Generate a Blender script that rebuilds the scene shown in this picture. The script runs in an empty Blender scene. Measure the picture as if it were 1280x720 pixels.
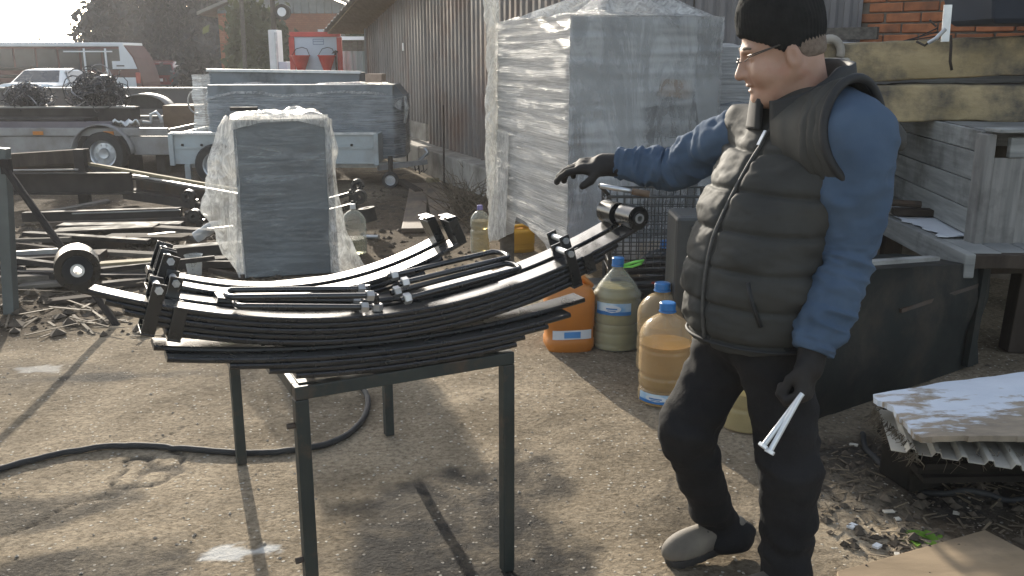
import bpy, bmesh, math, random
import numpy as np
from mathutils import Vector, Matrix

scene = bpy.context.scene
R = math.radians
random.seed(7)
rng = np.random.default_rng(7)

# ------------------------------------------------------------------ camera
F_PX, CAM_H, PITCH = 1150.0, 1.61, R(14.153)
cam_data = bpy.data.cameras.new('camera')
cam_data.sensor_width = 36.0
cam_data.lens = 36.0 * F_PX / 1280.0
cam_data.clip_start, cam_data.clip_end = 0.05, 2000
cam = bpy.data.objects.new('camera', cam_data)
scene.collection.objects.link(cam)
cam.location = (0, 0, CAM_H)
cam.rotation_euler = (R(90) - PITCH, 0, 0)
scene.camera = cam

# ------------------------------------------------------------------ sky and sun
SUN_AZ, SUN_EL = R(-20.0), R(18.0)          # azimuth measured from +Y towards +X
world = bpy.data.worlds.new('World')
scene.world = world
world.use_nodes = True
wn = world.node_tree
wn.nodes.clear()
w_out = wn.nodes.new('ShaderNodeOutputWorld')
w_bg = wn.nodes.new('ShaderNodeBackground')
w_sky = wn.nodes.new('ShaderNodeTexSky')
w_sky.sky_type = 'NISHITA'
w_sky.sun_disc = False
w_sky.sun_elevation = SUN_EL
w_sky.sun_rotation = SUN_AZ
w_sky.air_density = 1.0
w_sky.dust_density = 1.5
w_sky.ozone_density = 1.0
w_bg.inputs['Strength'].default_value = 0.15
w_hs = wn.nodes.new('ShaderNodeHueSaturation')
w_hs.inputs['Saturation'].default_value = 0.55
wn.links.new(w_sky.outputs[0], w_hs.inputs['Color'])
wn.links.new(w_hs.outputs[0], w_bg.inputs[0])
wn.links.new(w_bg.outputs[0], w_out.inputs[0])
sun_data = bpy.data.lights.new('sun', 'SUN')
sun_data.energy = 4.1
sun_data.angle = R(0.6)
sun_data.color = (1.0, 0.91, 0.77)
sun = bpy.data.objects.new('sun', sun_data)
scene.collection.objects.link(sun)
sdir = Vector((math.sin(SUN_AZ) * math.cos(SUN_EL), math.cos(SUN_AZ) * math.cos(SUN_EL), math.sin(SUN_EL)))
sun.rotation_euler = sdir.to_track_quat('Z', 'Y').to_euler()
sun.location = (-6, 16, 9)

scene.view_settings.view_transform = 'Standard'
scene.view_settings.look = 'None'
scene.view_settings.exposure = 1.1
scene.view_settings.gamma = 1.0
scene.cycles.use_denoising = True
scene.cycles.max_bounces = 8
scene.cycles.transparent_max_bounces = 16
scene.cycles.caustics_reflective = False
scene.cycles.caustics_refractive = False

# ------------------------------------------------------------------ small maths helpers
def pray(px, py):
    a, b = (px - 640) / F_PX, (360 - py) / F_PX
    return np.array([a, math.cos(PITCH) + b * math.sin(PITCH), -math.sin(PITCH) + b * math.cos(PITCH)])
CAM = np.array([0, 0, CAM_H])
def gp(px, py, h=0.0):
    r = pray(px, py); return CAM + (h - CAM_H) / r[2] * r
def at(px, py, Y):
    r = pray(px, py); return CAM + Y / r[1] * r
def V(*a): return np.array(a, float)
def unit(v): return np.asarray(v, float) / (np.linalg.norm(v) + 1e-12)

def _hash(ix, iy, iz, seed):
    h = (ix * 374761393 + iy * 668265263 + iz * 2147483647 + seed * 144665) & 0xffffffff
    h = ((h ^ (h >> 13)) * 1274126177) & 0xffffffff
    h = ((h ^ (h >> 16)) * 2246822519) & 0xffffffff
    return ((h ^ (h >> 15)) & 0xffff) / 65535.0
def vnoise(P, scale=1.0, seed=0):
    """value noise in -1..1 for an (N,3) or (N,2) array"""
    P = np.asarray(P, float) * scale
    if P.shape[1] == 2: P = np.column_stack([P, np.zeros(len(P))])
    I = np.floor(P).astype(np.int64); f = P - I; f = f * f * (3 - 2 * f)
    out = 0
    for dx in (0, 1):
        for dy in (0, 1):
            for dz in (0, 1):
                w = (f[:, 0] if dx else 1 - f[:, 0]) * (f[:, 1] if dy else 1 - f[:, 1]) * (f[:, 2] if dz else 1 - f[:, 2])
                out = out + w * _hash(I[:, 0] + dx, I[:, 1] + dy, I[:, 2] + dz, seed)
    return out * 2 - 1
def fbm(P, scale=1.0, octv=4, seed=0):
    o, a = 0, 1.0
    for k in range(octv):
        o = o + a * vnoise(P, scale * 2 ** k, seed + k); a *= 0.5
    return o
def sstep(a, b, x):
    t = np.clip((x - a) / (b - a), 0, 1); return t * t * (3 - 2 * t)

# ------------------------------------------------------------------ materials
def ramp(nt, fac, c1, c2, p1=0.3, p2=0.7):
    n = nt.nodes.new('ShaderNodeValToRGB')
    n.color_ramp.elements[0].position, n.color_ramp.elements[1].position = p1, p2
    n.color_ramp.elements[0].color = (*c1, 1); n.color_ramp.elements[1].color = (*c2, 1)
    nt.links.new(fac, n.inputs[0]); return n.outputs[0]
def mixc(nt, fac, a, b, mode='MIX'):
    n = nt.nodes.new('ShaderNodeMix'); n.data_type = 'RGBA'; n.blend_type = mode
    for sock, v in ((n.inputs[0], fac), (n.inputs[6], a), (n.inputs[7], b)):
        if isinstance(v, bpy.types.NodeSocket): nt.links.new(v, sock)
        elif isinstance(v, (tuple, list)): sock.default_value = (*v, 1)
        else: sock.default_value = v
    return n.outputs[2]
def math_n(nt, op, a, b=0.0):
    n = nt.nodes.new('ShaderNodeMath'); n.operation = op
    for i, v in enumerate((a, b)):
        if isinstance(v, bpy.types.NodeSocket): nt.links.new(v, n.inputs[i])
        else: n.inputs[i].default_value = v
    return n.outputs[0]
def coords(nt, stretch=(1, 1, 1), rand=True, rot=(0, 0, 0)):
    tc = nt.nodes.new('ShaderNodeTexCoord'); mp = nt.nodes.new('ShaderNodeMapping')
    mp.inputs['Scale'].default_value = stretch; mp.inputs['Rotation'].default_value = rot
    nt.links.new(tc.outputs['Object'], mp.inputs[0])
    if not rand: return mp.outputs[0]
    oi = nt.nodes.new('ShaderNodeObjectInfo'); ad = nt.nodes.new('ShaderNodeVectorMath'); ad.operation = 'ADD'
    k = nt.nodes.new('ShaderNodeMath'); k.operation = 'MULTIPLY'; k.inputs[1].default_value = 37.0
    nt.links.new(oi.outputs['Random'], k.inputs[0])
    nt.links.new(mp.outputs[0], ad.inputs[0]); nt.links.new(k.outputs[0], ad.inputs[1])
    return ad.outputs[0]
def noise_n(nt, vec, scale, detail=4, rough=0.55, dist=0.0):
    n = nt.nodes.new('ShaderNodeTexNoise')
    n.inputs['Scale'].default_value = scale; n.inputs['Detail'].default_value = detail
    n.inputs['Roughness'].default_value = rough; n.inputs['Distortion'].default_value = dist
    nt.links.new(vec, n.inputs['Vector']); return n.outputs[0]
def new_mat(name):
    m = bpy.data.materials.new(name); m.use_nodes = True
    return m, m.node_tree, m.node_tree.nodes['Principled BSDF']
def M(name, c1, c2=None, rough=0.6, rough2=None, metal=0.0, scale=6.0, detail=5, stretch=(1, 1, 1), bump=0.0, bscale=None,
      bdist=0.01, dirt=None, dscale=2.0, damt=(0.45, 0.7), spec=0.5, rand=0.0, coat=0.0, sub=0.0, rot=(0, 0, 0)):
    m, nt, b = new_mat(name)
    vec = coords(nt, stretch, rot=rot)
    nz = noise_n(nt, vec, scale, detail)
    col = ramp(nt, nz, c1, c2 or tuple(min(1, x * 1.25) for x in c1))
    vec2 = coords(nt)
    if dirt:
        dn = noise_n(nt, vec2, dscale, 6, 0.65)
        col = mixc(nt, ramp(nt, dn, (0, 0, 0), (1, 1, 1), *damt), col, dirt)
    if rand:
        oi = nt.nodes.new('ShaderNodeObjectInfo')
        k = math_n(nt, 'MULTIPLY_ADD', oi.outputs['Random'], rand); k.node.inputs[2].default_value = 1 - rand / 2
        cmb = nt.nodes.new('ShaderNodeCombineColor')
        for i in range(3): nt.links.new(k, cmb.inputs[i])
        col = mixc(nt, 1.0, col, cmb.outputs[0], 'MULTIPLY')
    nt.links.new(col, b.inputs['Base Color'])
    r2 = rough if rough2 is None else rough2
    rn = nt.nodes.new('ShaderNodeMapRange'); rn.inputs[3].default_value = rough; rn.inputs[4].default_value = r2
    rn.inputs[1].default_value, rn.inputs[2].default_value = 0.35, 0.65
    nt.links.new(noise_n(nt, vec2, scale * 1.7, 3), rn.inputs[0]); nt.links.new(rn.outputs[0], b.inputs['Roughness'])
    b.inputs['Metallic'].default_value = metal
    b.inputs['Specular IOR Level'].default_value = spec
    b.inputs['Coat Weight'].default_value = coat
    if sub:
        b.inputs['Subsurface Weight'].default_value = sub
        b.inputs['Subsurface Radius'].default_value = (0.012, 0.005, 0.003)
        b.inputs['Subsurface Scale'].default_value = 1.0
    if bump:
        bn = nt.nodes.new('ShaderNodeBump'); bn.inputs['Strength'].default_value = bump; bn.inputs['Distance'].default_value = bdist
        nt.links.new(noise_n(nt, vec, bscale or scale * 3, 5, 0.6), bn.inputs['Height'])
        nt.links.new(bn.outputs[0], b.inputs['Normal'])
    return m
def film_mat(name, tint, alpha=(0.35, 0.9), zs=26.0, xs=1.6, rough=0.22, bump=0.5, trans=0.3, slant=0.0):
    """stretch film: streaky, glossy, half see-through"""
    m, nt, b = new_mat(name)
    vec = coords(nt, (xs, xs, zs), rot=(slant, 0, 0))
    st = noise_n(nt, vec, 1.0, 8, 0.72, 1.6)
    fine = noise_n(nt, coords(nt, (xs * 2.5, xs * 2.5, zs * 3), rot=(slant + 0.12, 0.1, 0)), 1.0, 6, 0.7, 1.2)
    big = noise_n(nt, coords(nt, (1, 1, 1.6)), 1.6, 4, 0.6, 0.5)
    s = math_n(nt, 'ADD', math_n(nt, 'MULTIPLY', st, 0.6), math_n(nt, 'MULTIPLY', big, 0.4))
    nt.links.new(ramp(nt, st, tuple(x * 0.66 for x in tint), tint, 0.42, 0.58), b.inputs['Base Color'])
    b.inputs['Roughness'].default_value = rough
    b.inputs['Specular IOR Level'].default_value = 0.8
    hs = math_n(nt, 'ADD', math_n(nt, 'MULTIPLY', st, 1.0), math_n(nt, 'MULTIPLY', fine, 0.7))
    bn = nt.nodes.new('ShaderNodeBump'); bn.inputs['Strength'].default_value = bump; bn.inputs['Distance'].default_value = 0.02
    nt.links.new(hs, bn.inputs['Height']); nt.links.new(bn.outputs[0], b.inputs['Normal'])
    tl = nt.nodes.new('ShaderNodeBsdfTranslucent'); tl.inputs[0].default_value = (*tint, 1)
    nt.links.new(bn.outputs[0], tl.inputs['Normal'])
    mx = nt.nodes.new('ShaderNodeMixShader'); mx.inputs[0].default_value = trans
    nt.links.new(b.outputs[0], mx.inputs[1]); nt.links.new(tl.outputs[0], mx.inputs[2])
    tp = nt.nodes.new('ShaderNodeBsdfTransparent')
    m2 = nt.nodes.new('ShaderNodeMixShader')
    mr = nt.nodes.new('ShaderNodeMapRange'); mr.inputs[1].default_value, mr.inputs[2].default_value = 0.42, 0.60
    mr.inputs[3].default_value, mr.inputs[4].default_value = alpha
    nt.links.new(s, mr.inputs[0]); nt.links.new(mr.outputs[0], m2.inputs[0])
    nt.links.new(tp.outputs[0], m2.inputs[1]); nt.links.new(mx.outputs[0], m2.inputs[2])
    nt.links.new(m2.outputs[0], nt.nodes['Material Output'].inputs[0])
    return m
def shell_mat(name, tint, alpha=0.3, rough=0.12):
    """clear plastic bottle wall"""
    m, nt, b = new_mat(name)
    b.inputs['Base Color'].default_value = (*tint, 1); b.inputs['Roughness'].default_value = rough
    b.inputs['Specular IOR Level'].default_value = 0.6
    bn = nt.nodes.new('ShaderNodeBump'); bn.inputs['Strength'].default_value = 0.25; bn.inputs['Distance'].default_value = 0.01
    nz = noise_n(nt, coords(nt), 22, 4); nt.links.new(nz, bn.inputs['Height']); nt.links.new(bn.outputs[0], b.inputs['Normal'])
    lw = nt.nodes.new('ShaderNodeLayerWeight'); lw.inputs[0].default_value = 0.35
    a = math_n(nt, 'MULTIPLY_ADD', lw.outputs['Facing'], 0.55); a.node.inputs[2].default_value = alpha
    dust = noise_n(nt, coords(nt), 7, 6, 0.7)
    a = math_n(nt, 'ADD', a, math_n(nt, 'MULTIPLY', math_n(nt, 'SUBTRACT', dust, 0.5), 0.35)); a.node.use_clamp = True
    tp = nt.nodes.new('ShaderNodeBsdfTransparent'); mx = nt.nodes.new('ShaderNodeMixShader')
    nt.links.new(a, mx.inputs[0]); nt.links.new(tp.outputs[0], mx.inputs[1]); nt.links.new(b.outputs[0], mx.inputs[2])
    nt.links.new(mx.outputs[0], nt.nodes['Material Output'].inputs[0])
    return m
def liquid_mat(name, col, trans=0.75):
    m, nt, b = new_mat(name)
    nz = noise_n(nt, coords(nt), 5, 4)
    nt.links.new(ramp(nt, nz, tuple(x * 0.75 for x in col), col), b.inputs['Base Color'])
    b.inputs['Roughness'].default_value = 0.2; b.inputs['IOR'].default_value = 1.33
    b.inputs['Transmission Weight'].default_value = trans
    return m
def leaf_mat(name, c1, c2, trans=0.35):
    m, nt, b = new_mat(name)
    nz = noise_n(nt, coords(nt), 1.3, 5, 0.7)
    col = ramp(nt, nz, c1, c2, 0.3, 0.7); nt.links.new(col, b.inputs['Base Color'])
    b.inputs['Roughness'].default_value = 0.6
    tl = nt.nodes.new('ShaderNodeBsdfTranslucent'); nt.links.new(col, tl.inputs[0])
    mx = nt.nodes.new('ShaderNodeMixShader'); mx.inputs[0].default_value = trans
    nt.links.new(b.outputs[0], mx.inputs[1]); nt.links.new(tl.outputs[0], mx.inputs[2])
    nt.links.new(mx.outputs[0], nt.nodes['Material Output'].inputs[0])
    return m

# ------------------------------------------------------------------ objects
COL = scene.collection
def props(o, label=None, cat=None, group=None, kind=None):
    if label: o['label'] = label
    if cat: o['category'] = cat
    if group: o['group'] = group
    if kind: o['kind'] = kind
    return o
def thing(name, label, cat, loc=(0, 0, 0), group=None):
    o = bpy.data.objects.new(name, None); COL.objects.link(o)
    o.empty_display_size = 0.1
    o.location = tuple(float(x) for x in loc)
    return props(o, label, cat, group)
def world_loc(o):
    l = Vector((0, 0, 0))
    while o: l += o.location; o = o.parent
    return l
def frame(z, x=(1, 0, 0)):
    """3x3 with columns X, Y, Z"""
    z = unit(z); x = np.asarray(x, float)
    if abs(np.dot(unit(x), z)) > 0.98: x = V(0, 1, 0) if abs(z[1]) < 0.9 else V(1, 0, 0)
    y = unit(np.cross(z, x)); x = np.cross(y, z)
    return np.column_stack([x, y, z])
def rotz(a): return np.array([[math.cos(a), -math.sin(a), 0], [math.sin(a), math.cos(a), 0], [0, 0, 1]])
def link_mesh(name, verts, faces, mat, parent=None, smooth=False, bevel=0.0, solid=0.0, tagd=None, origin=None, seg=2):
    verts = np.asarray(verts, float)
    me = bpy.data.meshes.new(name)
    if parent is not None: org = np.array(world_loc(parent))
    elif origin is not None: org = np.asarray(origin, float)
    else:
        lo, hi = verts.min(0), verts.max(0); org = np.array([(lo[0] + hi[0]) / 2, (lo[1] + hi[1]) / 2, lo[2]])
    me.from_pydata((verts - org).tolist(), [], faces)
    bm = bmesh.new(); bm.from_mesh(me); bmesh.ops.recalc_face_normals(bm, faces=bm.faces); bm.to_mesh(me); bm.free()
    if smooth:
        me.polygons.foreach_set('use_smooth', [True] * len(me.polygons))
        if smooth != True: me.set_sharp_from_angle(angle=R(smooth))
    me.materials.append(mat)
    o = bpy.data.objects.new(name, me); COL.objects.link(o)
    if parent is not None: o.parent = parent
    else: o.location = org
    if bevel:
        md = o.modifiers.new('bevel', 'BEVEL'); md.width = bevel; md.segments = seg; md.limit_method = 'ANGLE'; md.angle_limit = R(40)
    if solid:
        md = o.modifiers.new('solid', 'SOLIDIFY'); md.thickness = solid; md.offset = 0
    if tagd: props(o, **tagd)
    return o
def T(label=None, cat=None, group=None, kind=None): return dict(label=label, cat=cat, group=group, kind=kind)

class MB:
    def __init__(s): s.v = []; s.f = []
    def add(s, vs, fs):
        n = len(s.v); s.v += [tuple(map(float, p)) for p in vs]; s.f += [tuple(i + n for i in f) for f in fs]; return s
    def box(s, c, size, Rm=None):
        c = np.asarray(c, float); h = np.asarray(size, float) / 2
        vs = [V(x, y, z) * h for x in (-1, 1) for y in (-1, 1) for z in (-1, 1)]
        if Rm is not None: vs = [Rm @ p for p in vs]
        return s.add([c + p for p in vs], [(0, 1, 3, 2), (4, 6, 7, 5), (0, 4, 5, 1), (2, 3, 7, 6), (0, 2, 6, 4), (1, 5, 7, 3)])
    def bar(s, p, q, w, h, up=(0, 0, 1)):
        p, q = np.asarray(p, float), np.asarray(q, float); d = unit(q - p)
        side = np.cross(d, up); side = unit(side) if np.linalg.norm(side) > 1e-6 else V(1, 0, 0)
        u = np.cross(side, d)
        return s.box((p + q) / 2, (w, np.linalg.norm(q - p), h), np.column_stack([side, d, u]))
    def tube(s, pts, r, n=10, closed=False, cap=True, flat=1.0):
        pts = [np.asarray(p, float) for p in pts]; m = len(pts)
        rs = r if isinstance(r, (list, tuple, np.ndarray)) else [r] * m
        ref = None; vs = []
        for i, p in enumerate(pts):
            a = pts[i - 1] if (i > 0 or closed) else p; b = pts[(i + 1) % m] if (i < m - 1 or closed) else p
            d = unit(b - a)
            if ref is None: ref = V(0, 0, 1) if abs(d[2]) < 0.9 else V(1, 0, 0)
            u = unit(ref - d * np.dot(ref, d)); ref = u; w = np.cross(d, u)
            for k in range(n):
                t = 2 * math.pi * k / n; vs.append(p + rs[i] * (math.cos(t) * u + flat * math.sin(t) * w))
        fs = [(i * n + k, i * n + (k + 1) % n, ((i + 1) % m) * n + (k + 1) % n, ((i + 1) % m) * n + k)
              for i in range(m if closed else m - 1) for k in range(n)]
        if cap and not closed: fs += [tuple(range(n))[::-1], tuple(range((m - 1) * n, m * n))]
        return s.add(vs, fs)
    def lathe(s, prof, n=24, c=(0, 0, 0), Rm=None, cap=True, wob=None):
        vs = []
        for i, (r, z) in enumerate(prof):
            for k in range(n):
                t = 2 * math.pi * k / n; q = V(r * math.cos(t), r * math.sin(t), z)
                vs.append(q)
        if Rm is not None: vs = [Rm @ q for q in vs]
        vs = [q + np.asarray(c, float) for q in vs]; m = len(prof)
        fs = [(i * n + k, i * n + (k + 1) % n, (i + 1) * n + (k + 1) % n, (i + 1) * n + k) for i in range(m - 1) for k in range(n)]
        if cap: fs += [tuple(range(n))[::-1], tuple(range((m - 1) * n, m * n))]
        return s.add(vs, fs)
    def cyl(s, p, q, r, n=16, r2=None):
        p, q = np.asarray(p, float), np.asarray(q, float); Rm = frame(q - p)
        return s.lathe([(r, 0), (r if r2 is None else r2, np.linalg.norm(q - p))], n, p, Rm)
    def ring(s, p, q, ro, ri, n=24):
        p, q = np.asarray(p, float), np.asarray(q, float); Rm = frame(q - p); L = np.linalg.norm(q - p)
        m = len(s.v); s.lathe([(ro, 0), (ro, L), (ri, L), (ri, 0), (ro, 0)], n, p, Rm, cap=False); return s
    def prism(s, poly, o, X, Y, D):
        o, X, Y, D = (np.asarray(a, float) for a in (o, X, Y, D)); n = len(poly)
        a = [o + X * x + Y * y for x, y in poly]
        return s.add(a + [p + D for p in a], [tuple(range(n))[::-1], tuple(range(n, 2 * n))] + [(i, (i + 1) % n, n + (i + 1) % n, n + i) for i in range(n)])
    def grid(s, G):
        G = np.asarray(G, float); nu, nv = G.shape[:2]
        return s.add(G.reshape(-1, 3), [(i * nv + j, (i + 1) * nv + j, (i + 1) * nv + j + 1, i * nv + j + 1) for i in range(nu - 1) for j in range(nv - 1)])
    def build(s, name, mat, parent=None, **k): return link_mesh(name, s.v, s.f, mat, parent, **k)
def piece(me_obj, name, parent, loc, rot=(0, 0, 0), scale=(1, 1, 1)):
    """another instance of a mesh as its own part (shared data)"""
    o = bpy.data.objects.new(name, me_obj.data); COL.objects.link(o); o.parent = parent
    o.location, o.rotation_euler, o.scale = loc, rot, scale
    for md in me_obj.modifiers:
        if md.type == 'BEVEL':
            n = o.modifiers.new('bevel', 'BEVEL'); n.width = md.width; n.segments = md.segments; n.limit_method = 'ANGLE'; n.angle_limit = md.angle_limit
    return o

# ------------------------------------------------------------------ implicit surfaces (people, soft things)
def smin(a, b, k):
    h = np.clip(0.5 + 0.5 * (b - a) / k, 0, 1); return b * (1 - h) + a * h - k * h * (1 - h)
def d_ell(P, c, r, Rm=None):
    q = P - np.asarray(c); q = q @ Rm if Rm is not None else q
    r = np.asarray(r, float); k0 = np.linalg.norm(q / r, axis=1); k1 = np.linalg.norm(q / r ** 2, axis=1)
    return k0 * (k0 - 1.0) / np.maximum(k1, 1e-9)
def d_cone(P, a, b, ra, rb):
    a, b = np.asarray(a, float), np.asarray(b, float); ab = b - a
    t = np.clip(((P - a) @ ab) / (ab @ ab), 0, 1)
    return np.linalg.norm(P - a - t[:, None] * ab, axis=1) - (ra + (rb - ra) * t)
def d_chain(P, pts, rs, k=0.02):
    d = None
    for i in range(len(pts) - 1):
        e = d_cone(P, pts[i], pts[i + 1], rs[i], rs[i + 1]); d = e if d is None else smin(d, e, k)
    return d
def d_box(P, c, h, Rm=None, r=0.0):
    q = P - np.asarray(c); q = q @ Rm if Rm is not None else q
    q = np.abs(q) - (np.asarray(h) - r)
    return np.linalg.norm(np.maximum(q, 0), axis=1) + np.minimum(q.max(1), 0) - r
def surfnet(f, lo, hi, h):
    lo, hi = np.asarray(lo, float), np.asarray(hi, float)
    n = np.ceil((hi - lo) / h).astype(int) + 1
    ax = [lo[i] + h * np.arange(n[i]) for i in range(3)]
    P = np.stack(np.meshgrid(*ax, indexing='ij'), -1).reshape(-1, 3)
    D = np.concatenate([f(P[i:i + 400000]) for i in range(0, len(P), 400000)]).reshape(n)
    S = D < 0
    c = sum(S[i:n[0] - 1 + i, j:n[1] - 1 + j, k:n[2] - 1 + k].astype(np.int8) for i in (0, 1) for j in (0, 1) for k in (0, 1))
    act = np.argwhere((c > 0) & (c < 8)); idx = -np.ones(n - 1, int); idx[tuple(act.T)] = np.arange(len(act))
    acc = np.zeros((len(act), 3)); cnt = np.zeros(len(act))
    for a in range(3):
        for u in (0, 1):
            for w in (0, 1):
                o0 = np.zeros(3, int); o0[(a + 1) % 3] = u; o0[(a + 2) % 3] = w; o1 = o0.copy(); o1[a] = 1
                d0, d1 = D[tuple((act + o0).T)], D[tuple((act + o1).T)]
                m = (d0 < 0) != (d1 < 0); t = d0[m] / (d0[m] - d1[m])
                p = (act[m] + o0).astype(float); p[:, a] += t; acc[m] += p; cnt[m] += 1
    verts = lo + h * acc / cnt[:, None]
    faces = []
    for a in range(3):
        b, d = (a + 1) % 3, (a + 2) % 3
        s0 = [slice(None)] * 3; s1 = [slice(None)] * 3; s0[a] = slice(0, -1); s1[a] = slice(1, None)
        e = np.argwhere(S[tuple(s0)] != S[tuple(s1)])
        e = e[(e[:, b] > 0) & (e[:, d] > 0) & (e[:, b] < n[b] - 1) & (e[:, d] < n[d] - 1)]
        def cell(db, dd):
            q = e.copy(); q[:, b] += db; q[:, d] += dd; return idx[tuple(q.T)]
        q = np.column_stack([cell(-1, -1), cell(0, -1), cell(0, 0), cell(-1, 0)])
        flip = ~S[tuple(e.T)]; q[flip] = q[flip][:, ::-1]; faces.append(q)
    return verts, np.concatenate(faces).tolist()
def crosses(poly):
    return poly
# ================================================================== GROUND
def ground_height(P):
    x, y = P[:, 0], P[:, 1]
    near = 1 - sstep(9, 16, np.hypot(x, y))
    z = 0.010 * fbm(P, 0.9, 3, 3) + near * (0.0022 * fbm(P, 5, 3, 11) + 0.0020 * fbm(P, 19, 3, 21))
    # cracks in the concrete
    cr = np.abs(fbm(P + 0.25 * fbm(P, 2.5, 3, 5)[:, None], 0.55, 3, 41))
    wide = sstep(-0.1, 0.35, fbm(P, 0.8, 2, 77))
    z -= near * 0.010 * wide * (1 - sstep(0.0, 0.022, cr))
    # rough soil under the scrap and in the corner on the right
    soil = np.maximum(sstep(-2.0, -2.7, x) * sstep(5.0, 6.0, y), sstep(1.05, 1.5, x) * sstep(4.2, 3.6, y) * sstep(2.3, 2.7, y))
    z += near * soil * 0.016 * fbm(P, 7, 4, 33)
    z -= 0.2 * sstep(16, 27, y)
    return z
xs = np.concatenate([np.linspace(-400, -30, 14), np.linspace(-28, -6, 45), np.linspace(-5.8, -3.3, 52), np.arange(-3.28, 2.8, 0.0175), np.linspace(2.82, 6, 40), np.linspace(6.5, 30, 30), np.linspace(40, 400, 12)])
ys = np.concatenate([np.linspace(-60, 0.5, 24), np.linspace(0.7, 1.7, 20), np.arange(1.72, 6.2, 0.0175), np.arange(6.24, 14, 0.045), np.linspace(14.2, 40, 80), np.linspace(45, 900, 28)])
GX, GY = np.meshgrid(xs, ys, indexing='ij')
P2 = np.column_stack([GX.ravel(), GY.ravel()])
gz = ground_height(P2)
def ground_z(x, y): return float(ground_height(np.array([[x, y]]))[0])
me = bpy.data.meshes.new('ground')
nx, ny = len(xs), len(ys)
I = np.arange(nx * ny).reshape(nx, ny)
Q = np.stack([I[:-1, :-1], I[1:, :-1], I[1:, 1:], I[:-1, 1:]], -1).reshape(-1, 4)
me.vertices.add(nx * ny); me.vertices.foreach_set('co', np.column_stack([P2, gz]).ravel())
me.loops.add(Q.size); me.loops.foreach_set('vertex_index', Q.ravel().astype(np.int32))
me.polygons.add(len(Q)); me.polygons.foreach_set('loop_start', np.arange(0, Q.size, 4, dtype=np.int32))
me.update(calc_edges=True)
me.polygons.foreach_set('use_smooth', [True] * len(Q))
# stains: R = brown soil, G = oil and damp plus painted lower-left shadow, B = white spill
def blob(cx, cy, rx, ry, soft=0.5, amp=0.6, sc=2.2, seed=1, rot=0.0):
    dx, dy = P2[:, 0] - cx, P2[:, 1] - cy
    c, s = math.cos(rot), math.sin(rot)
    d = np.hypot((dx * c + dy * s) / rx, (-dx * s + dy * c) / ry) + amp * 0.5 * fbm(P2, sc, 4, seed)
    return 1 - sstep(1 - soft, 1 + soft * 0.3, d)
mud = np.maximum.reduce([
    sstep(-1.9, -2.6, P2[:, 0] + 0.5 * fbm(P2, 0.8, 3, 2)) * sstep(4.9, 5.7, P2[:, 1] + 0.4 * fbm(P2, 0.9, 3, 8)),
    blob(-0.95, 10.2, 1.3, 3.4, 0.5, 0.7, 0.9, 4), blob(-1.6, 7.4, 0.9, 0.7, 0.5, 0.8, 1.5, 6),
    blob(2.0, 3.1, 0.95, 0.62, 0.35, 0.8, 2.2, 9)])
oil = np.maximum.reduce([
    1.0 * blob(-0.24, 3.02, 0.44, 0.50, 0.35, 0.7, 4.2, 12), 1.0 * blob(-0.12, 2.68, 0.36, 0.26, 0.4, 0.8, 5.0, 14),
    0.85 * blob(0.04, 3.28, 0.17, 0.42, 0.4, 0.8, 4.0, 15), 0.85 * blob(-1.38, 2.58, 0.36, 0.30, 0.3, 0.6, 3.2, 17),  # second blob: shadow at lower left, painted into the ground colour
    0.75 * blob(-1.85, 3.02, 0.46, 0.15, 0.3, 0.8, 3.4, 19, 0.2), 0.85 * blob(-2.2, 4.5, 0.6, 0.09, 0.5, 0.9, 4.2, 22, 0.12),  # first blob: rest of that painted shadow
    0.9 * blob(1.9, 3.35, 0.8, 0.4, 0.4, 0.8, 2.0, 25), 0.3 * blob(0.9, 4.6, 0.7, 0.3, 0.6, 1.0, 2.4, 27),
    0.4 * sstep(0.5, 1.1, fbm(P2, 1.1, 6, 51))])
w0 = gp(308, 692); spill = np.maximum(0.8 * blob(w0[0], w0[1], 0.12, 0.05, 0.3, 1.5, 15, 31, 0.3), 0.4 * blob(-2.52, 4.62, 0.14, 0.05, 0.3, 1.5, 14, 34))
cr = np.abs(fbm(P2 + 0.25 * fbm(P2, 2.5, 3, 5)[:, None], 0.55, 3, 41)); wide = sstep(-0.1, 0.35, fbm(P2, 0.8, 2, 77))
crack = wide * (1 - sstep(0.0, 0.03, cr))
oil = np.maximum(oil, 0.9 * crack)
at_ = me.color_attributes.new('stains_shade', 'FLOAT_COLOR', 'POINT')
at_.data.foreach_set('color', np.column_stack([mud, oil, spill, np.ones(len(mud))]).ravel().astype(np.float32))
gm, nt, b = new_mat('yard_concrete')
vec = coords(nt, rand=False)
col = ramp(nt, noise_n(nt, vec, 1.1, 8, 0.65), (0.185, 0.150, 0.105), (0.43, 0.355, 0.255), 0.36, 0.64)
col = mixc(nt, 0.75, col, ramp(nt, noise_n(nt, vec, 42, 4, 0.7), (0.38, 0.36, 0.34), (1.0, 1.0, 1.0), 0.33, 0.58), 'MULTIPLY')
vo = nt.nodes.new('ShaderNodeTexVoronoi'); vo.inputs['Scale'].default_value = 38; nt.links.new(vec, vo.inputs['Vector'])
spk = math_n(nt, 'MULTIPLY', ramp(nt, vo.outputs['Distance'], (1, 1, 1), (0, 0, 0), 0.16, 0.26), ramp(nt, vo.outputs['Color'], (0, 0, 0), (1, 1, 1), 0.55, 0.75))
pit = ramp(nt, noise_n(nt, vec, 24, 6, 0.75), (0.30, 0.28, 0.26), (1, 1, 1), 0.30, 0.44)
col = mixc(nt, 0.8, col, pit, 'MULTIPLY')
col = mixc(nt, spk, col, (0.56, 0.52, 0.44))
att = nt.nodes.new('ShaderNodeAttribute'); att.attribute_name = 'stains_shade'
sep = nt.nodes.new('ShaderNodeSeparateColor'); nt.links.new(att.outputs['Color'], sep.inputs[0])
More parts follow.
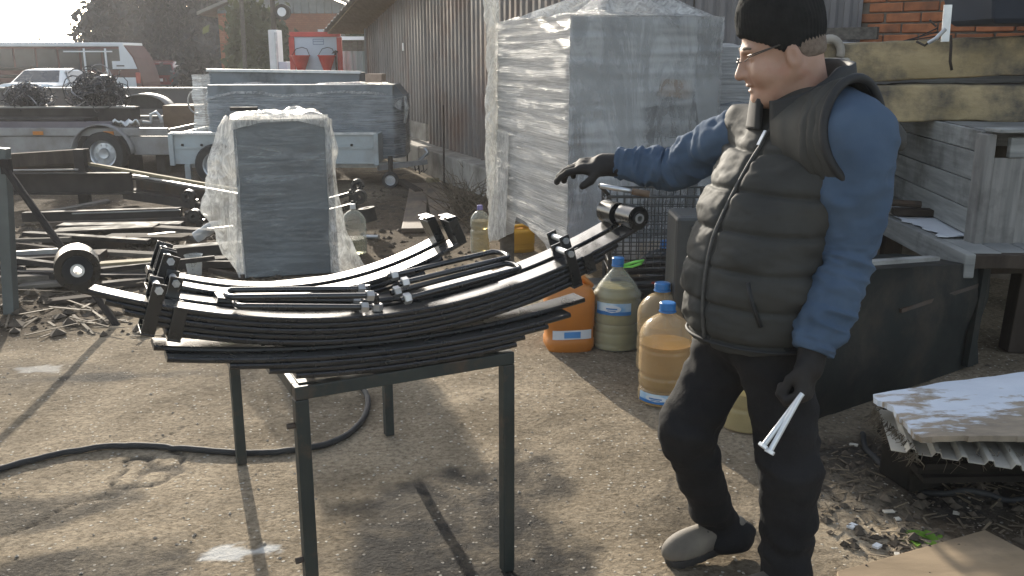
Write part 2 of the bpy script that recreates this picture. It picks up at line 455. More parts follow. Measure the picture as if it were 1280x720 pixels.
soilc = ramp(nt, noise_n(nt, vec, 9, 6, 0.7), (0.034, 0.027, 0.020), (0.115, 0.088, 0.062), 0.3, 0.7)
col = mixc(nt, math_n(nt, 'MULTIPLY', sep.outputs[0], 0.9), col, soilc)
oil_shade_c = ramp(nt, noise_n(nt, vec, 22, 6, 0.75), (0.010, 0.010, 0.011), (0.055, 0.053, 0.050), 0.34, 0.74)
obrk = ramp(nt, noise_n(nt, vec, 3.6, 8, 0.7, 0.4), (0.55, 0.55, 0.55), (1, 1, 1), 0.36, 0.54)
col = mixc(nt, math_n(nt, 'MULTIPLY', sep.outputs[1], math_n(nt, 'MULTIPLY', obrk, 0.95)), col, oil_shade_c)
col = mixc(nt, math_n(nt, 'MULTIPLY', spk, 0.5), col, (0.5, 0.47, 0.41))
col = mixc(nt, sep.outputs[2], col, (0.62, 0.62, 0.60))
nt.links.new(col, b.inputs['Base Color'])
rr = math_n(nt, 'MULTIPLY_ADD', sep.outputs[1], -0.15); rr.node.inputs[2].default_value = 0.95
nt.links.new(rr, b.inputs['Roughness']); b.inputs['Specular IOR Level'].default_value = 0.06
bn = nt.nodes.new('ShaderNodeBump'); bn.inputs['Strength'].default_value = 0.95; bn.inputs['Distance'].default_value = 0.016
hh = math_n(nt, 'ADD', noise_n(nt, vec, 55, 6, 0.7), math_n(nt, 'MULTIPLY', spk, 0.35))
nt.links.new(hh, bn.inputs['Height']); nt.links.new(bn.outputs[0], b.inputs['Normal'])
me.materials.append(gm)
go = bpy.data.objects.new('ground', me); COL.objects.link(go); go['kind'] = 'structure'

# loose grit and stones: too many to count
def chips(name, n, region, smin_, smax_, mat, seed, flat=0.6, zf=None):
    r = np.random.default_rng(seed); vs, fs = [], []
    base = np.array([(1, 0, 0), (-1, 0, 0), (0, 1, 0), (0, -1, 0), (0, 0, 1), (0, 0, -1)], float)
    tri = [(0, 2, 4), (2, 1, 4), (1, 3, 4), (3, 0, 4), (2, 0, 5), (1, 2, 5), (3, 1, 5), (0, 3, 5)]
    pts = region(r, n); zz = ground_height(pts)
    for (x, y), z in zip(pts, zz):
        s = smin_ + (smax_ - smin_) * r.random() ** 3
        q = base * (s * (0.6 + 0.8 * r.random((6, 1)))) * np.array([1, 1, flat]); a = r.random() * 6.3
        q = q @ rotz(a).T + (x, y, z + s * flat * 0.3); k = len(vs); vs += q.tolist(); fs += [tuple(i + k for i in t) for t in tri]
    o = link_mesh(name, vs, fs, mat, origin=(0, 0, 0)); o['kind'] = 'stuff'; return o
m_grit = M('grit', (0.22, 0.19, 0.15), (0.42, 0.37, 0.30), 0.9, scale=9)
m_soilchip = M('soil_clods', (0.035, 0.028, 0.02), (0.11, 0.085, 0.06), 0.95, scale=12)
def reg_near(r, n): 
    y = 1.8 + 6.5 * r.random(n) ** 1.4; return np.column_stack([(r.random(n) - 0.53) * (1.6 + y * 1.15), y])
props(chips('gravel', 2600, reg_near, 0.002, 0.009, m_grit, 3), 'loose pale grit and pebbles scattered over the yard concrete', 'gravel')
def reg_soil(r, n): return np.column_stack([1.1 + 1.5 * r.random(n), 2.5 + 1.2 * r.random(n)])
def reg_scrap(r, n): return np.column_stack([-5.0 + 3.4 * r.random(n), 5.2 + 3.8 * r.random(n)])
def reg_mud(r, n): return np.column_stack([-2.0 + 1.9 * r.random(n), 6.6 + 5.0 * r.random(n)])
props(chips('soil', 1500, reg_soil, 0.004, 0.028, m_soilchip, 5), 'dark crumbly soil and rubble beside the worn white board', 'soil')
props(chips('debris', 1800, reg_scrap, 0.008, 0.06, m_soilchip, 8), 'dark dirt and rubble under the pile of scrap steel', 'debris')
props(chips('rubble', 700, reg_mud, 0.008, 0.035, m_soilchip, 9), 'broken rubble along the muddy track by the shed', 'rubble')
# twigs, leaves, litter
def litter(name, n, region, L, w, mat, seed, tilt=0.5, label=None):
    r = np.random.default_rng(seed); mb = MB(); pts = region(r, n); zz = ground_height(pts)
    for (x, y), z in zip(pts, zz):
        a = r.random() * 6.3; l = L * (0.4 + r.random()); d = V(math.cos(a), math.sin(a), tilt * (r.random() - 0.35)) * l / 2
        c = V(x, y, z + 0.006 + abs(d[2])); mb.bar(c - d, c + d, w * (0.5 + r.random()), w * 0.35)
    o = mb.build(name, mat, origin=(0, 0, 0)); props(o, label, 'litter', kind='stuff'); return o
m_twig = M('dead_twig', (0.06, 0.046, 0.03), (0.18, 0.14, 0.09), 0.85, scale=20)
m_chip = M('pale_litter', (0.35, 0.32, 0.26), (0.6, 0.57, 0.5), 0.8, scale=20)
litter('twig_litter', 420, reg_soil, 0.06, 0.006, m_twig, 11, label='dead leaves and twigs in the dark corner soil')
litter('paper_litter', 12, reg_soil, 0.03, 0.016, m_chip, 12, 0.2, 'pale scraps lying in the dark corner soil')
litter('stick_litter', 420, reg_scrap, 0.28, 0.014, m_twig, 13, 0.35, 'sticks and splinters under the scrap pile')

# ================================================================== SHARED MATERIALS
m_blacksteel = M('black_painted_steel', (0.010, 0.011, 0.012), (0.018, 0.019, 0.02), 0.25, 0.34, scale=14, spec=0.25, coat=0.7, dirt=(0.045, 0.042, 0.038), dscale=5, damt=(.56, .8))
m_blacksteel.node_tree.nodes['Principled BSDF'].inputs['Coat Roughness'].default_value = 0.16
m_blacksteel.node_tree.nodes['Principled BSDF'].inputs['Coat IOR'].default_value = 1.6
m_frame = M('frame_dark_green_black', (0.012, 0.017, 0.016), (0.022, 0.03, 0.028), 0.45, 0.6, scale=8, bump=0.12, bscale=40, bdist=0.003, dirt=(0.07, 0.045, 0.03), dscale=9, damt=(0.52, 0.72))
m_zinc = M('galvanised', (0.42, 0.44, 0.46), (0.62, 0.63, 0.64), 0.35, 0.5, metal=0.8, scale=10, bump=0.1, bdist=0.003)
m_nut = M('zinc_nut', (0.35, 0.34, 0.33), (0.55, 0.54, 0.52), 0.4, metal=0.6, scale=20)
m_rubber = M('rubber', (0.012, 0.012, 0.012), (0.03, 0.03, 0.03), 0.75, scale=20, bump=0.15, bdist=0.003)
m_scrap = M('dull_scrap_steel', (0.035, 0.030, 0.027), (0.08, 0.067, 0.057), 0.8, 0.92, spec=0.2, metal=0.0, scale=4, stretch=(1, 1, 1), bump=0.25, bdist=0.006, dirt=(0.10, 0.06, 0.035), dscale=3, damt=(0.5, 0.75), rand=0.5)
m_scrap2 = M('dark_scrap_steel', (0.018, 0.016, 0.016), (0.042, 0.037, 0.034), 0.72, 0.9, spec=0.22, scale=5, bump=0.2, bdist=0.006, rand=0.5)
m_bright = M('bright_edge_steel', (0.20, 0.19, 0.18), (0.36, 0.35, 0.33), 0.5, metal=0.3, scale=6, rand=0.3)
m_wood = M('grey_timber', (0.075, 0.067, 0.058), (0.15, 0.135, 0.115), 0.95, spec=0.15, scale=3, stretch=(0.6, 12, 12), bump=0.35, bscale=5, bdist=0.006, rand=0.35)
m_yellowwood = M('weathered_lath', (0.20, 0.16, 0.085), (0.34, 0.28, 0.16), 0.85, scale=3, stretch=(1, 8, 8), bump=0.2, bdist=0.004, rand=0.3)
m_plank = M('wet_brown_plank', (0.12, 0.085, 0.055), (0.24, 0.175, 0.115), 0.7, scale=2.5, stretch=(6, 1, 6), bump=0.3, bdist=0.006, dirt=(0.06, 0.045, 0.032), rand=0.4)
m_conc = M('concrete', (0.26, 0.24, 0.21), (0.40, 0.37, 0.32), 0.9, scale=4, bump=0.4, bscale=25, bdist=0.008, dirt=(0.13, 0.115, 0.095), dscale=1.8, rand=0.2)
m_corr = M('weathered_corrugated_iron', (0.125, 0.115, 0.11), (0.215, 0.20, 0.19), 0.42, 0.58, metal=0.3, scale=1.2, stretch=(1, 1, 0.5), dirt=(0.15, 0.085, 0.06), dscale=0.9, damt=(0.46, 0.72), rand=0.25, bump=0.08)
m_corr2 = M('grey_profiled_sheet', (0.13, 0.125, 0.125), (0.2, 0.19, 0.19), 0.5, 0.6, metal=0.2, scale=1.4, rand=0.15)
m_brick = M('orange_brick', (0.30, 0.105, 0.045), (0.46, 0.175, 0.075), 0.9, scale=9, bump=0.5, bscale=30, bdist=0.006, dirt=(0.20, 0.09, 0.05), dscale=6, rand=0.35)
m_mortar = M('mortar', (0.15, 0.125, 0.10), (0.24, 0.205, 0.165), 0.95, scale=20, bump=0.4, bdist=0.006)
m_white = M('white_paint', (0.66, 0.67, 0.67), (0.78, 0.79, 0.79), 0.4, scale=5, dirt=(0.42, 0.42, 0.42), damt=(0.6, 0.9))
m_red = M('red_paint', (0.42, 0.03, 0.022), (0.55, 0.05, 0.035), 0.45, scale=6)
m_glassdark = M('dark_window_glass', (0.02, 0.025, 0.03), (0.04, 0.048, 0.055), 0.08, scale=3, spec=0.7)
m_darkwood = M('dark_timber', (0.030, 0.024, 0.019), (0.065, 0.052, 0.042), 0.95, spec=0.15, scale=3, stretch=(5, 5, 1), bump=0.3, bdist=0.006, rand=0.4)

# ================================================================== SHED WITH CORRUGATED IRON WALL
shed = thing('metal_shed', 'long dark corrugated iron shed with a sloping roof beside the muddy track', 'shed', (-0.9, 12.5, 0))
S0, Sd = V(-0.28, 11.4, 0), unit(V(-0.36, 0.93, 0))
Sn = V(-Sd[1], Sd[0], 0) * 1.0            # points to the track (left)
if Sn[0] > 0: Sn = -Sn
def corr_sheet(a, b, zlo, ztop_a, ztop_b, n_out, pitch, depth, jog=0.0):
    L = np.linalg.norm(b - a); d = (b - a) / L; prof = []; t = 0.0
    while t < L - 1e-6:
        for dt, o in ((0, 0), (0.18, 0), (0.32, 1), (0.68, 1), (0.82, 0)):
            if t + dt * pitch < L: prof.append((t + dt * pitch, o * depth))
        t += pitch
    prof.append((L, 0))
    G = []
    for t, o in prof:
        p = a + d * t + n_out * (o + jog); zt = ztop_a + (ztop_b - ztop_a) * t / L
        G.append([p + V(0, 0, zlo), p + V(0, 0, zt)])
    return MB().grid(np.array(G))
def shed_top(s): return 2.10 + (6.5 - s) * 0.165
s_edges = [6.6, 5.6, 4.6, 3.6, 2.6, 1.6, 0.6, -0.4, -1.4, -2.25]
for i in range(len(s_edges) - 1):
    a, bb = S0 + Sd * s_edges[i], S0 + Sd * (s_edges[i + 1] - 0.05)
    zlo = 0.62 if s_edges[i] > 2.7 else 0.34
    corr_sheet(a, bb, zlo, shed_top(s_edges[i]), shed_top(s_edges[i + 1] - 0.05), Sn, 0.165, 0.035, 0.004 * (i % 2)).build('corrugated_sheet', m_corr, shed, solid=0.002)
m_roofwood = M('roof_boards', (0.20, 0.145, 0.085), (0.30, 0.225, 0.14), 0.85, scale=3, stretch=(8, 1, 8), rand=0.3)
m_slate = M('roof_slate', (0.20, 0.19, 0.17), (0.30, 0.28, 0.25), 0.9, scale=5)
# roof: boards under, wavy slate on top, overhanging to the left
for k in range(9):
    s1, s2 = 7.2 - k * 1.05, 7.2 - (k + 1) * 1.05 + 0.02
    a, c = S0 + Sd * s1, S0 + Sd * s2
    za, zc = shed_top(s1) + 0.03, shed_top(s2) + 0.03
    MB().add([a + Sn * 0.62 + V(0, 0, za), c + Sn * 0.62 + V(0, 0, zc), c - Sn * 3.5 + V(0, 0, zc), a - Sn * 3.5 + V(0, 0, za)] +
             [a + Sn * 0.62 + V(0, 0, za + 0.03), c + Sn * 0.62 + V(0, 0, zc + 0.03), c - Sn * 3.5 + V(0, 0, zc + 0.03), a - Sn * 3.5 + V(0, 0, za + 0.03)],
             [(0, 1, 2, 3), (4, 5, 6, 7), (0, 1, 5, 4), (1, 2, 6, 5), (2, 3, 7, 6), (3, 0, 4, 7)]).build('roof_board', m_roofwood, shed)
G = []
for t in np.linspace(-2.3, 7.25, 96):
    p = S0 + Sd * t; z = shed_top(t) + 0.078 + 0.022 * math.sin(t * 2 * math.pi / 0.30)
    G.append([p + Sn * 0.70 + V(0, 0, z), p + V(0, 0, z), p - Sn * 3.6 + V(0, 0, z)])
MB().grid(np.array(G)).build('slate_roof', m_slate, shed, solid=0.012)
# plinth boards and footing blocks
MB().bar(S0 + Sd * 2.65 + Sn * 0.03 + V(0, 0, 0.5), S0 + Sd * 6.5 + Sn * 0.03 + V(0, 0, 0.5), 0.05, 0.26).build('plinth_board', m_conc, shed, bevel=0.008)
pl = [(6.9, 4.45), (4.4, 2.2), (2.15, 0.2), (0.15, -1.5), (-1.55, -2.4)]
for a, c in pl:
    MB().bar(S0 + Sd * a + Sn * 0.10 + V(0, 0, 0.1), S0 + Sd * c + Sn * 0.10 + V(0, 0, 0.1), 0.40, 0.5).build('footing_block', m_conc, shed, bevel=0.02)
MB().bar(S0 + Sd * 3.9 + Sn * 0.045 + V(0, 0, 1.75), S0 + Sd * 3.83 + Sn * 0.045 + V(0, 0, 1.75), 0.012, 0.12).build('notice_plate', m_white, shed)
MB().bar(S0 + Sd * 6.62 + V(0, 0, 0), S0 + Sd * 6.62 + V(0, 0, 2.1), 0.10, 0.10, up=(1, 0, 0)).build('corner_post', m_corr2, shed)
# iron bars standing along the footing
bar_spots = [(0.75, 1.0, 'thin iron rod standing against the footing near the wrapped cabinet'), (2.6, 0.62, 'short iron rod standing by the joint of the shed plinth'), (4.3, 0.75, 'iron rod standing at the far end of the shed footing')]
for s_, h_, lb in bar_spots:
    p = S0 + Sd * s_ + Sn * 0.36
    MB().tube([p + V(0, 0, -0.02), p + V(0.01, 0, h_)], 0.012, 6).build('iron_rod', m_scrap, tagd=T(lb, 'rod', 'iron rods standing along the shed'))

# ================================================================== SECOND WALL: PROFILED SHEET, THEN BRICK
B0, B1 = V(0.50, 9.35, 0), V(2.74, 7.42, 0)
Bd = unit(B1 - B0); Bn = V(Bd[1], -Bd[0], 0)
if Bn[1] > 0: Bn = -Bn
store = thing('brick_store', 'orange brick storehouse half covered with grey profiled metal sheet', 'building', tuple((B0 + B1) / 2))
nsh = 4
for k in range(nsh):
    a, c = B0 + (B1 - B0) * (k / nsh), B0 + (B1 - B0) * ((k + 1) / nsh - 0.004)
    corr_sheet(a, c, 0.2, 3.4, 3.4, Bn, 0.112, 0.022, 0.05 + 0.003 * (k % 2)).build('profiled_sheet', m_corr2, store, solid=0.002)
Bend = B1 + Bd * 3.6
MB().prism([(0, 0), (np.linalg.norm(Bend - B0), 0), (np.linalg.norm(Bend - B0), 3.5), (0, 3.5)], B0 - Bn * 0.0, Bd, V(0, 0, 1), -Bn * 0.3).build('wall', m_mortar, store)
so = np.array(store.location)
bk = MB().box(so, (0.25, 0.02, 0.065)).build('brick', m_brick, store, bevel=0.006, seg=1); bk.location = (0, 0, -5); first = True
ang = math.atan2(Bd[1], Bd[0]); so = np.array(store.location)
for row in range(14):
    z = 1.12 + row * 0.077
    for c in range(9):
        t = 0.02 + c * 0.262 + (0.131 if row % 2 else 0.0) + random.uniform(-0.005, 0.005)
        p = B1 + Bd * t + Bn * (0.006 + random.uniform(0, 0.006)) + V(0, 0, z + random.uniform(-0.003, 0.003)) - so
        if first: bk.location = p; bk.rotation_euler = (0, 0, ang); first = False
        else: piece(bk, 'brick', store, p, (random.uniform(-.01, .01), 0, ang + random.uniform(-.01, .01)))
# ================================================================== FAR GABLE BUILDING
YB = 30.0
gb = thing('gable_house', 'far orange brick house with a grey boarded gable and one window', 'house', (-6.9, YB, -0.2))
m_brickfar = M('far_brickwork', (0.30, 0.115, 0.06), (0.42, 0.175, 0.095), 0.9, scale=2.5, dirt=(0.30, 0.16, 0.10), dscale=0.7)
bt = m_brickfar.node_tree; pb = bt.nodes['Principled BSDF']; old = pb.inputs['Base Color'].links[0].from_socket
br = bt.nodes.new('ShaderNodeTexBrick'); br.inputs['Scale'].default_value = 4.2; br.inputs['Mortar Size'].default_value = 0.022
br.inputs['Color1'].default_value = (1, 1, 1, 1); br.inputs['Color2'].default_value = (0.82, 0.78, 0.76, 1); br.inputs['Mortar'].default_value = (0.75, 0.72, 0.7, 1)
tc = bt.nodes.new('ShaderNodeTexCoord'); mp = bt.nodes.new('ShaderNodeMapping'); mp.inputs['Rotation'].default_value = (R(90), 0, 0)
bt.links.new(tc.outputs['Object'], mp.inputs[0]); bt.links.new(mp.outputs[0], br.inputs['Vector'])
bt.links.new(mixc(bt, 1.0, old, br.outputs[0], 'MULTIPLY'), pb.inputs['Base Color'])
xl, xr, xm = -9.2, -4.75, -7.0
MB().box(((xl + xr) / 2, YB + 3, 1.3), (xr - xl, 6, 3.3)).build('wall', m_brickfar, gb)
m_gable = M('gable_cladding', (0.16, 0.17, 0.165), (0.25, 0.26, 0.25), 0.8, scale=3, rand=0.25)
zr = 3.95
def roof_z(x): return 2.98 + (zr - 2.98) * (1 - abs(x - xm) / 2.4)
MB().prism([(xl, 2.86), (xr, 2.86), (xr, roof_z(xr) - .06), (xm, zr - .06), (xl, roof_z(xl) - .06)], (0, YB + 0.02, 0), (1, 0, 0), (0, 0, 1), (0, 0.1, 0)).build('gable_backing', m_gable, gb)
x = xl
while x < xr - 0.02:
    x2 = min(x + 0.24, xr)
    MB().prism([(x, 2.90), (x2 - 0.02, 2.90), (x2 - 0.02, roof_z(x2) - 0.05), (x, roof_z(x) - 0.05)], (0, YB - 0.02, 0), (1, 0, 0), (0, 0, 1), (0, -0.03, 0)).build('gable_board', m_gable, gb)
    x = x2
for sx in (-1, 1):
    xe = xm + sx * 2.75; ze = roof_z(xe)
    MB().prism([(xm, zr), (xe, ze), (xe, ze + 0.1), (xm, zr + 0.1)], (0, YB - 0.35, 0), (1, 0, 0), (0, 0, 1), (0, 6.7, 0)).build('roof', m_slate, gb)
wf = MB().box((-5.55, YB - 0.045, 2.0), (0.85, 0.05, 0.62)).build('window', m_glassdark, gb)
for sx in (-0.42, 0.0, 0.42): MB().box((-5.55 + sx, YB - 0.085, 2.0), (0.06, 0.03, 0.70)).build('window_frame', m_white, wf)
MB().box((-5.55, YB - 0.10, 2.38), (1.05, 0.08, 0.08)).build('lintel', m_white, gb)
# pole with a round lamp in front
pole = thing('lamp_pole', 'thin dark pole carrying a round lamp in front of the far brick house', 'pole', (-6.6, 26.5, -0.2))
MB().tube([(-6.6, 26.5, -0.2), (-6.6, 26.5, 4.2)], 0.07, 8).build('post', m_scrap, pole)
MB().tube([(-6.6, 26.5, 2.72), (-6.35, 26.4, 2.78)], 0.03, 6).build('bracket', m_scrap, pole)
MB().cyl((-6.30, 26.46, 2.78), (-6.30, 26.26, 2.78), 0.21, 16).build('lamp_housing', m_scrap2, pole)
MB().cyl((-6.30, 26.258, 2.78), (-6.30, 26.24, 2.78), 0.12, 16).build('lens', m_white, pole)
pole2 = MB().tube([(-7.35, 26.0, -0.2), (-7.3, 26.0, 4.3)], 0.06, 8).build('utility_pole', m_wood, tagd=T('bare grey wooden pole left of the round lamp by the far house', 'pole'))

# ================================================================== FIRE SHIELD WITH RED BUCKETS, CABINET, FENCES
YF = 18.0
def FX(px, Y=YF, py=70): return at(px, py, Y)[0]
def FZ(py, Y=YF, px=400): return at(px, py, Y)[2]
m_shield = M('pale_blue_board', (0.44, 0.50, 0.58), (0.54, 0.60, 0.67), 0.5, scale=3)
fs_ = thing('fire_shield', 'pale blue fire point board with a red frame on posts', 'fire board', (FX(395), YF, -0.02))
x0, x1, z0, z1 = FX(366), FX(425), 0.75, FZ(43)
MB().box(((x0 + x1) / 2, YF, (z0 + z1) / 2), (x1 - x0 - 0.08, 0.03, z1 - z0 - 0.08)).build('board', m_shield, fs_)
for (c, s) in ((((x0 + x1) / 2, YF, z1), (x1 - x0 + 0.06, 0.09, 0.09)), (((x0 + x1) / 2, YF, z0), (x1 - x0 + 0.06, 0.09, 0.09)),
               ((x0, YF, (z0 + z1) / 2), (0.10, 0.10, z1 - z0 - 0.1)), ((x1, YF, (z0 + z1) / 2), (0.09, 0.10, z1 - z0 - 0.1))):
    MB().box(c, s).build('frame_rail', m_red, fs_, bevel=0.008)
for xx in (x0 + 0.1, x1 - 0.1): MB().box((xx, YF + 0.09, 0.8), (0.07, 0.07, 1.7)).build('leg', m_scrap, fs_)
m_blue = M('blue_print', (0.10, 0.14, 0.25), (0.13, 0.18, 0.3), 0.5)
sg = MB()
for zz in (FZ(49), FZ(52), FZ(55.5)): sg.box((FX(399), YF - 0.018, zz), (0.20, 0.004, 0.010))
for xx in (FX(392.5), FX(405.5)): sg.box((xx, YF - 0.0185, (FZ(49) + FZ(55.5)) / 2), (0.010, 0.004, FZ(49) - FZ(55.5)))
sg.build('printed_panel', m_blue, fs_)
for px in (379, 411):
    bkt = thing('fire_bucket', 'red cone shaped fire bucket on the pale blue board, %s' % ('away from the pick' if px < 400 else 'next to the dark pick'), 'bucket', (FX(px), YF - 0.22, FZ(89)), 'fire buckets on the board')
    zt, zb = FZ(70), FZ(91); rt = 0.17 if px < 400 else 0.16
    MB().lathe([(0.055, zb), (rt, zt), (rt + 0.012, zt), (rt + 0.012, zt + 0.015), (rt - 0.008, zt + 0.012), (0.045, zb + 0.02)], 20, (FX(px), YF - 0.22, 0)).build('body', m_red, bkt, smooth=35)
    MB().tube([(FX(px) - rt, YF - 0.22, zt), (FX(px) - rt * 0.6, YF - 0.12, zt + 0.13), (FX(px), YF - 0.05, zt + 0.16), (FX(px) + rt * 0.6, YF - 0.12, zt + 0.13), (FX(px) + rt, YF - 0.22, zt)], 0.007, 6).build('handle', m_scrap2, bkt)
pk = thing('fire_pick', 'dark long handled pick hanging beside the second red bucket', 'pick', (FX(421), YF - 0.1, FZ(88)))
MB().tube([(FX(421), YF - 0.1, FZ(88)), (FX(421), YF - 0.1, FZ(64))], 0.018, 8).build('handle', m_scrap2, pk)
MB().tube([(FX(416), YF - 0.1, FZ(67)), (FX(421), YF - 0.1, FZ(64)), (FX(424), YF - 0.1, FZ(65))], [0.006, 0.02, 0.012], 8).build('head', m_scrap2, pk)
cab = thing('meter_cabinet', 'narrow white metal cabinet with pipes standing left of the fire board', 'cabinet', (FX(352, 18.6), 18.6, 0))
Yc = 18.6
def cx_(px): return FX(px, Yc)
MB().box(((cx_(340) + cx_(351)) / 2, Yc, 1.05), (cx_(351) - cx_(340), 0.4, 2.1)).build('cabinet_body', m_white, cab, bevel=0.01)
MB().box(((cx_(352) + cx_(363)) / 2, Yc - 0.12, 0.75), (cx_(363) - cx_(352), 0.3, 1.5)).build('door', m_shield, cab, bevel=0.01)
MB().tube([(cx_(350), Yc - 0.24, 0), (cx_(350), Yc - 0.24, 2.05)], 0.03, 8).build('pipe', m_zinc, cab)
MB().tube([(cx_(357), Yc - 0.31, 0.7), (cx_(357), Yc - 0.31, 1.2)], 0.035, 8).build('valve', m_scrap, cab)
MB().tube([(cx_(354), Yc - 0.31, 1.1), (cx_(361), Yc - 0.31, 1.1)], 0.02, 8).build('valve_wheel', m_scrap, cab)
m_teal = M('blue_grey_sheet', (0.25, 0.32, 0.34), (0.34, 0.41, 0.43), 0.5, scale=2, rand=0.15)
fen = thing('sheet_fence', 'pale blue grey corrugated sheet fence between the fire board and the shed', 'fence', (FX(448, 18.3), 18.3, 0))
xf0, xf1 = FX(427, 18.3), FX(470, 18.3)
for k in range(3):
    a = V(xf0 + (xf1 - xf0) * k / 3, 18.3, 0); c = V(xf0 + (xf1 - xf0) * (k + 1) / 3 - 0.005, 18.3, 0)
    corr_sheet(a, c, 0.0, FZ(64, 18.3), FZ(64, 18.3), V(0, -1, 0), 0.115, 0.02, 0.002 * (k % 2)).build('sheet', m_teal, fen, solid=0.002)
shk = thing('timber_shack', 'low brown boarded shack with a pale eave behind the sheet fence', 'shack', (FX(446, 20), 20.0, 0))
for k in range(9):
    xa = FX(424, 20) + k * 0.1
    MB().box((xa + 0.045, 20, 0.9), (0.085, 0.04, 2.15)).build('board', m_wood, shk)
MB().box((FX(446, 20), 19.9, FZ(48, 20)), (0.95, 0.3, 0.07)).build('eave_board', m_white, shk)
# ================================================================== TREES AND BUSHES
m_bark = M('bark', (0.05, 0.04, 0.032), (0.11, 0.09, 0.075), 0.9, scale=6, stretch=(4, 4, 1), bump=0.5, bdist=0.02)
m_conif = leaf_mat('dark_conifer_needles', (0.026, 0.029, 0.032), (0.056, 0.060, 0.062), 0.25)
m_green = leaf_mat('olive_green_leaves', (0.05, 0.065, 0.028), (0.115, 0.125, 0.055), 0.35)
m_bare = M('bare_twigs', (0.09, 0.08, 0.07), (0.17, 0.155, 0.14), 0.9, scale=4)
def leafcloud(pts, size, seed, droop=0.0, elong=1.6):
    r = np.random.default_rng(seed); n = len(pts)
    a = r.normal(size=(n, 3)); a[:, 2] -= droop; a /= np.linalg.norm(a, axis=1)[:, None]
    b = np.cross(a, r.normal(size=(n, 3))); b /= np.linalg.norm(b, axis=1)[:, None]
    s = size * (0.5 + r.random((n, 1)))
    A, B = a * s * elong / 2, b * s / 2
    vs = np.stack([pts - A, pts - B * 0.8 + A * 0.1, pts + A, pts + B * 0.8 + A * 0.1], 1).reshape(-1, 3)
    return vs, (np.arange(n * 4).reshape(n, 4)).tolist()
def conifer(label, x, y, h, rad, n, seed, z0=-0.2):
    r = np.random.default_rng(seed)
    t = thing('conifer_tree', label, 'tree', (x, y, z0), 'dark conifers behind the parked vehicles')
    MB().tube([(x, y, z0 - 0.2), (x + 0.1, y, z0 + h * 0.5), (x, y, z0 + h * 0.97)], [0.26, 0.16, 0.02], 8).build('trunk', m_bark, t)
    pts, mb = [], MB(); nb = 150
    for k in range(nb):
        u = (k + 0.5) / nb; zz = z0 + 0.5 + (h - 0.7) * u; L = rad * (1 - u) ** 0.75 * (0.65 + 0.5 * r.random()) * (0.75 + 0.35 * math.sin(u * 23 + seed)) + 0.15
        a = k * 2.399 + r.random() * 0.6; d = V(math.cos(a), math.sin(a), 0)
        tip = V(x, y, zz) + d * L + V(0, 0, -0.28 * L + 0.1)
        mb.tube([(x, y, zz), V(x, y, zz) + d * L * 0.5 + V(0, 0, 0.02), tip], [0.035, 0.022, 0.006], 4)
        m_ = max(6, int(n / nb * (0.35 + 1.1 * L / rad)))
        w = r.random(m_) ** 0.7
        q = V(x, y, zz) + np.outer(w, tip - V(x, y, zz)) + r.normal(size=(m_, 3)) * np.array([0.2, 0.2, 0.16]) * (0.4 + w[:, None])
        q[:, 2] -= 0.25 * r.random(m_) * w * L * 0.5; pts.append(q)
    mb.build('limbs', m_bark, t)
    vs, fs = leafcloud(np.concatenate(pts), 0.21, seed, 0.8, 2.0)
    link_mesh('crown', vs, fs, m_conif, t)
conifer('dark conifer at the open end of the row with sky to its left', at(150, 60, 48)[0], 48, 11.2, 2.65, 22000, 1)
conifer('middle dark conifer, rising above the gap between minibus and red car', at(212, 60, 51)[0], 51, 12.2, 3.0, 24000, 2)
conifer('dark conifer at the end of the row next to the brick gable house', at(258, 60, 48)[0], 48, 10.4, 2.1, 18000, 3)
def bush(name, label, x, y, rx, ry, h, n, size, mat, seed, z0=-0.2, group=None, cat='bush'):
    r = np.random.default_rng(seed); t = thing(name, label, cat, (x, y, z0), group)
    mb = MB(); tips = []
    for k in range(26):
        a = r.random() * 6.3; e = r.random() ** 0.6; u = 0.35 + 0.65 * r.random()
        tip = V(x + rx * e * math.cos(a) * 0.9, y + ry * e * math.sin(a) * 0.9, z0 + h * u * (1 - 0.25 * e))
        mb.tube([(x + 0.15 * math.cos(a), y + 0.15 * math.sin(a), z0), (np.array([x, y, z0]) + tip) / 2 + V(0, 0, 0.15 * h), tip], [0.035, 0.02, 0.006], 4); tips.append(tip)
    mb.build('stems', m_bark, t)
    tips = np.array(tips); q = tips[r.integers(0, len(tips), n)] + r.normal(size=(n, 3)) * np.array([rx, ry, h * 0.55]) * 0.27
    q[:, 2] = np.maximum(q[:, 2], z0 + 0.05)
    vs, fs = leafcloud(q, size, seed); link_mesh('foliage', vs, fs, mat, t)
bush('climbing_bush', 'tall olive green bush in front of the far brick house', at(322, 60, 27.5)[0], 27.5, 0.85, 0.7, 2.9, 7000, 0.17, m_green, 21)
bush('green_bush', 'low dark bush at the foot of the conifers beside the red car', at(262, 90, 36)[0], 36, 1.1, 0.8, 1.9, 4000, 0.18, m_conif, 22)
bush('roof_edge_tree', 'small green tree showing above the shed roof edge', at(476, 0, 27)[0], 27, 0.9, 0.8, 4.1, 5000, 0.17, m_green, 23, cat='tree')
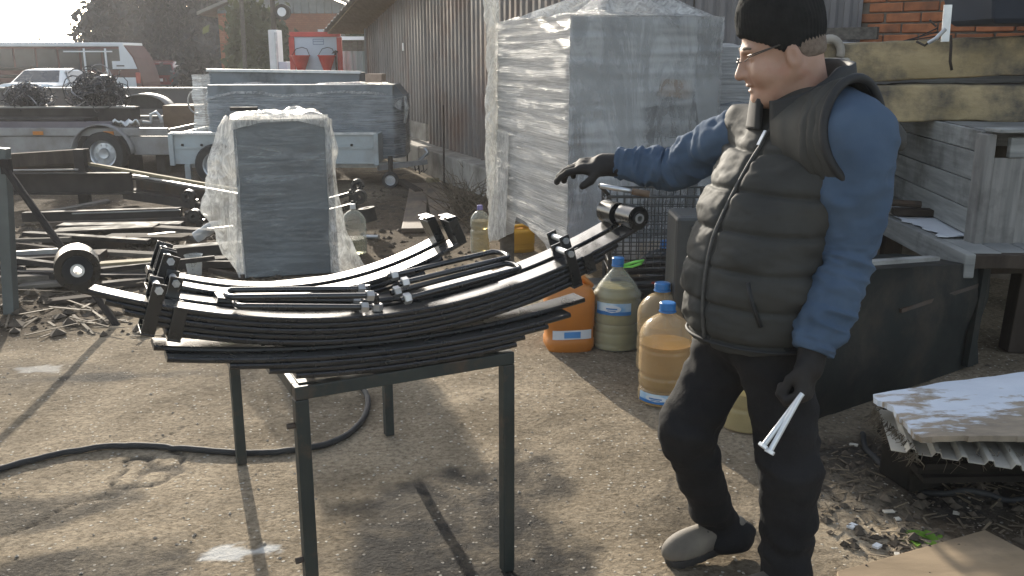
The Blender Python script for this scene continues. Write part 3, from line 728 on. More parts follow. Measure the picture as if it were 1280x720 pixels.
# the far hedge of bare twigs: one mass
r_ = np.random.default_rng(31); hb = MB()
for k in range(520):
    x = -60 + 34 * r_.random(); y = 66 + 6 * r_.random(); h = 1.8 + 2.1 * r_.random() * (0.55 + 0.45 * math.sin(x * 0.6) ** 2)
    a = (r_.random() - 0.5) * 0.9; p = V(x, y, -0.2); q = p + V(a, 0.2 * a, h)
    hb.tube([p, (p + q) / 2 + V(0.08, 0, 0), q], [0.07, 0.05, 0.012], 4)
    for j in range(4):
        m0 = p + (q - p) * (0.4 + 0.13 * j); hb.tube([m0, m0 + V((r_.random() - 0.5) * 1.3, 0, 0.45 + 0.4 * r_.random())], [0.03, 0.008], 3)
o = hb.build('far_hedge', m_bare, origin=(-43, 68, 0)); props(o, 'far line of bare hedge twigs under the pale sky', 'hedge', kind='stuff')

# ================================================================== PARKED VEHICLES
def loft(rings, cap=True):
    rings = [[np.asarray(p, float) for p in rr] for rr in rings]; n = len(rings[0]); mb = MB()
    vs = [p for rr in rings for p in rr]
    fs = [(i * n + k, i * n + (k + 1) % n, (i + 1) * n + (k + 1) % n, (i + 1) * n + k) for i in range(len(rings) - 1) for k in range(n)]
    if cap: fs += [tuple(range(n))[::-1], tuple(range((len(rings) - 1) * n, len(rings) * n))]
    return mb.add(vs, fs)
def wheel(parent, c, ax, r, w, rimmat, tyre=m_rubber, rim_r=0.62):
    c, ax = np.asarray(c, float), unit(ax); Rm = frame(ax)
    prof = [(rim_r * r, -w / 2), (r * 0.93, -w / 2), (r, -w * 0.32), (r, w * 0.32), (r * 0.93, w / 2), (rim_r * r, w / 2), (rim_r * r, -w / 2)]
    wt = MB().lathe(prof, 28, c, Rm, cap=False).build('wheel', tyre, parent, smooth=35)
    mb = MB(); d = -1 if (ax @ V(0, -1, 0)) < 0 else 1
    mb.lathe([(0.02, 0.30 * w), (0.22 * r, 0.34 * w), (0.26 * r, 0.2 * w), (0.5 * r, 0.16 * w), (0.56 * r, 0.42 * w), (rim_r * r, 0.46 * w), (rim_r * r, -0.4 * w), (0.02, -0.4 * w)], 28, c, Rm)
    for k in range(10):
        a = 2 * math.pi * k / 10; q = c + Rm @ V(0.40 * r * math.cos(a), 0.40 * r * math.sin(a), 0.17 * w)
        mb.cyl(q, q + ax * 0.012, 0.05 * r, 8)
    mb.build('rim', rimmat, wt, smooth=35)
    return wt
def car_body(sec, W, mat, parent, loc, name='body'):
    """sec: list of (y, ztop, half width at waist, half width at roof, zwaist)"""
    rings = []
    for (y, zt, hw, hr, zw) in sec:
        hr = min(hr, hw); zb = 0.28
        pts = [(-hw * 0.93, zb), (-hw, zb + 0.2), (-hw, zw), (-hr, max(zt - 0.03, zw)), (-hr * 0.85, max(zt, zw)), (hr * 0.85, max(zt, zw)), (hr, max(zt - 0.03, zw)), (hw, zw), (hw, zb + 0.2), (hw * 0.93, zb)]
        rings.append([(loc[0] + a, loc[1] + y, loc[2] + c) for a, c in pts])
    return loft(rings).build(name, mat, parent, smooth=40, bevel=0.02)
m_carwhite = M('white_car_paint', (0.55, 0.60, 0.61), (0.60, 0.65, 0.66), 0.25, scale=2, coat=0.6)
m_carred = M('dark_red_car_paint', (0.13, 0.016, 0.018), (0.17, 0.022, 0.024), 0.25, scale=2, coat=0.6)
m_lampred = M('red_lamp', (0.35, 0.03, 0.02), (0.45, 0.06, 0.03), 0.25, scale=6)
m_amber = M('amber_reflector', (0.48, 0.16, 0.015), (0.6, 0.22, 0.03), 0.3, scale=6)
m_plate = M('number_plate', (0.62, 0.62, 0.6), (0.72, 0.72, 0.7), 0.4, scale=6)
def sedan(label, px, Y, mat, W=1.75, H=1.42, z0=-0.2):
    x = at(px, 100, Y)[0]; c = thing('parked_car', label, 'car', (x, Y, z0)); L = (x, Y, z0); w = W / 2
    car_body([(-2.15, 0.86, w * .86, w * .8, 0.8), (-2.0, 0.98, w * .95, w * .9, 0.9), (-1.4, 1.0, w, w * .9, 0.92), (-0.85, H - 0.03, w, w * .68, 0.93), (0.1, H, w, w * .7, 0.93), (0.75, H - 0.08, w, w * .68, 0.93), (1.35, 0.95, w, w * .9, 0.9), (2.0, 0.85, w * .95, w * .85, 0.8), (2.2, 0.62, w * .8, w * .7, 0.6)], W, mat, c, L)
    # rear window in the sloping back
    a, b_ = V(0, -1.36, 1.015), V(0, -0.90, H - 0.055)
    MB().add([(x - w * .80, Y - 1.375, z0 + 1.03), (x + w * .80, Y - 1.375, z0 + 1.03), (x + w * .63, Y - 0.90, z0 + H - 0.06), (x - w * .63, Y - 0.90, z0 + H - 0.06)], [(0, 1, 2, 3)]).build('rear_window', m_glassdark, c, solid=0.012)
    for sx in (-1, 1):
        MB().add([(x + sx * w * 1.0, Y - 0.95, z0 + 0.96), (x + sx * w * .735, Y - 0.7, z0 + H - 0.07), (x + sx * w * .735, Y + 0.6, z0 + H - 0.10), (x + sx * w * 1.0, Y + 1.0, z0 + 0.96)], [(0, 1, 2, 3)]).build('side_window', m_glassdark, c, solid=0.02)
        MB().box((x + sx * w * .76, Y - 2.12, z0 + 0.78), (0.34, 0.10, 0.14)).build('tail_lamp', m_lampred, c, bevel=0.02)
        for yy in (-1.3, 1.35): wheel(c, (x + sx * (w - 0.1), Y + yy, z0 + 0.31), (sx, 0, 0), 0.31, 0.2, m_zinc)
    MB().box((x, Y - 2.18, z0 + 0.55), (W * 0.9, 0.12, 0.2)).build('bumper', mat, c, bevel=0.03)
    MB().box((x, Y - 2.20, z0 + 0.75), (0.52, 0.03, 0.11)).build('number_plate', m_plate, c)
    return c
sedan('pale silver white saloon car seen from behind, parked beyond the black wire bundles', 71, 31, m_carwhite, 1.78)
def wagon(label, px, Y, mat, W=1.72, H=1.62, z0=-0.2):
    x = at(px, 100, Y)[0]; c = thing('parked_car', label, 'car', (x, Y, z0)); w = W / 2; L = (x, Y, z0)
    car_body([(-2.0, 0.95, w * .94, w * .85, 0.85), (-1.9, H - 0.12, w * .98, w * .78, 0.95), (-1.6, H, w, w * .82, 0.96), (0.4, H, w, w * .82, 0.96), (1.0, 1.02, w, w * .9, 0.96), (1.9, 0.9, w * .95, w * .9, 0.85), (2.05, 0.6, w * .9, w * .8, 0.55)], W, mat, c, L)
    MB().add([(x - w * .84, Y - 1.99, z0 + 1.0), (x + w * .84, Y - 1.99, z0 + 1.0), (x + w * .72, Y - 1.915, z0 + H - 0.17), (x - w * .72, Y - 1.915, z0 + H - 0.17)], [(0, 1, 2, 3)]).build('rear_window', m_glassdark, c, solid=0.012)
    MB().box((x, Y - 2.03, z0 + 0.80), (0.52, 0.03, 0.12)).build('number_plate', m_plate, c)
    MB().box((x, Y - 2.04, z0 + 0.5), (W * 0.97, 0.14, 0.2)).build('bumper', m_rubber, c, bevel=0.03)
    for sx in (-1, 1):
        MB().box((x + sx * w * .86, Y - 2.0, z0 + 0.82), (0.2, 0.08, 0.28)).build('tail_lamp', m_lampred, c, bevel=0.02)
        MB().box((x + sx * (w + 0.09), Y + 0.6, z0 + 1.05), (0.16, 0.08, 0.12)).build('mirror', mat, c, bevel=0.02)
        for yy in (-1.25, 1.3): wheel(c, (x + sx * (w - 0.1), Y + yy, z0 + 0.33), (sx, 0, 0), 0.33, 0.2, m_zinc)
    return c
wagon('dark red estate car with a white number plate, parked before the conifers', 217, 43, m_carred)
# minibus, side on, tail to the right
m_vanbody = M('maroon_van_paint', (0.065, 0.018, 0.016), (0.095, 0.026, 0.023), 0.65, spec=0.2, scale=2)
m_vanwhite = M('white_van_paint', (0.60, 0.63, 0.65), (0.68, 0.71, 0.73), 0.3, scale=2)
YV = 37.0
xv1 = at(177, 90, YV)[0]; xv0 = xv1 - 9.6; zv = -0.2
van = thing('minibus', 'long maroon minibus with a white roof line and white rear corner, seen side on', 'minibus', ((xv0 + xv1) / 2, YV + 1, zv))
def van_prof(y, inset=0.0): 
    zt = 2.30
    return [(xv0, zv + .35), (xv0, zv + zt - 0.1), (xv0 + 0.2, zv + zt), (xv1 - 0.95, zv + zt), (xv1 - 0.55, zv + zt - 0.10), (xv1 - 0.25, zv + 1.75), (xv1 - 0.08, zv + 1.2), (xv1, zv + .8), (xv1 - 0.04, zv + .35)]
MB().prism([(a, c) for a, c in van_prof(0)], (0, YV, 0), (1, 0, 0), (0, 0, 1), (0, 1.95, 0)).build('body', m_vanbody, van, bevel=0.06)
MB().prism([(xv0, zv + 2.16), (xv1 - 0.62, zv + 2.16), (xv1 - 0.62, zv + 2.32), (xv0, zv + 2.32)], (0, YV - 0.03, 0), (1, 0, 0), (0, 0, 1), (0, 2.0, 0)).build('roof', m_vanwhite, van, bevel=0.04)
MB().prism([(xv1 - 0.78, zv + 1.62), (xv1 - 0.78, zv + 2.2), (xv1 - 0.60, zv + 2.2), (xv1 - 0.30, zv + 1.75), (xv1 - 0.15, zv + 1.32), (xv1 - 1.1, zv + 1.32), (xv1 - 1.1, zv + 1.62)], (0, YV - 0.045, 0), (1, 0, 0), (0, 0, 1), (0, 0.03, 0)).build('rear_corner', m_vanwhite, van)
MB().box((xv1 - 0.78, YV - 0.06, zv + 1.44), (0.30, 0.02, 0.05)).build('vent', m_glassdark, van)
xw = xv0 + 0.4
while xw < xv1 - 1.3:
    wnd = MB().box((xw + 0.42, YV - 0.02, zv + 1.68), (0.78, 0.03, 0.78)).build('window', m_glassdark, van, bevel=0.01)
    xw += 0.86
for xx in (xv1 - 2.15, xv1 - 1.32): MB().box((xx, YV - 0.045, zv + 1.55), (0.07, 0.03, 1.1)).build('pillar', m_vanwhite, van)
MB().box((xv1 - 2.0, YV - 0.05, zv + 1.98), (1.9, 0.03, 0.05)).build('trim_rail', m_vanwhite, van)
MB().box((xv1 - 0.14, YV - 0.02, zv + 0.98), (0.16, 0.14, 0.42)).build('tail_lamp', m_lampred, van, bevel=0.03)
MB().box((xv1 - 0.62, YV - 0.05, zv + 0.72), (0.8, 0.05, 0.55)).build('white_panel', m_vanwhite, van, bevel=0.02)
MB().box((xv1 - 1.6, YV - 0.03, zv + 0.8), (1.1, 0.03, 0.28)).build('orange_stripe', m_lampred, van)
for xx in (xv1 - 1.9, xv0 + 1.6): wheel(van, (xx, YV + 0.1, zv + 0.36), (0, -1, 0), 0.36, 0.22, m_zinc)
# long pipes on a rack in front of the minibus: sloping stack at the far left
rack = thing('pipe_rack', 'rack of long dull pipes stacked in rows in front of the minibus', 'pipe rack', (-15.5, 31.5, -0.2))
for k, z in enumerate((0.45, 0.72, 0.98, 1.24)):
    for j in range(2):
        xa, xb = -22 - j, (-13.3 if k > 3 else -15.4) + 0.25 * math.sin(k * 3 + j)
        MB().tube([(xa, 31.3 + 0.25 * j, z - 0.02 * j + 0.0), (xb, 31.3 + 0.25 * j, z - 0.015 * k)], 0.055, 8).build('pipe', m_scrap2, rack, smooth=40)
for xx in (-20.5, -18.2, -15.8):
    MB().box((xx, 31.1, 0.55), (0.08, 0.08, 1.5)).build('upright', m_scrap, rack)

# ================================================================== YARD BEYOND THE TABLE: LOW WALL, WIRE BUNDLES, ODDS
m_duskwall = M('dull_grey_panel', (0.10, 0.095, 0.09), (0.16, 0.15, 0.145), 0.8, scale=2, dirt=(0.08, 0.06, 0.05))
lw = thing('dropside_body', 'long low grey dropside body standing behind the silver trailer', 'truck body', (-8.2, 17.2, 0))
xa, xb = at(-40, 115, 17)[0], at(262, 115, 17)[0]
MB().box(((xa + xb) / 2, 17, 0.80), (xb - xa, 0.06, 0.46)).build('side_panel', m_duskwall, lw, bevel=0.01)
MB().box(((xa + xb) / 2, 16.98, 1.045), (xb - xa, 0.10, 0.03)).build('top_rail', m_bright, lw)
MB().box(((xa + xb) / 2, 18, 0.5), (xb - xa, 2.0, 0.10)).build('floor', m_duskwall, lw)
for xx in np.linspace(xa + 0.3, xb - 0.2, 7): MB().box((xx, 17.9, 0.22), (0.12, 1.6, 0.5)).build('leg', m_scrap2, lw)
m_wire = M('black_wire', (0.016, 0.015, 0.018), (0.04, 0.038, 0.042), 0.5, scale=10)
m_wire2 = M('bright_wire', (0.16, 0.155, 0.16), (0.3, 0.29, 0.3), 0.35, metal=0.5, scale=10)
def wire_ball(label, c, rad, seed):
    r = np.random.default_rng(seed); t = thing('wire_bundle', label, 'wire bundle', c - V(0, 0, rad[2]), 'tangled wire bundles on the trailer load')
    for nm, mt, cnt in (('dark_wire', m_wire, 520), ('bright_wire', m_wire2, 90)):
        mb = MB()
        for k in range(cnt):
            ctr = c + r.normal(size=3) * rad * 0.30; u = unit(r.normal(size=3)); w = unit(np.cross(u, r.normal(size=3))); q = rad.min() * (0.25 + 0.45 * r.random())
            a0 = r.random() * 6.3; arc = 2.2 + 2.5 * r.random()
            pts = [ctr + q * (math.cos(a0 + arc * i / 6) * u + math.sin(a0 + arc * i / 6) * w) for i in range(7)]
            pts = [p if p[2] > c[2] - rad[2] else V(p[0], p[1], c[2] - rad[2]) for p in pts]
            mb.tube(pts, 0.008, 3, cap=False)
        mb.build(nm, mt, t)
YT = 12.85
wire_ball('smaller black tangle of wire on the load in front of the white saloon', at(35, 124, 13.6), V(0.33, 0.3, 0.21), 4)
wire_ball('bigger black tangle of wire with shiny strands in front of the minibus', at(122, 115, 13.6), V(0.42, 0.36, 0.27), 5)

# ================================================================== SILVER CAR TRAILER WITH STEEL LOAD
m_silver = M('dull_silver_panel', (0.24, 0.235, 0.235), (0.34, 0.335, 0.33), 0.45, metal=0.3, scale=1.5, dirt=(0.16, 0.14, 0.125), dscale=1.4)
tr = thing('car_trailer', 'long silver car trailer with amber side reflectors and one wheel under a round arch', 'trailer', (at(100, 200, YT)[0], YT, 0))
xt0, xt1 = at(-70, 180, YT)[0], at(212, 180, YT)[0]
zr0, zr1 = at(100, 197, YT)[2], at(100, 161, YT)[2]
MB().box(((xt0 + xt1) / 2, YT, (zr0 + zr1) / 2 - 0.03), (xt1 - xt0, 0.03, (zr1 - zr0) - 0.14)).build('side_panel', m_silver, tr, bevel=0.006)
MB().box(((xt0 + xt1) / 2, YT - 0.012, zr1 - 0.04), (xt1 - xt0, 0.07, 0.11)).build('top_rail', m_silver, tr, bevel=0.008)
MB().box(((xt0 + xt1) / 2, YT + 0.9, zr0 + 0.06), (xt1 - xt0, 1.8, 0.06)).build('floor', m_darkwood, tr)
MB().box((xt1 + 0.012, YT + 0.9, (zr0 + zr1) / 2), (0.03, 1.8, zr1 - zr0)).build('tail_gate', m_silver, tr, bevel=0.006)
MB().box(((xt0 + xt1) / 2, YT + 1.8, (zr0 + zr1) / 2), (xt1 - xt0, 0.03, zr1 - zr0)).build('side_panel', m_silver, tr)
for px in (50, 138):
    p = at(px, 166, YT); MB().box((p[0], YT - 0.055, p[2] - 0.0), (0.14, 0.02, 0.05)).build('reflector', m_amber, tr, bevel=0.004)
wc = at(133, 194, YT); 
wheel(tr, (wc[0], YT - 0.02, 0.30), (0, -1, 0), 0.30, 0.19, m_zinc)
arch = []
for k in range(15):
    a = math.pi * (0.02 + 0.96 * k / 14); arch.append(V(wc[0] + 0.42 * math.cos(a), YT - 0.16, 0.28 + 0.42 * math.sin(a)))
MB().grid(np.array([[p, p + V(0, 0.28, 0)] for p in arch])).build('mudguard', m_silver, tr, solid=0.012, smooth=True)
MB().prism([(0.40 * math.cos(a), 0.40 * math.sin(a)) for a in np.linspace(0, math.pi, 15)], (wc[0], YT - 0.02, 0.28), (1, 0, 0), (0, 0, 1), (0, 0.02, 0)).build('wheel_well', m_rubber, tr)
for px in (160, 195): 
    q = at(px, 215, YT); MB().box((q[0], YT + 0.3, 0.18), (0.12, 0.2, 0.36)).build('prop', m_scrap2, tr)
def steelbar(name, label, p, q, w, h, mat, cat='steel bar', group=None, chan=False):
    if chan:
        d = unit(q - p); side = unit(np.cross(d, V(0, 0, 1))); u = np.cross(side, d); t_ = min(w, h) * 0.14
        poly = [(-w / 2, -h / 2), (w / 2, -h / 2), (w / 2, -h / 2 + t_), (-w / 2 + t_, -h / 2 + t_), (-w / 2 + t_, h / 2 - t_), (w / 2, h / 2 - t_), (w / 2, h / 2), (-w / 2, h / 2)]
        if side[1] > 0: side = -side
        poly = [(-a, b_) for a, b_ in poly]
        return MB().prism(poly, p, -side, u, q - p).build(name, mat, tagd=T(label, cat, group))
    return MB().bar(p, q, w, h).build(name, mat, bevel=0.004, tagd=T(label, cat, group))
zl = lambda py, Y: at(100, py, Y)[2]
ld = 'steel profiles loaded on the silver trailer'
steelbar('steel_profile', 'long dark channel with a bright top edge lying highest on the silver trailer', V(xt0 - 0.2, 13.5, zl(142, 13.5)), V(at(170, 140, 13.5)[0], 13.5, zl(142, 13.5)), 0.3, 0.19, m_scrap2, 'steel profile', ld)
MB().bar(V(xt0 - 0.2, 13.33, zl(134, 13.33)), V(at(169, 134, 13.33)[0], 13.33, zl(134, 13.33)), 0.05, 0.025).build('flat_strip', m_bright, tagd=T('bright steel strip along the upper edge of the highest load on the trailer', 'steel strip'))
steelbar('steel_profile', 'purple grey square tube resting on the near rail of the silver trailer', V(xt0 - 0.2, YT + 0.06, zl(157, YT)), V(at(140, 157, YT)[0], YT + 0.06, zl(157, YT)), 0.12, 0.10, M('purple_grey_steel', (0.10, 0.085, 0.10), (0.16, 0.14, 0.16), 0.4, scale=3), 'steel profile', ld)
MB().box((at(100, 160, 13.2)[0] - 1, 13.3, 0.62), (xt1 - xt0 - 0.7, 0.8, 0.30)).build('steel_stack', m_scrap2, bevel=0.01, tagd=T('dark flat stack of steel filling the bed of the silver trailer', 'steel stack'))
# crumpled pale cloth on the trailer edge
u = np.linspace(0, 1, 14); G = np.array([[at(142 + 32 * a, 158, YT + 0.02 + 0.25 * b_) + V(0, 0, 0.05 + 0.03 * math.sin(9 * a + 3 * b_) + 0.02 * math.sin(23 * a)) for b_ in np.linspace(0, 1, 6)] for a in u])
MB().grid(G).build('pale_cloth', m_white, solid=0.02, smooth=True, tagd=T('crumpled white cloth on the edge of the silver trailer', 'cloth'))
# old mudguard, brown box, bent tube and ring behind the trailer
YM = 15.4
mg = [at(177, 136, YM) + V(0.42 * math.cos(a), 0, 0.42 * math.sin(a) * 0.55) for a in np.linspace(0.1, math.pi - 0.1, 15)]
MB().grid(np.array([[p, p + V(0, 0.35, 0)] for p in mg])).build('old_mudguard', m_bright, smooth=True, solid=0.02, tagd=T('loose dark curved mudguard with a bright rim behind the trailer load', 'mudguard'))
MB().prism([(0.40 * math.cos(a), 0.22 * math.sin(a)) for a in np.linspace(0, math.pi, 13)], at(177, 136, YM + 0.1), (1, 0, 0), (0, 0, 1), (0, 0.3, 0)).build('tyre_half', m_rubber, tagd=T('black tyre section sitting under the curved mudguard', 'tyre'))
m_brownboard = M('brown_board', (0.13, 0.085, 0.05), (0.2, 0.135, 0.085), 0.8, scale=3, dirt=(0.09, 0.06, 0.04))
p0, p1 = at(205, 160, 14.6), at(247, 132, 14.6)
MB().box(((p0[0] + p1[0]) / 2, 14.9, (p1[2]) / 2), (p1[0] - p0[0], 0.6, p1[2])).build('brown_box', m_brownboard, bevel=0.01, tagd=T('plain brown board box between the trailer load and the wrapped load', 'box'))
q = at(146, 137, 14.2)
MB().tube([q + V(0.0, 0, 0.03), q + V(0.16, 0, 0.04), q + V(0.18, 0, -0.03), q + V(0.05, 0, -0.07), q + V(0.0, 0, -0.12), q + V(0.2, 0, -0.15)], 0.028, 7).build('bent_tube', m_white, smooth=True, tagd=T('bent white tube sticking out behind the load end', 'tube'))
q = at(190, 145, 14.2)
MB().tube([q + V(-0.15, 0, -0.09), q + V(-0.02, 0, -0.1), q + V(-0.02, 0, 0.02), q + V(0.07, 0, 0.06), q + V(0.13, 0, -0.02), q + V(0.14, 0, -0.10)], 0.026, 7).build('bent_tube', m_white, smooth=True, tagd=T('small white looped tube beside the brown box', 'tube'))
q = at(246, 127, 14.0)
MB().tube([q + V(0.13 * math.cos(a), 0.03 * math.sin(a), 0.17 * math.sin(a)) for a in np.linspace(0, 2 * math.pi, 22, endpoint=False)], 0.014, 6, closed=True).build('steel_ring', m_bright, smooth=True, tagd=T('thin pale steel ring leaning by the wrapped load', 'ring'))

# ================================================================== LIGHT TRAILER WITH THE LONG WRAPPED LOAD
m_ltr = M('pale_blue_grey_metal', (0.36, 0.41, 0.42), (0.47, 0.52, 0.53), 0.5, scale=2, dirt=(0.25, 0.25, 0.24), dscale=2)
YL = 11.75
lt = thing('box_trailer', 'pale blue grey box trailer with drop sides, a drawbar and a small jockey wheel', 'trailer', (at(345, 215, YL)[0], YL + 0.7, 0))
xl0, xl1 = at(216, 190, YL)[0], at(471, 190, YL)[0]
zt_, zb_ = at(250, 168, YL)[2], at(250, 205, YL)[2]
zm = (zt_ + zb_) / 2
MB().box(((xl0 + xl1) / 2, YL, (zt_ + zb_) / 2), (xl1 - xl0, 0.035, zt_ - zb_)).build('side_panel', m_ltr, lt, bevel=0.006)
MB().box(((xl0 + xl1) / 2, YL - 0.022, zm + 0.02), (xl1 - xl0 - 0.1, 0.02, 0.03)).build('panel_rib', m_ltr, lt)
MB().box(((xl0 + xl1) / 2, YL - 0.01, zt_ + 0.012), (xl1 - xl0, 0.07, 0.03)).build('top_rail', m_zinc, lt)
MB().box(((xl0 + xl1) / 2, YL + 1.35, (zt_ + zb_) / 2), (xl1 - xl0, 0.035, zt_ - zb_)).build('side_panel', m_ltr, lt)
for xx in (xl0, xl1):
    MB().box((xx, YL + 0.675, (zt_ + zb_) / 2), (0.035, 1.31, zt_ - zb_)).build('end_panel', m_ltr, lt, bevel=0.006)
    MB().box((xx, YL - 0.03, (zt_ + zb_) / 2), (0.06, 0.05, zt_ - zb_ + 0.03)).build('corner_post', m_ltr, lt, bevel=0.006)
for px in (229, 253, 440):
    p = at(px, 181, YL); MB().box((p[0], YL - 0.03, p[2]), (0.03, 0.02, 0.03)).build('latch', m_scrap2, lt, bevel=0.004)
MB().box(((xl0 + xl1) / 2, YL + 0.675, zb_ + 0.02), (xl1 - xl0 - 0.05, 1.3, 0.04)).build('floor', m_darkwood, lt)
MB().box((at(236, 205, YL)[0], YL - 0.03, zb_ / 2), (0.07, 0.06, zb_)).build('prop_leg', m_ltr, lt)
MB().bar(V(xl0, YL + 0.45, zb_ - 0.06), V(at(505, 210, YL)[0], YL + 0.45, zb_ - 0.06), 0.07, 0.07).build('drawbar', m_zinc, lt)
MB().bar(V(xl1, YL + 0.06, zb_ - 0.06), V(at(533, 205, YL + .45)[0], YL + 0.45, zb_ - 0.02), 0.06, 0.06).build('drawbar', m_zinc, lt)
MB().tube([V(at(520, 205, YL)[0], YL + 0.45, zb_ + 0.0), V(at(531, 200, YL)[0], YL + 0.45, zb_ + 0.1), V(at(527, 190, YL)[0], YL + 0.45, zb_ + 0.16)], 0.025, 8).build('coupling_handle', m_zinc, lt, smooth=True)
jx = at(487, 233, 11.4)[0]
MB().tube([(jx, 11.55, 0.12), (jx, 11.55, zb_ + 0.12)], 0.03, 8).build('jockey_tube', m_scrap2, lt)
wheel(lt, (jx, 11.5, 0.105), (0, -1, 0), 0.105, 0.07, m_zinc)
for px in (275, 330):
    wheel(lt, (at(px, 225, YL)[0], YL - 0.05, 0.27), (0, -1, 0), 0.27, 0.16, m_zinc)
    break
for px, ln in ((513, 0.14), (518, 0.18), (524, 0.16)):
    x_ = at(px, 205, YL)[0]; MB().tube([(x_, YL + 0.42, zb_ - 0.02), (x_ + 0.02, YL + 0.42, zb_ - ln), (x_ + 0.06, YL + 0.42, zb_ - ln * 0.7)], 0.008, 5).build('cable', m_rubber, lt)
# ================================================================== FILM WRAPPED GOODS
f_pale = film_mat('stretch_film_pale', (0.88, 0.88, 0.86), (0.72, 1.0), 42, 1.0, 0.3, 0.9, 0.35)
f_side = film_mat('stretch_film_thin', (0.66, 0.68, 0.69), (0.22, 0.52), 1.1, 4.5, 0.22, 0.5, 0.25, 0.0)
f_blue = film_mat('stretch_film_bluish', (0.66, 0.71, 0.75), (0.15, 0.75), 32, 1.2, 0.2, 0.9, 0.25)
f_drape = film_mat('loose_film', (0.76, 0.76, 0.73), (0.42, 0.97), 7, 16, 0.2, 1.0, 0.22)
m_slatebox = M('slate_blue_panel', (0.075, 0.09, 0.10), (0.125, 0.145, 0.155), 0.45, scale=2, stretch=(1, 1, 5), bump=0.15, dirt=(0.045, 0.05, 0.055), dscale=2.2, damt=(0.45, 0.75))
m_cabinet = M('grey_cabinet', (0.20, 0.21, 0.215), (0.29, 0.30, 0.30), 0.5, scale=2, dirt=(0.05, 0.05, 0.05), dscale=1.3, damt=(0.5, 0.7))
m_bluegrey = M('blue_grey_machine', (0.14, 0.165, 0.185), (0.20, 0.23, 0.25), 0.5, scale=2, dirt=(0.05, 0.055, 0.06), dscale=1.8, damt=(0.5, 0.72))

def film_loop(corners, zlo, zhi, off, seed, nz_=46, per=0.03, amp=0.012, zscale=16, bottom=None, smooth_r=0.02, topf=None):
    """closed film skin round a polygon footprint; bottom(s) gives the torn lower edge"""
    pts, nrm, S = [], [], []
    n = len(corners); ctr = np.mean(corners, axis=0); s = 0
    for i in range(n):
        a, b_ = np.asarray(corners[i], float), np.asarray(corners[(i + 1) % n], float); L = np.linalg.norm(b_ - a); m_ = max(3, int(L / per))
        d = (b_ - a) / L; nn = V(d[1], -d[0]); 
        if np.dot(nn, (a + b_) / 2 - ctr) < 0: nn = -nn
        for k in range(m_):
            t = k / m_; pts.append(a + d * L * t); nrm.append(nn); S.append(s + L * t)
        s += L
    pts, nrm, S = np.array(pts), np.array(nrm), np.array(S)
    nr = np.array([unit(nrm[i] + nrm[i - 1]) * 1.15 if np.dot(nrm[i], nrm[i - 1]) < 0.9 else nrm[i] for i in range(len(nrm))])
    G = []
    for v in np.linspace(0, 1, nz_):
        zl_ = np.array([bottom(x / s) for x in S]) if bottom else np.full(len(S), zlo)
        z = zl_ + (zhi - zl_) * v
        q = np.column_stack([S * 1.3, z * zscale]); q2 = np.column_stack([S * 3.0, z * zscale * 2.2])
        o = off + amp * (0.8 * vnoise(q, 1, seed) + 0.5 * vnoise(q2, 1, seed + 3))
        if v in (0.0,): o = o + 0.012 * vnoise(np.column_stack([S * 9, z]), 1, seed + 9)
        p = pts + nr * o[:, None]; G.append(np.column_stack([p, z]))
    G = np.array(G); G = np.concatenate([G, G[:, :1]], 1)
    return MB().grid(G)
def film_top(corners, z, seed, bulge=0.02, amp=0.012, n=24, off=0.012):
    a, b_, c, d = [np.asarray(x, float) for x in corners]; ctr = (a + b_ + c + d) / 4
    a, b_, c, d = [ctr + (x - ctr) * (1 + off / np.linalg.norm(x - ctr) * 1.3) for x in (a, b_, c, d)]; G = []
    for u in np.linspace(0, 1, n):
        row = []
        for v in np.linspace(0, 1, n):
            p = (a * (1 - u) + b_ * u) * (1 - v) + (d * (1 - u) + c * u) * v
            e = min(u, 1 - u, v, 1 - v); w = sstep(0, 0.12, np.array([e]))[0]
            zz = z + w * (bulge + amp * fbm(np.array([[p[0] * 7, p[1] * 7, seed]]), 1, 3, seed)[0])
            row.append((p[0], p[1], zz))
        G.append(row)
    return MB().grid(np.array(G))

# --- tall wrapped cabinet
TC = V(0.365, 5.90); d1, d2 = V(-0.32, 0.947), V(0.947, 0.32)
c0, c1, c2, c3 = TC, TC + d2 * 1.06, TC + d2 * 1.06 + d1 * 1.5, TC + d1 * 1.5
tall = thing('wrapped_cabinet', 'tall grey cabinet on wooden legs, tightly wrapped in pale stretch film', 'wrapped cabinet', (*((c0 + c2) / 2), 0))
zt_ = 1.85
MB().add([(*p, 0.40) for p in (c0, c1, c2, c3)] + [(*p, zt_) for p in (c0, c1, c2, c3)], [(0, 1, 2, 3), (4, 5, 6, 7), (0, 1, 5, 4), (1, 2, 6, 5), (2, 3, 7, 6), (3, 0, 4, 7)]).build('cabinet_body', m_cabinet, tall)
dark = M('dark_machine_side', (0.035, 0.037, 0.04), (0.075, 0.078, 0.08), 0.6, scale=3)
n2 = V(d2[1], -d2[0])
fr = [(0.45, 0.42), (0.92, 0.45), (0.95, 1.02), (0.90, 1.28), (0.86, 1.46), (0.70, 1.45), (0.62, 1.30), (0.50, 1.28), (0.55, 1.05)]
MB().prism(fr, (*(TC + n2 * 0.003), 0), (*d2, 0), (0, 0, 1), (*(n2 * 0.004), 0)).build('dark_panel', dark, tall)
MB().prism([(0.60, 1.36), (0.84, 1.34), (0.86, 1.45), (0.64, 1.47)], (*(TC + n2 * 0.0075), 0), (*d2, 0), (0, 0, 1), (*(n2 * 0.003), 0)).build('brown_panel', m_brownboard, tall)
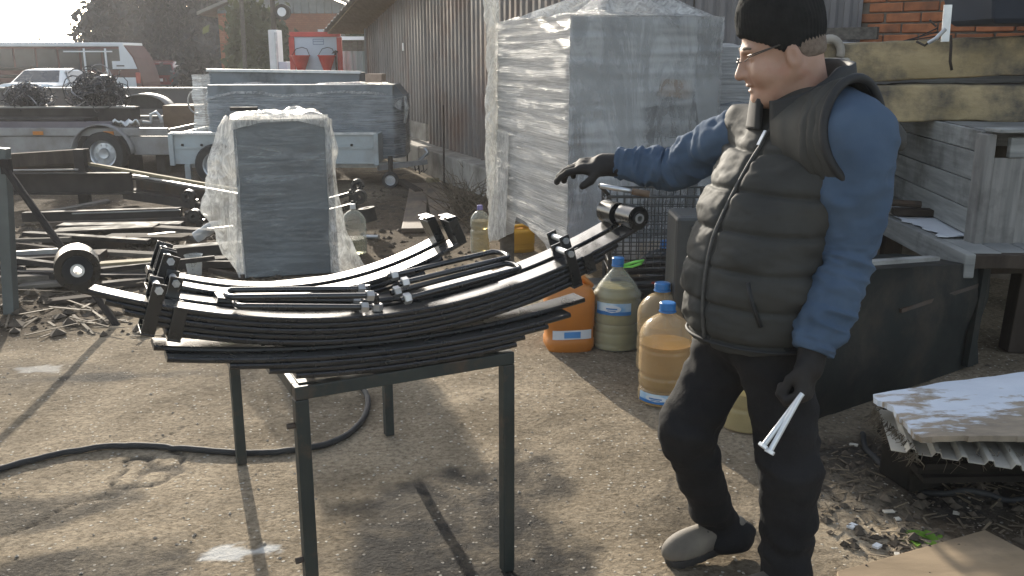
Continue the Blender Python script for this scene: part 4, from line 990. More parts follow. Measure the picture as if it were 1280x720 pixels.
for p in (c0 + d1 * 0.06 + d2 * 0.08, c1 + d1 * 0.08 - d2 * 0.08, c2 - d1 * 0.08 - d2 * 0.08, c3 - d1 * 0.06 + d2 * 0.06): MB().box((*p, 0.20), (0.09, 0.09, 0.40), rotz(math.atan2(d2[1], d2[0]))).build('leg', m_wood, tall)
Ltot = 2 * (1.06 + 1.5)
def bot_tall(u):
    s = u * Ltot
    if s < 1.06: return 0.30 + 0.02 * math.sin(s * 9)
    if s < 1.06 + 1.5 + 1.06: return 0.38
    t = (s - (1.06 + 1.5 + 1.06)) / 1.5           # left face: 0 at the far edge, 1 at the near edge
    return float(np.interp(t, [0, 0.28, 0.34, 0.42, 1.0], [0.16, 0.30, 0.44, 0.44, 0.25]))
mbf = film_loop([c0, c1, c2, c3], 0.4, zt_ + 0.008, 0.014, 3, 110, 0.028, 0.007, 30, bot_tall)
nloop = len(mbf.v) // 110; n_first = max(3, int(1.06 / 0.028)); 
right_faces = [f for f in mbf.f if (f[0] % nloop) < n_first]
left_faces = [f for f in mbf.f if (f[0] % nloop) >= n_first]
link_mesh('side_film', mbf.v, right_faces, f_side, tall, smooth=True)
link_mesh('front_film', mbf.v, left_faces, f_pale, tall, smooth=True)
film_top([c0, c1, c2, c3], zt_ + 0.008, 5, 0.03, 0.02, off=0.02).build('top_film', f_drape, tall, smooth=True)
# gathered film tuft on top
tp = (c0 * 0.45 + c1 * 0.25 + c2 * 0.15 + c3 * 0.15)
G = []
for v in np.linspace(0, 1, 16):
    r0 = 0.50 * (1 - v) ** 2.2 + 0.10; row = []
    for k in range(49):
        a = 2 * math.pi * k / 48; rr = r0 * (1 + 0.14 * math.sin(9 * a + 2 * v) + 0.08 * math.sin(17 * a + 1.3))
        row.append((tp[0] + 0.12 + rr * math.cos(a) * 1.0, tp[1] + 0.1 + rr * math.sin(a) * 0.75, zt_ + 0.012 + 0.32 * v ** 0.8))
    G.append(row)
MB().grid(np.array(G)).build('film_tuft', f_drape, tall, smooth=True)
# thick rolled edge of film hanging down the far left corner
pc = c3 + V(-0.035, -0.02); G = []
for v in np.linspace(0, 1, 70):
    z = 0.18 + 1.95 * v; row = []
    for k in range(17):
        a = 2 * math.pi * k / 16; rr = 0.052 * (1 + 0.25 * vnoise(np.array([[math.cos(a) * 2, math.sin(a) * 2, z * 9]]), 1, 8)[0] + 0.15 * vnoise(np.array([[math.cos(a) * 2, math.sin(a) * 2, z * 30]]), 1, 9)[0])
        row.append((pc[0] + 0.01 * math.sin(z * 5) + rr * math.cos(a), pc[1] + rr * math.sin(a), z))
    G.append(row)
MB().grid(np.array(G)).build('film_roll', f_drape, tall, smooth=True)
# film flap spreading outward at the lower left
G = []
for v in np.linspace(0, 1, 22):
    row = []
    for u in np.linspace(0, 1, 10):
        b_ = c3 + (c0 - c3) * (0.02 + 0.22 * u); o = V(-0.06, -0.03) * (1 - v) * (1 - 0.5 * u)
        row.append((*(b_ + o + n2 * 0.0 + V(-0.9, -0.43) * 0.022), 0.16 + 0.10 * u * (1 - v) + 0.9 * v + 0.006 * math.sin(40 * v + 9 * u)))
    G.append(row)
MB().grid(np.array(G)).build('film_flap', f_drape, tall, smooth=True)

# --- small wrapped box
b0, b1 = gp(305, 350)[:2], gp(416, 343)[:2]; bd = unit(b1 - b0); bn = V(bd[1], -bd[0])
if bn[1] > 0: bn = -bn
wB, dB, hB = np.linalg.norm(b1 - b0), 0.62, 1.17
q0, q1, q2, q3 = b0, b0 + bd * wB, b0 + bd * wB - bn * dB, b0 - bn * dB
small = thing('wrapped_box', 'small upright slate blue box under loose pale film, standing behind the table', 'wrapped box', (*((q0 + q2) / 2), 0))
MB().add([(*p, 0.01) for p in (q0, q1, q2, q3)] + [(*p, hB) for p in (q0, q1, q2, q3)], [(0, 1, 2, 3), (4, 5, 6, 7), (0, 1, 5, 4), (1, 2, 6, 5), (2, 3, 7, 6), (3, 0, 4, 7)]).build('box_body', m_slatebox, small, bevel=0.008)
f_thin = film_mat('clear_tight_film', (0.56, 0.61, 0.63), (0.12, 0.42), 16, 2.2, 0.22, 0.8, 0.2)
G = []
for v in np.linspace(0, 1, 60):
    z = 0.02 + (hB - 0.03) * v; u = np.linspace(0.0, 1, 40); q = np.column_stack([u * 1.4, np.full(40, z * 15)])
    o = 0.012 + 0.005 * vnoise(q, 1, 4) + 0.004 * vnoise(q, 2.3, 5); p = b0[None] + np.outer(u, bd * wB) + np.outer(o, bn); G.append(np.column_stack([p, np.full(40, z)]))
MB().grid(np.array(G)).build('front_film', f_thin, small, smooth=True)
# draped film: hugs the top, hangs down the left in a widening sail, and down the right
def drape(edge_pts_top, outer, n=28, m=16, wr=0.02, seed=1):
    """sheet between a top/near polyline and an outer polyline, both lists of 3-D points"""
    def res(pl, k):
        pl = np.array(pl, float); L = np.concatenate([[0], np.cumsum(np.linalg.norm(np.diff(pl, axis=0), axis=1))]); t = np.linspace(0, L[-1], k)
        return np.column_stack([np.interp(t, L, pl[:, i]) for i in range(3)])
    A, B = res(edge_pts_top, n), res(outer, n); G = []
    for i in range(n):
        row = []
        for j in range(m):
            w = j / (m - 1); p = A[i] * (1 - w) + B[i] * w
            k = wr * math.sin(math.pi * min(1, w * 1.3 + 0.05)) if w < 0.7 else wr
            p = p + k * np.array([fbm(np.array([[i * 0.16, w * 0.7, seed]]), 1, 4, seed)[0], fbm(np.array([[i * 0.2, w * 0.6, seed + 5]]), 1, 3, seed + 7)[0], 0.3 * fbm(np.array([[i * 0.5, w * 2, seed + 9]]), 1, 2, seed)[0]])
            row.append(p)
        G.append(row)
    return MB().grid(np.array(G))
def bp(u, o, z): p = b0 + bd * wB * u + bn * o; return V(p[0], p[1], z)     # u along the front, o out of the front
left_edge = [bp(0.02, 0.02, hB + 0.01), bp(0.03, 0.022, 0.9), bp(0.02, 0.022, 0.5), bp(0.03, 0.025, 0.02)]
sail = [bp(-0.10, -0.30, hB + 0.02), bp(-0.22, -0.20, 0.95), bp(-0.42, -0.05, 0.52), bp(-0.30, -0.02, 0.42), bp(-0.05, 0.02, 0.03)]
drape(left_edge, sail, 40, 20, 0.03, 3).build('film_sail', f_drape, small, smooth=True)
left_back = [bp(-0.015, -0.1, hB + 0.012), bp(-0.02, -0.1, 0.7), bp(-0.02, -0.1, 0.03)]
drape(left_back, [bp(-0.02, -dB, hB), bp(-0.10, -dB, 0.6), bp(-0.2, -dB, 0.03)], 30, 14, 0.02, 4).build('film_side', f_drape, small, smooth=True)
right_edge = [bp(0.98, 0.018, hB + 0.012), bp(0.985, 0.02, 0.7), bp(0.98, 0.022, 0.3), bp(0.97, 0.025, 0.02)]
drape(right_edge, [bp(1.10, -0.15, hB - 0.02), bp(1.10, -0.06, 0.75), bp(1.16, 0.02, 0.35), bp(1.40, 0.12, 0.04)], 34, 14, 0.022, 6).build('film_edge', f_drape, small, smooth=True)
film_top([q0, q1, q2, q3], hB + 0.004, 9, 0.03, 0.03, 30, 0.02).build('top_film', f_drape, small, smooth=True)
drape([bp(-0.03, 0.03, hB + 0.035), bp(0.5, 0.035, hB + 0.03), bp(1.03, 0.03, hB + 0.03)], [bp(-0.03, 0.03, hB - 0.07), bp(0.3, 0.028, hB - 0.02), bp(0.7, 0.028, hB - 0.015), bp(1.02, 0.03, hB - 0.07)], 30, 5, 0.006, 7).build('film_hem', f_drape, small, smooth=True)
MB().box(bp(0.13, -0.02, hB + 0.075), (0.19, 0.05, 0.025), rotz(0.12)).build('angle_offcut', m_scrap2, bevel=0.004, tagd=T('short dark steel offcut lying on top of the small wrapped box', 'offcut'))

# --- long wrapped load on the box trailer
YW = 12.2
xw0, xw1 = at(262, 150, YW)[0], at(503, 150, YW)[0]
zw1, zw0 = at(400, 106, YW)[2], at(400, 198, YW)[2]
ldg = thing('wrapped_machine', 'long blue grey machine wrapped in film lying across the box trailer', 'wrapped machine', ((xw0 + xw1) / 2, YW + 0.4, zw0))
sect = lambda x, s: (x, s)
cs = [(xw0, YW), (xw1 - 0.12, YW), (xw1, YW + 0.2), (xw1, YW + 0.8), (xw0, YW + 0.8)]
rings = []
for z, sh in ((zw0, 0.0), (zw0 + 0.1, 0.0), (zw1 - 0.14, 0.0), (zw1, 0.1)):
    rings.append([(min(x, xw1 - sh * 1.2) + (0.05 * sh), y, z) for x, y in cs])
loft(rings).build('machine_body', m_bluegrey, ldg)
film_loop([V(*p) for p in cs], zw0 + 0.02, zw1 - 0.13, 0.02, 12, 34, 0.05, 0.016, 11).build('film', f_blue, ldg, smooth=True)
G = []
for u in np.linspace(0, 1, 50):
    x = xw0 - 0.03 + (xw1 - xw0 + 0.02) * u; row = []
    sag = 0.06 * math.exp(-((u - 0.0) / 0.12) ** 2) * -1 + 0.02 * math.sin(u * 11)
    for v in np.linspace(0, 1, 12):
        drop = -0.14 * (1 - v / 0.25) ** 2 if v < 0.25 else 0
        row.append((x, YW - 0.03 + 0.85 * v, zw1 + 0.012 + sag * (1 - v) + drop * (1 if u > 0.02 else 1) + 0.012 * fbm(np.array([[x * 4, v * 5, 2]]), 1, 3, 5)[0] - (0.16 * sstep(0.9, 1.0, np.array([u]))[0])))
    G.append(row)
MB().grid(np.array(G)).build('top_film', f_drape, ldg, smooth=True)
pth = [V(xw1 + 0.03, YW + 0.12, zw1 - 0.15), V(xw1 + 0.05, YW + 0.1, zw1 - 0.3), V(xw1 + 0.02, YW + 0.1, zw1 - 0.5)]
MB().tube(pth, [0.02, 0.035, 0.02], 8).build('film_knot', f_drape, ldg, smooth=True)
# upper panel resting on it
xp0, xp1 = at(262, 95, 12.9)[0], at(450, 95, 12.9)[0]; zp1, zp0 = at(350, 88, 12.9)[2], at(350, 104, 12.9)[2]
pan = thing('grey_trough', 'long grey metal trough with a bright upper rim resting on the wrapped machine', 'trough', ((xp0 + xp1) / 2, 13, zp0))
MB().prism([(xp0, zp1), (xp1, zp1 - 0.03), (xp1 - 0.02, zp0 - 0.12), (xp0 + 0.9, zp0 - 0.1), (xp0, zp0 - 0.05)], (0, 12.88, 0), (1, 0, 0), (0, 0, 1), (0, 0.5, 0)).build('trough_body', m_bluegrey, pan)
MB().bar((xp0 - 0.02, 12.86, zp1 + 0.005), (xp1 + 0.02, 12.86, zp1 - 0.025), 0.06, 0.035).build('rim', m_zinc, pan)
film_loop([V(xp0 - 0.12, 12.5), V(xp0 + 0.02, 12.5), V(xp0 + 0.02, 13.3), V(xp0 - 0.12, 13.3)], zp0 - 0.9, zp1 - 0.05, 0.0, 6, 24, 0.05, 0.03, 8).build('wrapped_end', f_blue, pan, smooth=True)
bq = at(469, 102, 12.3)
mbq = MB().box((0, 0, 0), (0.24, 0.14, 0.105), rotz(-0.3)); 
MB().add([np.array(p) + V(bq[0], 12.35, zw1 + 0.085) for p in mbq.v], mbq.f).build('loose_brick', M('pale_brick', (0.34, 0.24, 0.18), (0.45, 0.33, 0.25), 0.9, scale=10, bump=0.4), bevel=0.012, tagd=T('single pale brick lying on the end of the wrapped machine', 'brick'))

# ================================================================== BOTTLES AND CANISTERS
m_cap_blue = M('blue_cap', (0.02, 0.13, 0.36), (0.03, 0.18, 0.46), 0.35, scale=20)
m_cap_red = M('red_cap', (0.4, 0.05, 0.03), (0.5, 0.07, 0.04), 0.4)
m_cap_green = M('lime_plastic', (0.18, 0.60, 0.08), (0.24, 0.72, 0.12), 0.35)
m_cap_purple = M('violet_cap', (0.13, 0.12, 0.30), (0.18, 0.17, 0.40), 0.4)
m_label = M('blue_label', (0.05, 0.26, 0.55), (0.55, 0.66, 0.72), 0.4, scale=9, detail=3)
m_labelw = M('white_label', (0.50, 0.55, 0.60), (0.66, 0.70, 0.74), 0.45, scale=9, detail=3)
m_orange = M('orange_plastic', (0.44, 0.15, 0.02), (0.54, 0.20, 0.03), 0.45, scale=3, dirt=(0.38, 0.14, 0.03), dscale=4)
m_yellow = M('yellow_plastic', (0.55, 0.30, 0.02), (0.66, 0.38, 0.03), 0.4, scale=4)
sh_clear = shell_mat('clear_plastic', (0.66, 0.68, 0.60), 0.14)
sh_amber = shell_mat('amber_plastic', (0.66, 0.50, 0.30), 0.20)
sh_grey = shell_mat('smoky_plastic', (0.10, 0.10, 0.10), 0.55)
lq_straw = liquid_mat('straw_liquid', (0.66, 0.57, 0.25), 0.55)
lq_amber = liquid_mat('amber_liquid', (0.64, 0.36, 0.10), 0.55)
lq_pale = liquid_mat('pale_yellow_liquid', (0.80, 0.66, 0.30), 0.85)
lq_green = liquid_mat('greenish_liquid', (0.55, 0.56, 0.40), 0.8)
lq_dark = liquid_mat('dark_liquid', (0.05, 0.035, 0.03), 0.3)
def bottle(name, label, x, y, r, h, shell, liq, fill, cap, ribs=(), neck=0.028, shoulder=0.62, waist=None, lab=None, cat='bottle', group='liquid filled plastic bottles in the yard', handle=None, z=None, dome=1.0):
    z = ground_z(x, y) if z is None else z
    t = thing(name, label, cat, (x, y, z), group)
    def prof(infl=0.0, zmax=None):
        P = []; zs = np.linspace(0, h * 0.93, 60)
        for q in zs:
            u = q / h
            if u < 0.04: rr = r * (0.86 + 0.14 * math.sqrt(max(0, 1 - (1 - u / 0.04) ** 2)))
            elif u < shoulder: rr = r
            else:
                k = (u - shoulder) / (0.88 - shoulder); k = min(k, 1); rr = neck + (r - neck) * (max(0.0, 1 - k ** (2.0 * dome))) ** (0.75 if dome >= 1 else 1.0)
            for (c_, w_, d_) in ribs:
                rr -= d_ * math.exp(-((u - c_) / w_) ** 2)
            P.append((max(rr + infl, 0.004), q))
        if zmax: P = [p for p in P if p[1] <= zmax]
        return P
    MB().lathe(prof(), 36, (x, y, z)).build('bottle_wall', shell, t, smooth=50)
    if liq is not None:
        pr_ = [(a, b_) for a, b_ in prof(-0.004, h * fill)]; pr_[0] = (pr_[0][0], 0.005)
        MB().lathe(pr_, 36, (x, y, z)).build('liquid', liq, t, smooth=50)
    cp = MB().lathe([(neck * 1.14, h * 0.925), (neck * 1.14, h * 0.992), (neck * 1.0, h)], 20, (x, y, z)).build('cap', cap, t, smooth=40)
    MB().lathe([(neck * 1.22, h * 0.905), (neck * 1.26, h * 0.912), (neck * 1.22, h * 0.92)], 20, (x, y, z)).build('cap_ring', cap, t, smooth=40)
    if lab:
        za, zb, a0, a1, mt = lab; G = []
        for q in np.linspace(za * h, zb * h, 5):
            G.append([(x + (r + 0.0035) * math.cos(a), y + (r + 0.0035) * math.sin(a), z + q) for a in np.linspace(a0, a1, 24)])
        lbm = MB().grid(np.array(G)).build('label', mt, t, smooth=True); am, dz = (a0 + a1) / 2, (zb - za) * h
        def patch(nm, ua, ub, va, vb, mt2, off, oval=False):
            G2 = []
            for v in np.linspace(va, vb, 9):
                k = math.sqrt(max(0, 1 - (2 * (v - va) / (vb - va) - 1) ** 2)) if oval else 1.0
                row = []
                for u in np.linspace(-1, 1, 13):
                    a = a0 + (a1 - a0) * ((ua + ub) / 2 + (ub - ua) / 2 * u * max(k, .03)); row.append((x + (r + off) * math.cos(a), y + (r + off) * math.sin(a), z + za * h + dz * v))
                G2.append(row)
            MB().grid(np.array(G2)).build(nm, mt2, lbm, smooth=True)
        patch('label_band', 0, 1, .0, .30, m_cap_blue, .0045)
        patch('label_oval', .22, .72, .22, .86, m_labelw, .0055, True)
        patch('label_print', .32, .62, .48, .60, m_cap_blue, .0065)
        patch('label_print', .36, .58, .34, .41, m_cap_blue, .0066)
    if handle:
        a, mt = handle; d = V(math.cos(a), math.sin(a), 0); o = V(x, y, z)
        pts = [o + d * neck * 1.1 + V(0, 0, h * 0.90), o + d * (neck + 0.05) + V(0, 0, h * 0.91), o + d * (neck + 0.10) + V(0, 0, h * 0.95), o + d * (neck + 0.115) + V(0, 0, h * 0.985), o + d * (neck + 0.07) + V(0, 0, h * 0.965), o + d * neck * 1.1 + V(0, 0, h * 0.92)]
        MB().tube(pts, 0.008, 8, flat=1.6).build('carry_handle', mt, t, smooth=True)
    return t
A0, A1 = -2.5, -0.5
p = gp(773, 440)
bottle('water_bottle', 'big round bottle of cloudy straw liquid with blue cap, lime carry handle and blue label', p[0], p[1] + 0.13, 0.137, 0.52, sh_clear, lq_straw, 0.70, m_cap_blue, ribs=[(.08, .012, .004), (.2, .012, .005), (.3, .012, .005), (.40, .01, .003), (.57, .012, .004), (.66, .015, .004)], neck=0.030, shoulder=0.60, dome=0.62, lab=(0.42, 0.55, -2.6, -1.1, m_label), handle=(-0.35, m_cap_green))
p = gp(835, 512)
bottle('water_bottle', 'ribbed amber cooler bottle with blue cap standing by the front of the man\'s knee', p[0], p[1] + 0.125, 0.127, 0.49, sh_amber, lq_amber, 0.60, m_cap_blue, ribs=[(.16, .02, .010), (.30, .02, .006), (.56, .014, .005), (.64, .012, .003)], neck=0.033, shoulder=0.66, lab=(0.05, 0.145, -2.8, -1.2, m_label))
p = gp(824, 470)
bottle('water_bottle', 'amber bottle with light blue cap just behind the ribbed cooler bottle', p[0] + 0.02, p[1] + 0.13, 0.125, 0.47, sh_amber, lq_amber, 0.55, m_cap_blue, ribs=[(.2, .02, .006), (.4, .02, .006)], neck=0.036, shoulder=0.64)
p = gp(812, 415)
bottle('small_bottle', 'small bottle with a red cap between the big round bottle and the amber ones', p[0] + 0.03, p[1] + 0.06, 0.06, 0.30, sh_clear, lq_green, 0.5, m_cap_red, neck=0.018)
p = gp(824, 396)
bottle('dark_bottle', 'smoky dark round bottle with blue cap behind the big round bottle', p[0] + 0.05, p[1] + 0.15, 0.17, 0.47, sh_grey, lq_dark, 0.6, m_cap_blue, ribs=[(.3, .02, .006), (.6, .012, .006)], neck=0.034, shoulder=0.66)
p = gp(925, 543)
bottle('water_bottle', 'short yellowish bottle on the ground seen between the man\'s legs', p[0] + 0.05, p[1] + 0.10, 0.115, 0.36, sh_amber, lq_straw, 0.5, m_cap_blue, ribs=[(.3, .03, .006)])
p = gp(600, 318)
bottle('oil_bottle', 'tall clear bottle of pale yellow oil with a violet cap beside the wrapped cabinet', p[0], p[1] + 0.08, 0.082, 0.40, sh_clear, lq_pale, 0.68, m_cap_purple, ribs=[(.18, .012, .004), (.26, .012, .004), (.34, .012, .004), (.5, .03, .010)], neck=0.021, shoulder=0.66)
p = gp(441, 320)
bottle('oil_bottle', 'clear bottle with a little yellow liquid left, standing right of the small wrapped box', p[0], p[1] + 0.1, 0.105, 0.42, sh_clear, lq_green, 0.32, m_white, ribs=[(.2, .02, .004), (.35, .02, .004)], neck=0.02, shoulder=0.62)
p = at(693, 309, 6.1)
bottle('small_bottle', 'small clear bottle with a blue cap in front of the wrapped cabinet, behind the springs', p[0], 5.75, 0.075, 0.345, sh_clear, lq_green, 0.5, m_cap_blue, neck=0.036, z=0.0)
# jerry cans
def canister(label, x, y, wx, wy, h, mat, rot, cat='canister', lab=True, cap=m_cap_red):
    z = ground_z(x, y); t = thing('jerry_can', label, cat, (x, y, z)); Rm = rotz(rot); o = V(x, y, z)
    def rr(sx, sy, zz, n=28):
        out = []
        for k in range(n):
            a = 2 * math.pi * k / n; ca, sa = math.cos(a), math.sin(a); e = 0.45
            q = V(math.copysign(abs(ca) ** e, ca) * wx / 2 * sx, math.copysign(abs(sa) ** e, sa) * wy / 2 * sy, zz); out.append(o + Rm @ q)
        return out
    H = h
    loft([rr(.9, .9, 0), rr(1, 1, .02 * H / .3), rr(1, 1, .16 * H), rr(.965, .965, .175 * H), rr(.965, .965, .33 * H), rr(1, 1, .345 * H), rr(1, 1, .74 * H), rr(.94, .94, .82 * H), rr(.8, .8, .88 * H), rr(.5, .6, .90 * H)]).build('can_body', mat, t, smooth=40)
    hp = [o + Rm @ V(-.30 * wx, 0, .86 * H), o + Rm @ V(-.26 * wx, 0, .98 * H), o + Rm @ V(0.05 * wx, 0, 1.0 * H), o + Rm @ V(.28 * wx, 0, .97 * H), o + Rm @ V(.44 * wx, 0, .84 * H)]
    MB().tube(hp, [.022, .018, .016, .018, .024], 10, flat=1.4).build('handle', mat, t, smooth=True)
    MB().cyl(o + Rm @ V(-.36 * wx, 0, .86 * H), o + Rm @ V(-.38 * wx, 0, .97 * H), 0.024, 14).build('cap', cap, t)
    if lab:
        G = [[o + Rm @ V((u - .5) * wx * .80, -wy / 2 * 0.965 - 0.004 + 0.012 * (2 * u - 1) ** 4, zz) for u in np.linspace(0, 1, 12)] for zz in (.19 * H, .25 * H, .315 * H)]
        lb = MB().grid(np.array(G)).build('label', m_labelw, t, smooth=True)
        G = [[o + Rm @ V((u - .5) * wx * .34, -wy / 2 * 0.965 - 0.006, zz) for u in np.linspace(0, 1, 4)] for zz in (.21 * H, .295 * H)]
        MB().grid(np.array(G)).build('label_print', M('label_print_blue', (.05, .2, .5), (.1, .3, .62), .4), lb)
    return t
p = gp(712, 443); canister('orange jerry can with a paper band, standing left of the big round bottle', p[0], p[1] + 0.13, 0.275, 0.21, 0.42, m_orange, 0.15)
p = gp(641, 312); canister('low yellow jerry can tucked under the wrapped cabinet', p[0] + 0.06, p[1] - 0.05, 0.24, 0.16, 0.22, m_yellow, 0.3, lab=False, cap=m_yellow)
# ================================================================== WORK TABLE
TA, TB = V(-0.588, 2.345), V(0.007, 2.657)
TC_, TD = TA + V(-0.5385, 1.1265), TB + V(-0.5385, 1.1265)
HT = 0.74; tw = 0.038
tbl = thing('work_table', 'bare welded dark steel table frame carrying the leaf springs', 'table', (*((TA + TD) / 2), 0))
def t3(p, z): return V(p[0], p[1], z)
tx, ty = unit(TB - TA), unit(TC_ - TA)
for p in (TA, TB, TC_, TD):
    q = p + tx * (0.018 if p is TA or p is TC_ else -0.018) + ty * (0.018 if p is TA or p is TB else -0.018)
    MB().box(t3(q, (HT - tw - 0.001) / 2), (tw, tw, HT - tw - 0.001), rotz(math.atan2(tx[1], tx[0]))).build('leg', m_frame, tbl, bevel=0.003)
for a, c in ((TA, TB), (TC_, TD)):
    s_ = 1 if a is TA else -1
    MB().bar(t3(a + ty * s_ * 0.018 , HT - tw / 2), t3(c + ty * s_ * 0.018, HT - tw / 2), tw, tw).build('end_rail', m_frame, tbl, bevel=0.003)
for a, c in ((TA, TC_), (TB, TD)):
    s_ = 1 if a is TA else -1
    MB().bar(t3(a + tx * s_ * 0.018 + ty * 0.0365, HT - tw / 2), t3(c + tx * s_ * 0.018 - ty * 0.0365, HT - tw / 2), tw, tw).build('side_rail', m_frame, tbl, bevel=0.003)
for z in (0.215, 0.625):
    q = TA + tx * -0.001 + ty * 0.018; MB().cyl(t3(q - tx * 0.0, z), t3(q - tx * 0.022, z), 0.009, 8).build('bolt', m_scrap, tbl)
for u_ in (0.06, 0.90):
    q = TA + (TB - TA) * u_ + ty * 0.02
    MB().bar(t3(q, HT + 0.0022), t3(q + ty * 0.5, HT + 0.0022), 0.05, 0.004).build('bearer', m_frame, tbl, bevel=0.002)

# ================================================================== LEAF SPRINGS
SPc = (TA + TB) / 2; e1 = V(tx[0], tx[1], 0); e2 = V(ty[0], ty[1], 0)      # along, and back from the front edge
LT = 0.0144; LW = 0.078
def SP(t, o, h): return V(SPc[0], SPc[1], 0) + e1 * t + e2 * (o + 0.02) + V(0, 0, h)
def leaf_strip(hf, t0, t1, o, w, th, n=40, taper=0.0):
    """one spring leaf: hf(t) is the height of its upper face"""
    ts = np.linspace(t0, t1, n); rings = []
    for t in ts:
        dh = (hf(t + .01) - hf(t - .01)) / .02; L = math.hypot(1, dh); nx_, nz_ = -dh / L, 1 / L
        top = (t, hf(t)); bot = (t - nx_ * th, hf(t) - nz_ * th); c = 0.0032
        def pt(f, oo): return SP(top[0] + (bot[0] - top[0]) * f, oo, top[1] + (bot[1] - top[1]) * f)
        rings.append([pt(0, o + c), pt(0, o + w - c), pt(.26, o + w), pt(.74, o + w), pt(1, o + w - c), pt(1, o + c), pt(.74, o), pt(.26, o)])
    return loft(rings)
def jit(k): return 0.0015 * math.sin(k * 2.7)
def eye(parent, hf, tc, ro, o, w, mat=None, sgn=1, bush_=True):
    dh = (hf(tc + .01) - hf(tc - .01)) / .02; L = math.hypot(1, dh); c2 = (tc - dh / L * (ro - LT * .9), hf(tc) + (ro - LT * .9) / L)
    a, b_ = SP(c2[0], o - 0.001, c2[1]), SP(c2[0], o + w + 0.001, c2[1])
    ey = MB().ring(a, b_, ro, ro - LT * 1.15, 36).build('eye', m_blacksteel, parent, smooth=40)
    MB().ring(SP(c2[0], o - 0.006, c2[1]), SP(c2[0], o + w + 0.006, c2[1]), ro - LT * 1.15 - 0.0005, 0.016, 30).build('bushing', m_rubber, ey, smooth=40)
    MB().ring(SP(c2[0], o - 0.010, c2[1]), SP(c2[0], o + w + 0.010, c2[1]), 0.0155, 0.0095, 20).build('sleeve', m_zinc, ey, smooth=40)
    return ey
def clip(parent, hf, t, o, w, down, up, cw=0.034, bolt=True, tilt=0.0):
    dh = (hf(t + .01) - hf(t - .01)) / .02; L = math.hypot(1, dh); nx_, nz_ = -dh / L, 1 / L
    def pt(k, oo): return SP(t + nx_ * k + tilt * k, oo, hf(t) + nz_ * k)
    mb = MB()
    tt = e1 * (1 / L) + V(0, 0, dh / L)
    mb.bar(pt(-down, o - 0.004), pt(up, o - 0.004), 0.006, cw, up=tt)
    mb.bar(pt(-down, o + w + 0.004), pt(up, o + w + 0.004), 0.006, cw, up=tt)
    mb.bar(pt(-down - 0.0035, o - 0.007), pt(-down - 0.0035, o + w + 0.007), cw, 0.006, up=V(nx_ * e1[0], nx_ * e1[1], nz_))
    c_ = mb.build('clip', m_blacksteel, parent, bevel=0.0015)
    if bolt:
        k = up - 0.016
        MB().cyl(pt(k, o - 0.016), pt(k, o + w + 0.018), 0.0055, 10).build('clip_bolt', m_zinc, c_)
        MB().cyl(pt(k, o + 0.004), pt(k, o + w - 0.004), 0.0095, 12).build('spacer_tube', m_zinc, c_)
        MB().lathe([(0.0105, 0), (0.0105, 0.009)], 6, pt(k, o - 0.007), frame(-e2)).build('bolt_head', m_zinc, c_)
        MB().lathe([(0.0105, 0), (0.0105, 0.009)], 6, pt(k, o + w + 0.007), frame(e2)).build('nut', m_zinc, c_)
    return c_
def hex_nut(parent, c, ax, r=0.0165, L=0.022, mat=None): return MB().lathe([(r * .9, 0), (r, 0.002), (r, L - 0.002), (r * .9, L)], 6, c, frame(ax)).build('nut', mat or m_nut, parent)
# lower pack: straight-ish helper leaves, longest on top
def h_low(t): return 0.8245 + 0.14 * t ** 2 - 0.017 * t
hp = thing('helper_spring', 'stepped helper leaf pack lying lowest on the table, longest blade on top', 'leaf spring', tuple(SP(0, .04, HT + .012)))
ends = [(-.675, .61), (-.65, .53), (-.50, .45), (-.40, .37), (-.33, .34)]
for k, (a, c) in enumerate(ends):
    off = 0.012 if k else 0.055
    leaf_strip(lambda t, k=k: h_low(t) - k * (LT + .0014) - 0.0008, a, c, (-0.028 + jit(k)) if k else 0.022, LW, LT).build('leaf', m_blacksteel, hp)
MB().box(SP(-0.05, 0.045, (HT + 0.0045 + h_low(0) - 5 * (LT + .0014)) / 2), (0.10, 0.075, max(0.003, h_low(0) - 5 * (LT + .0014) - HT - 0.0045)), rotz(math.atan2(tx[1], tx[0]))).build('spacer_block', m_blacksteel, hp)
# front main spring
def h_main(t): return 0.907 + 0.262 * (t + 0.03) ** 2
fs = thing('leaf_spring', 'front leaf spring of the pair, with a big rubber bushed eye at its near end', 'leaf spring', tuple(SP(0, .04, .82)), 'leaf springs laid on the table')
lens = [(-.83, .785), (-.775, .715), (-.735, .665), (-.69, .62), (-.645, .575)]
for k, (a, c) in enumerate(lens):
    leaf_strip(lambda t, k=k: h_main(t) - k * (LT + .0014), a, c, jit(k), LW, LT, 48).build('leaf', m_blacksteel, fs)
eye(fs, h_main, -.845, 0.051, 0.0, LW); eye(fs, h_main, .80, 0.038, 0.0, LW)
clip(fs, h_main, -.665, 0, LW, .078, .052); clip(fs, h_main, -.605, 0, LW, .082, .002, bolt=False)
clip(fs, h_main, .545, 0, LW, .078, .045); clip(fs, h_main, .60, 0, LW, .055, .002, bolt=False)
MB().tube([SP(-.075, .04, h_main(-.075) - .004), SP(-.078, .04, h_main(-.075) + .048)], 0.0085, 10).build('centre_bolt', m_blacksteel, fs)
hex_nut(fs, SP(-.075, .04, h_main(-.075) + .001), (0, 0, 1), .017, .02)
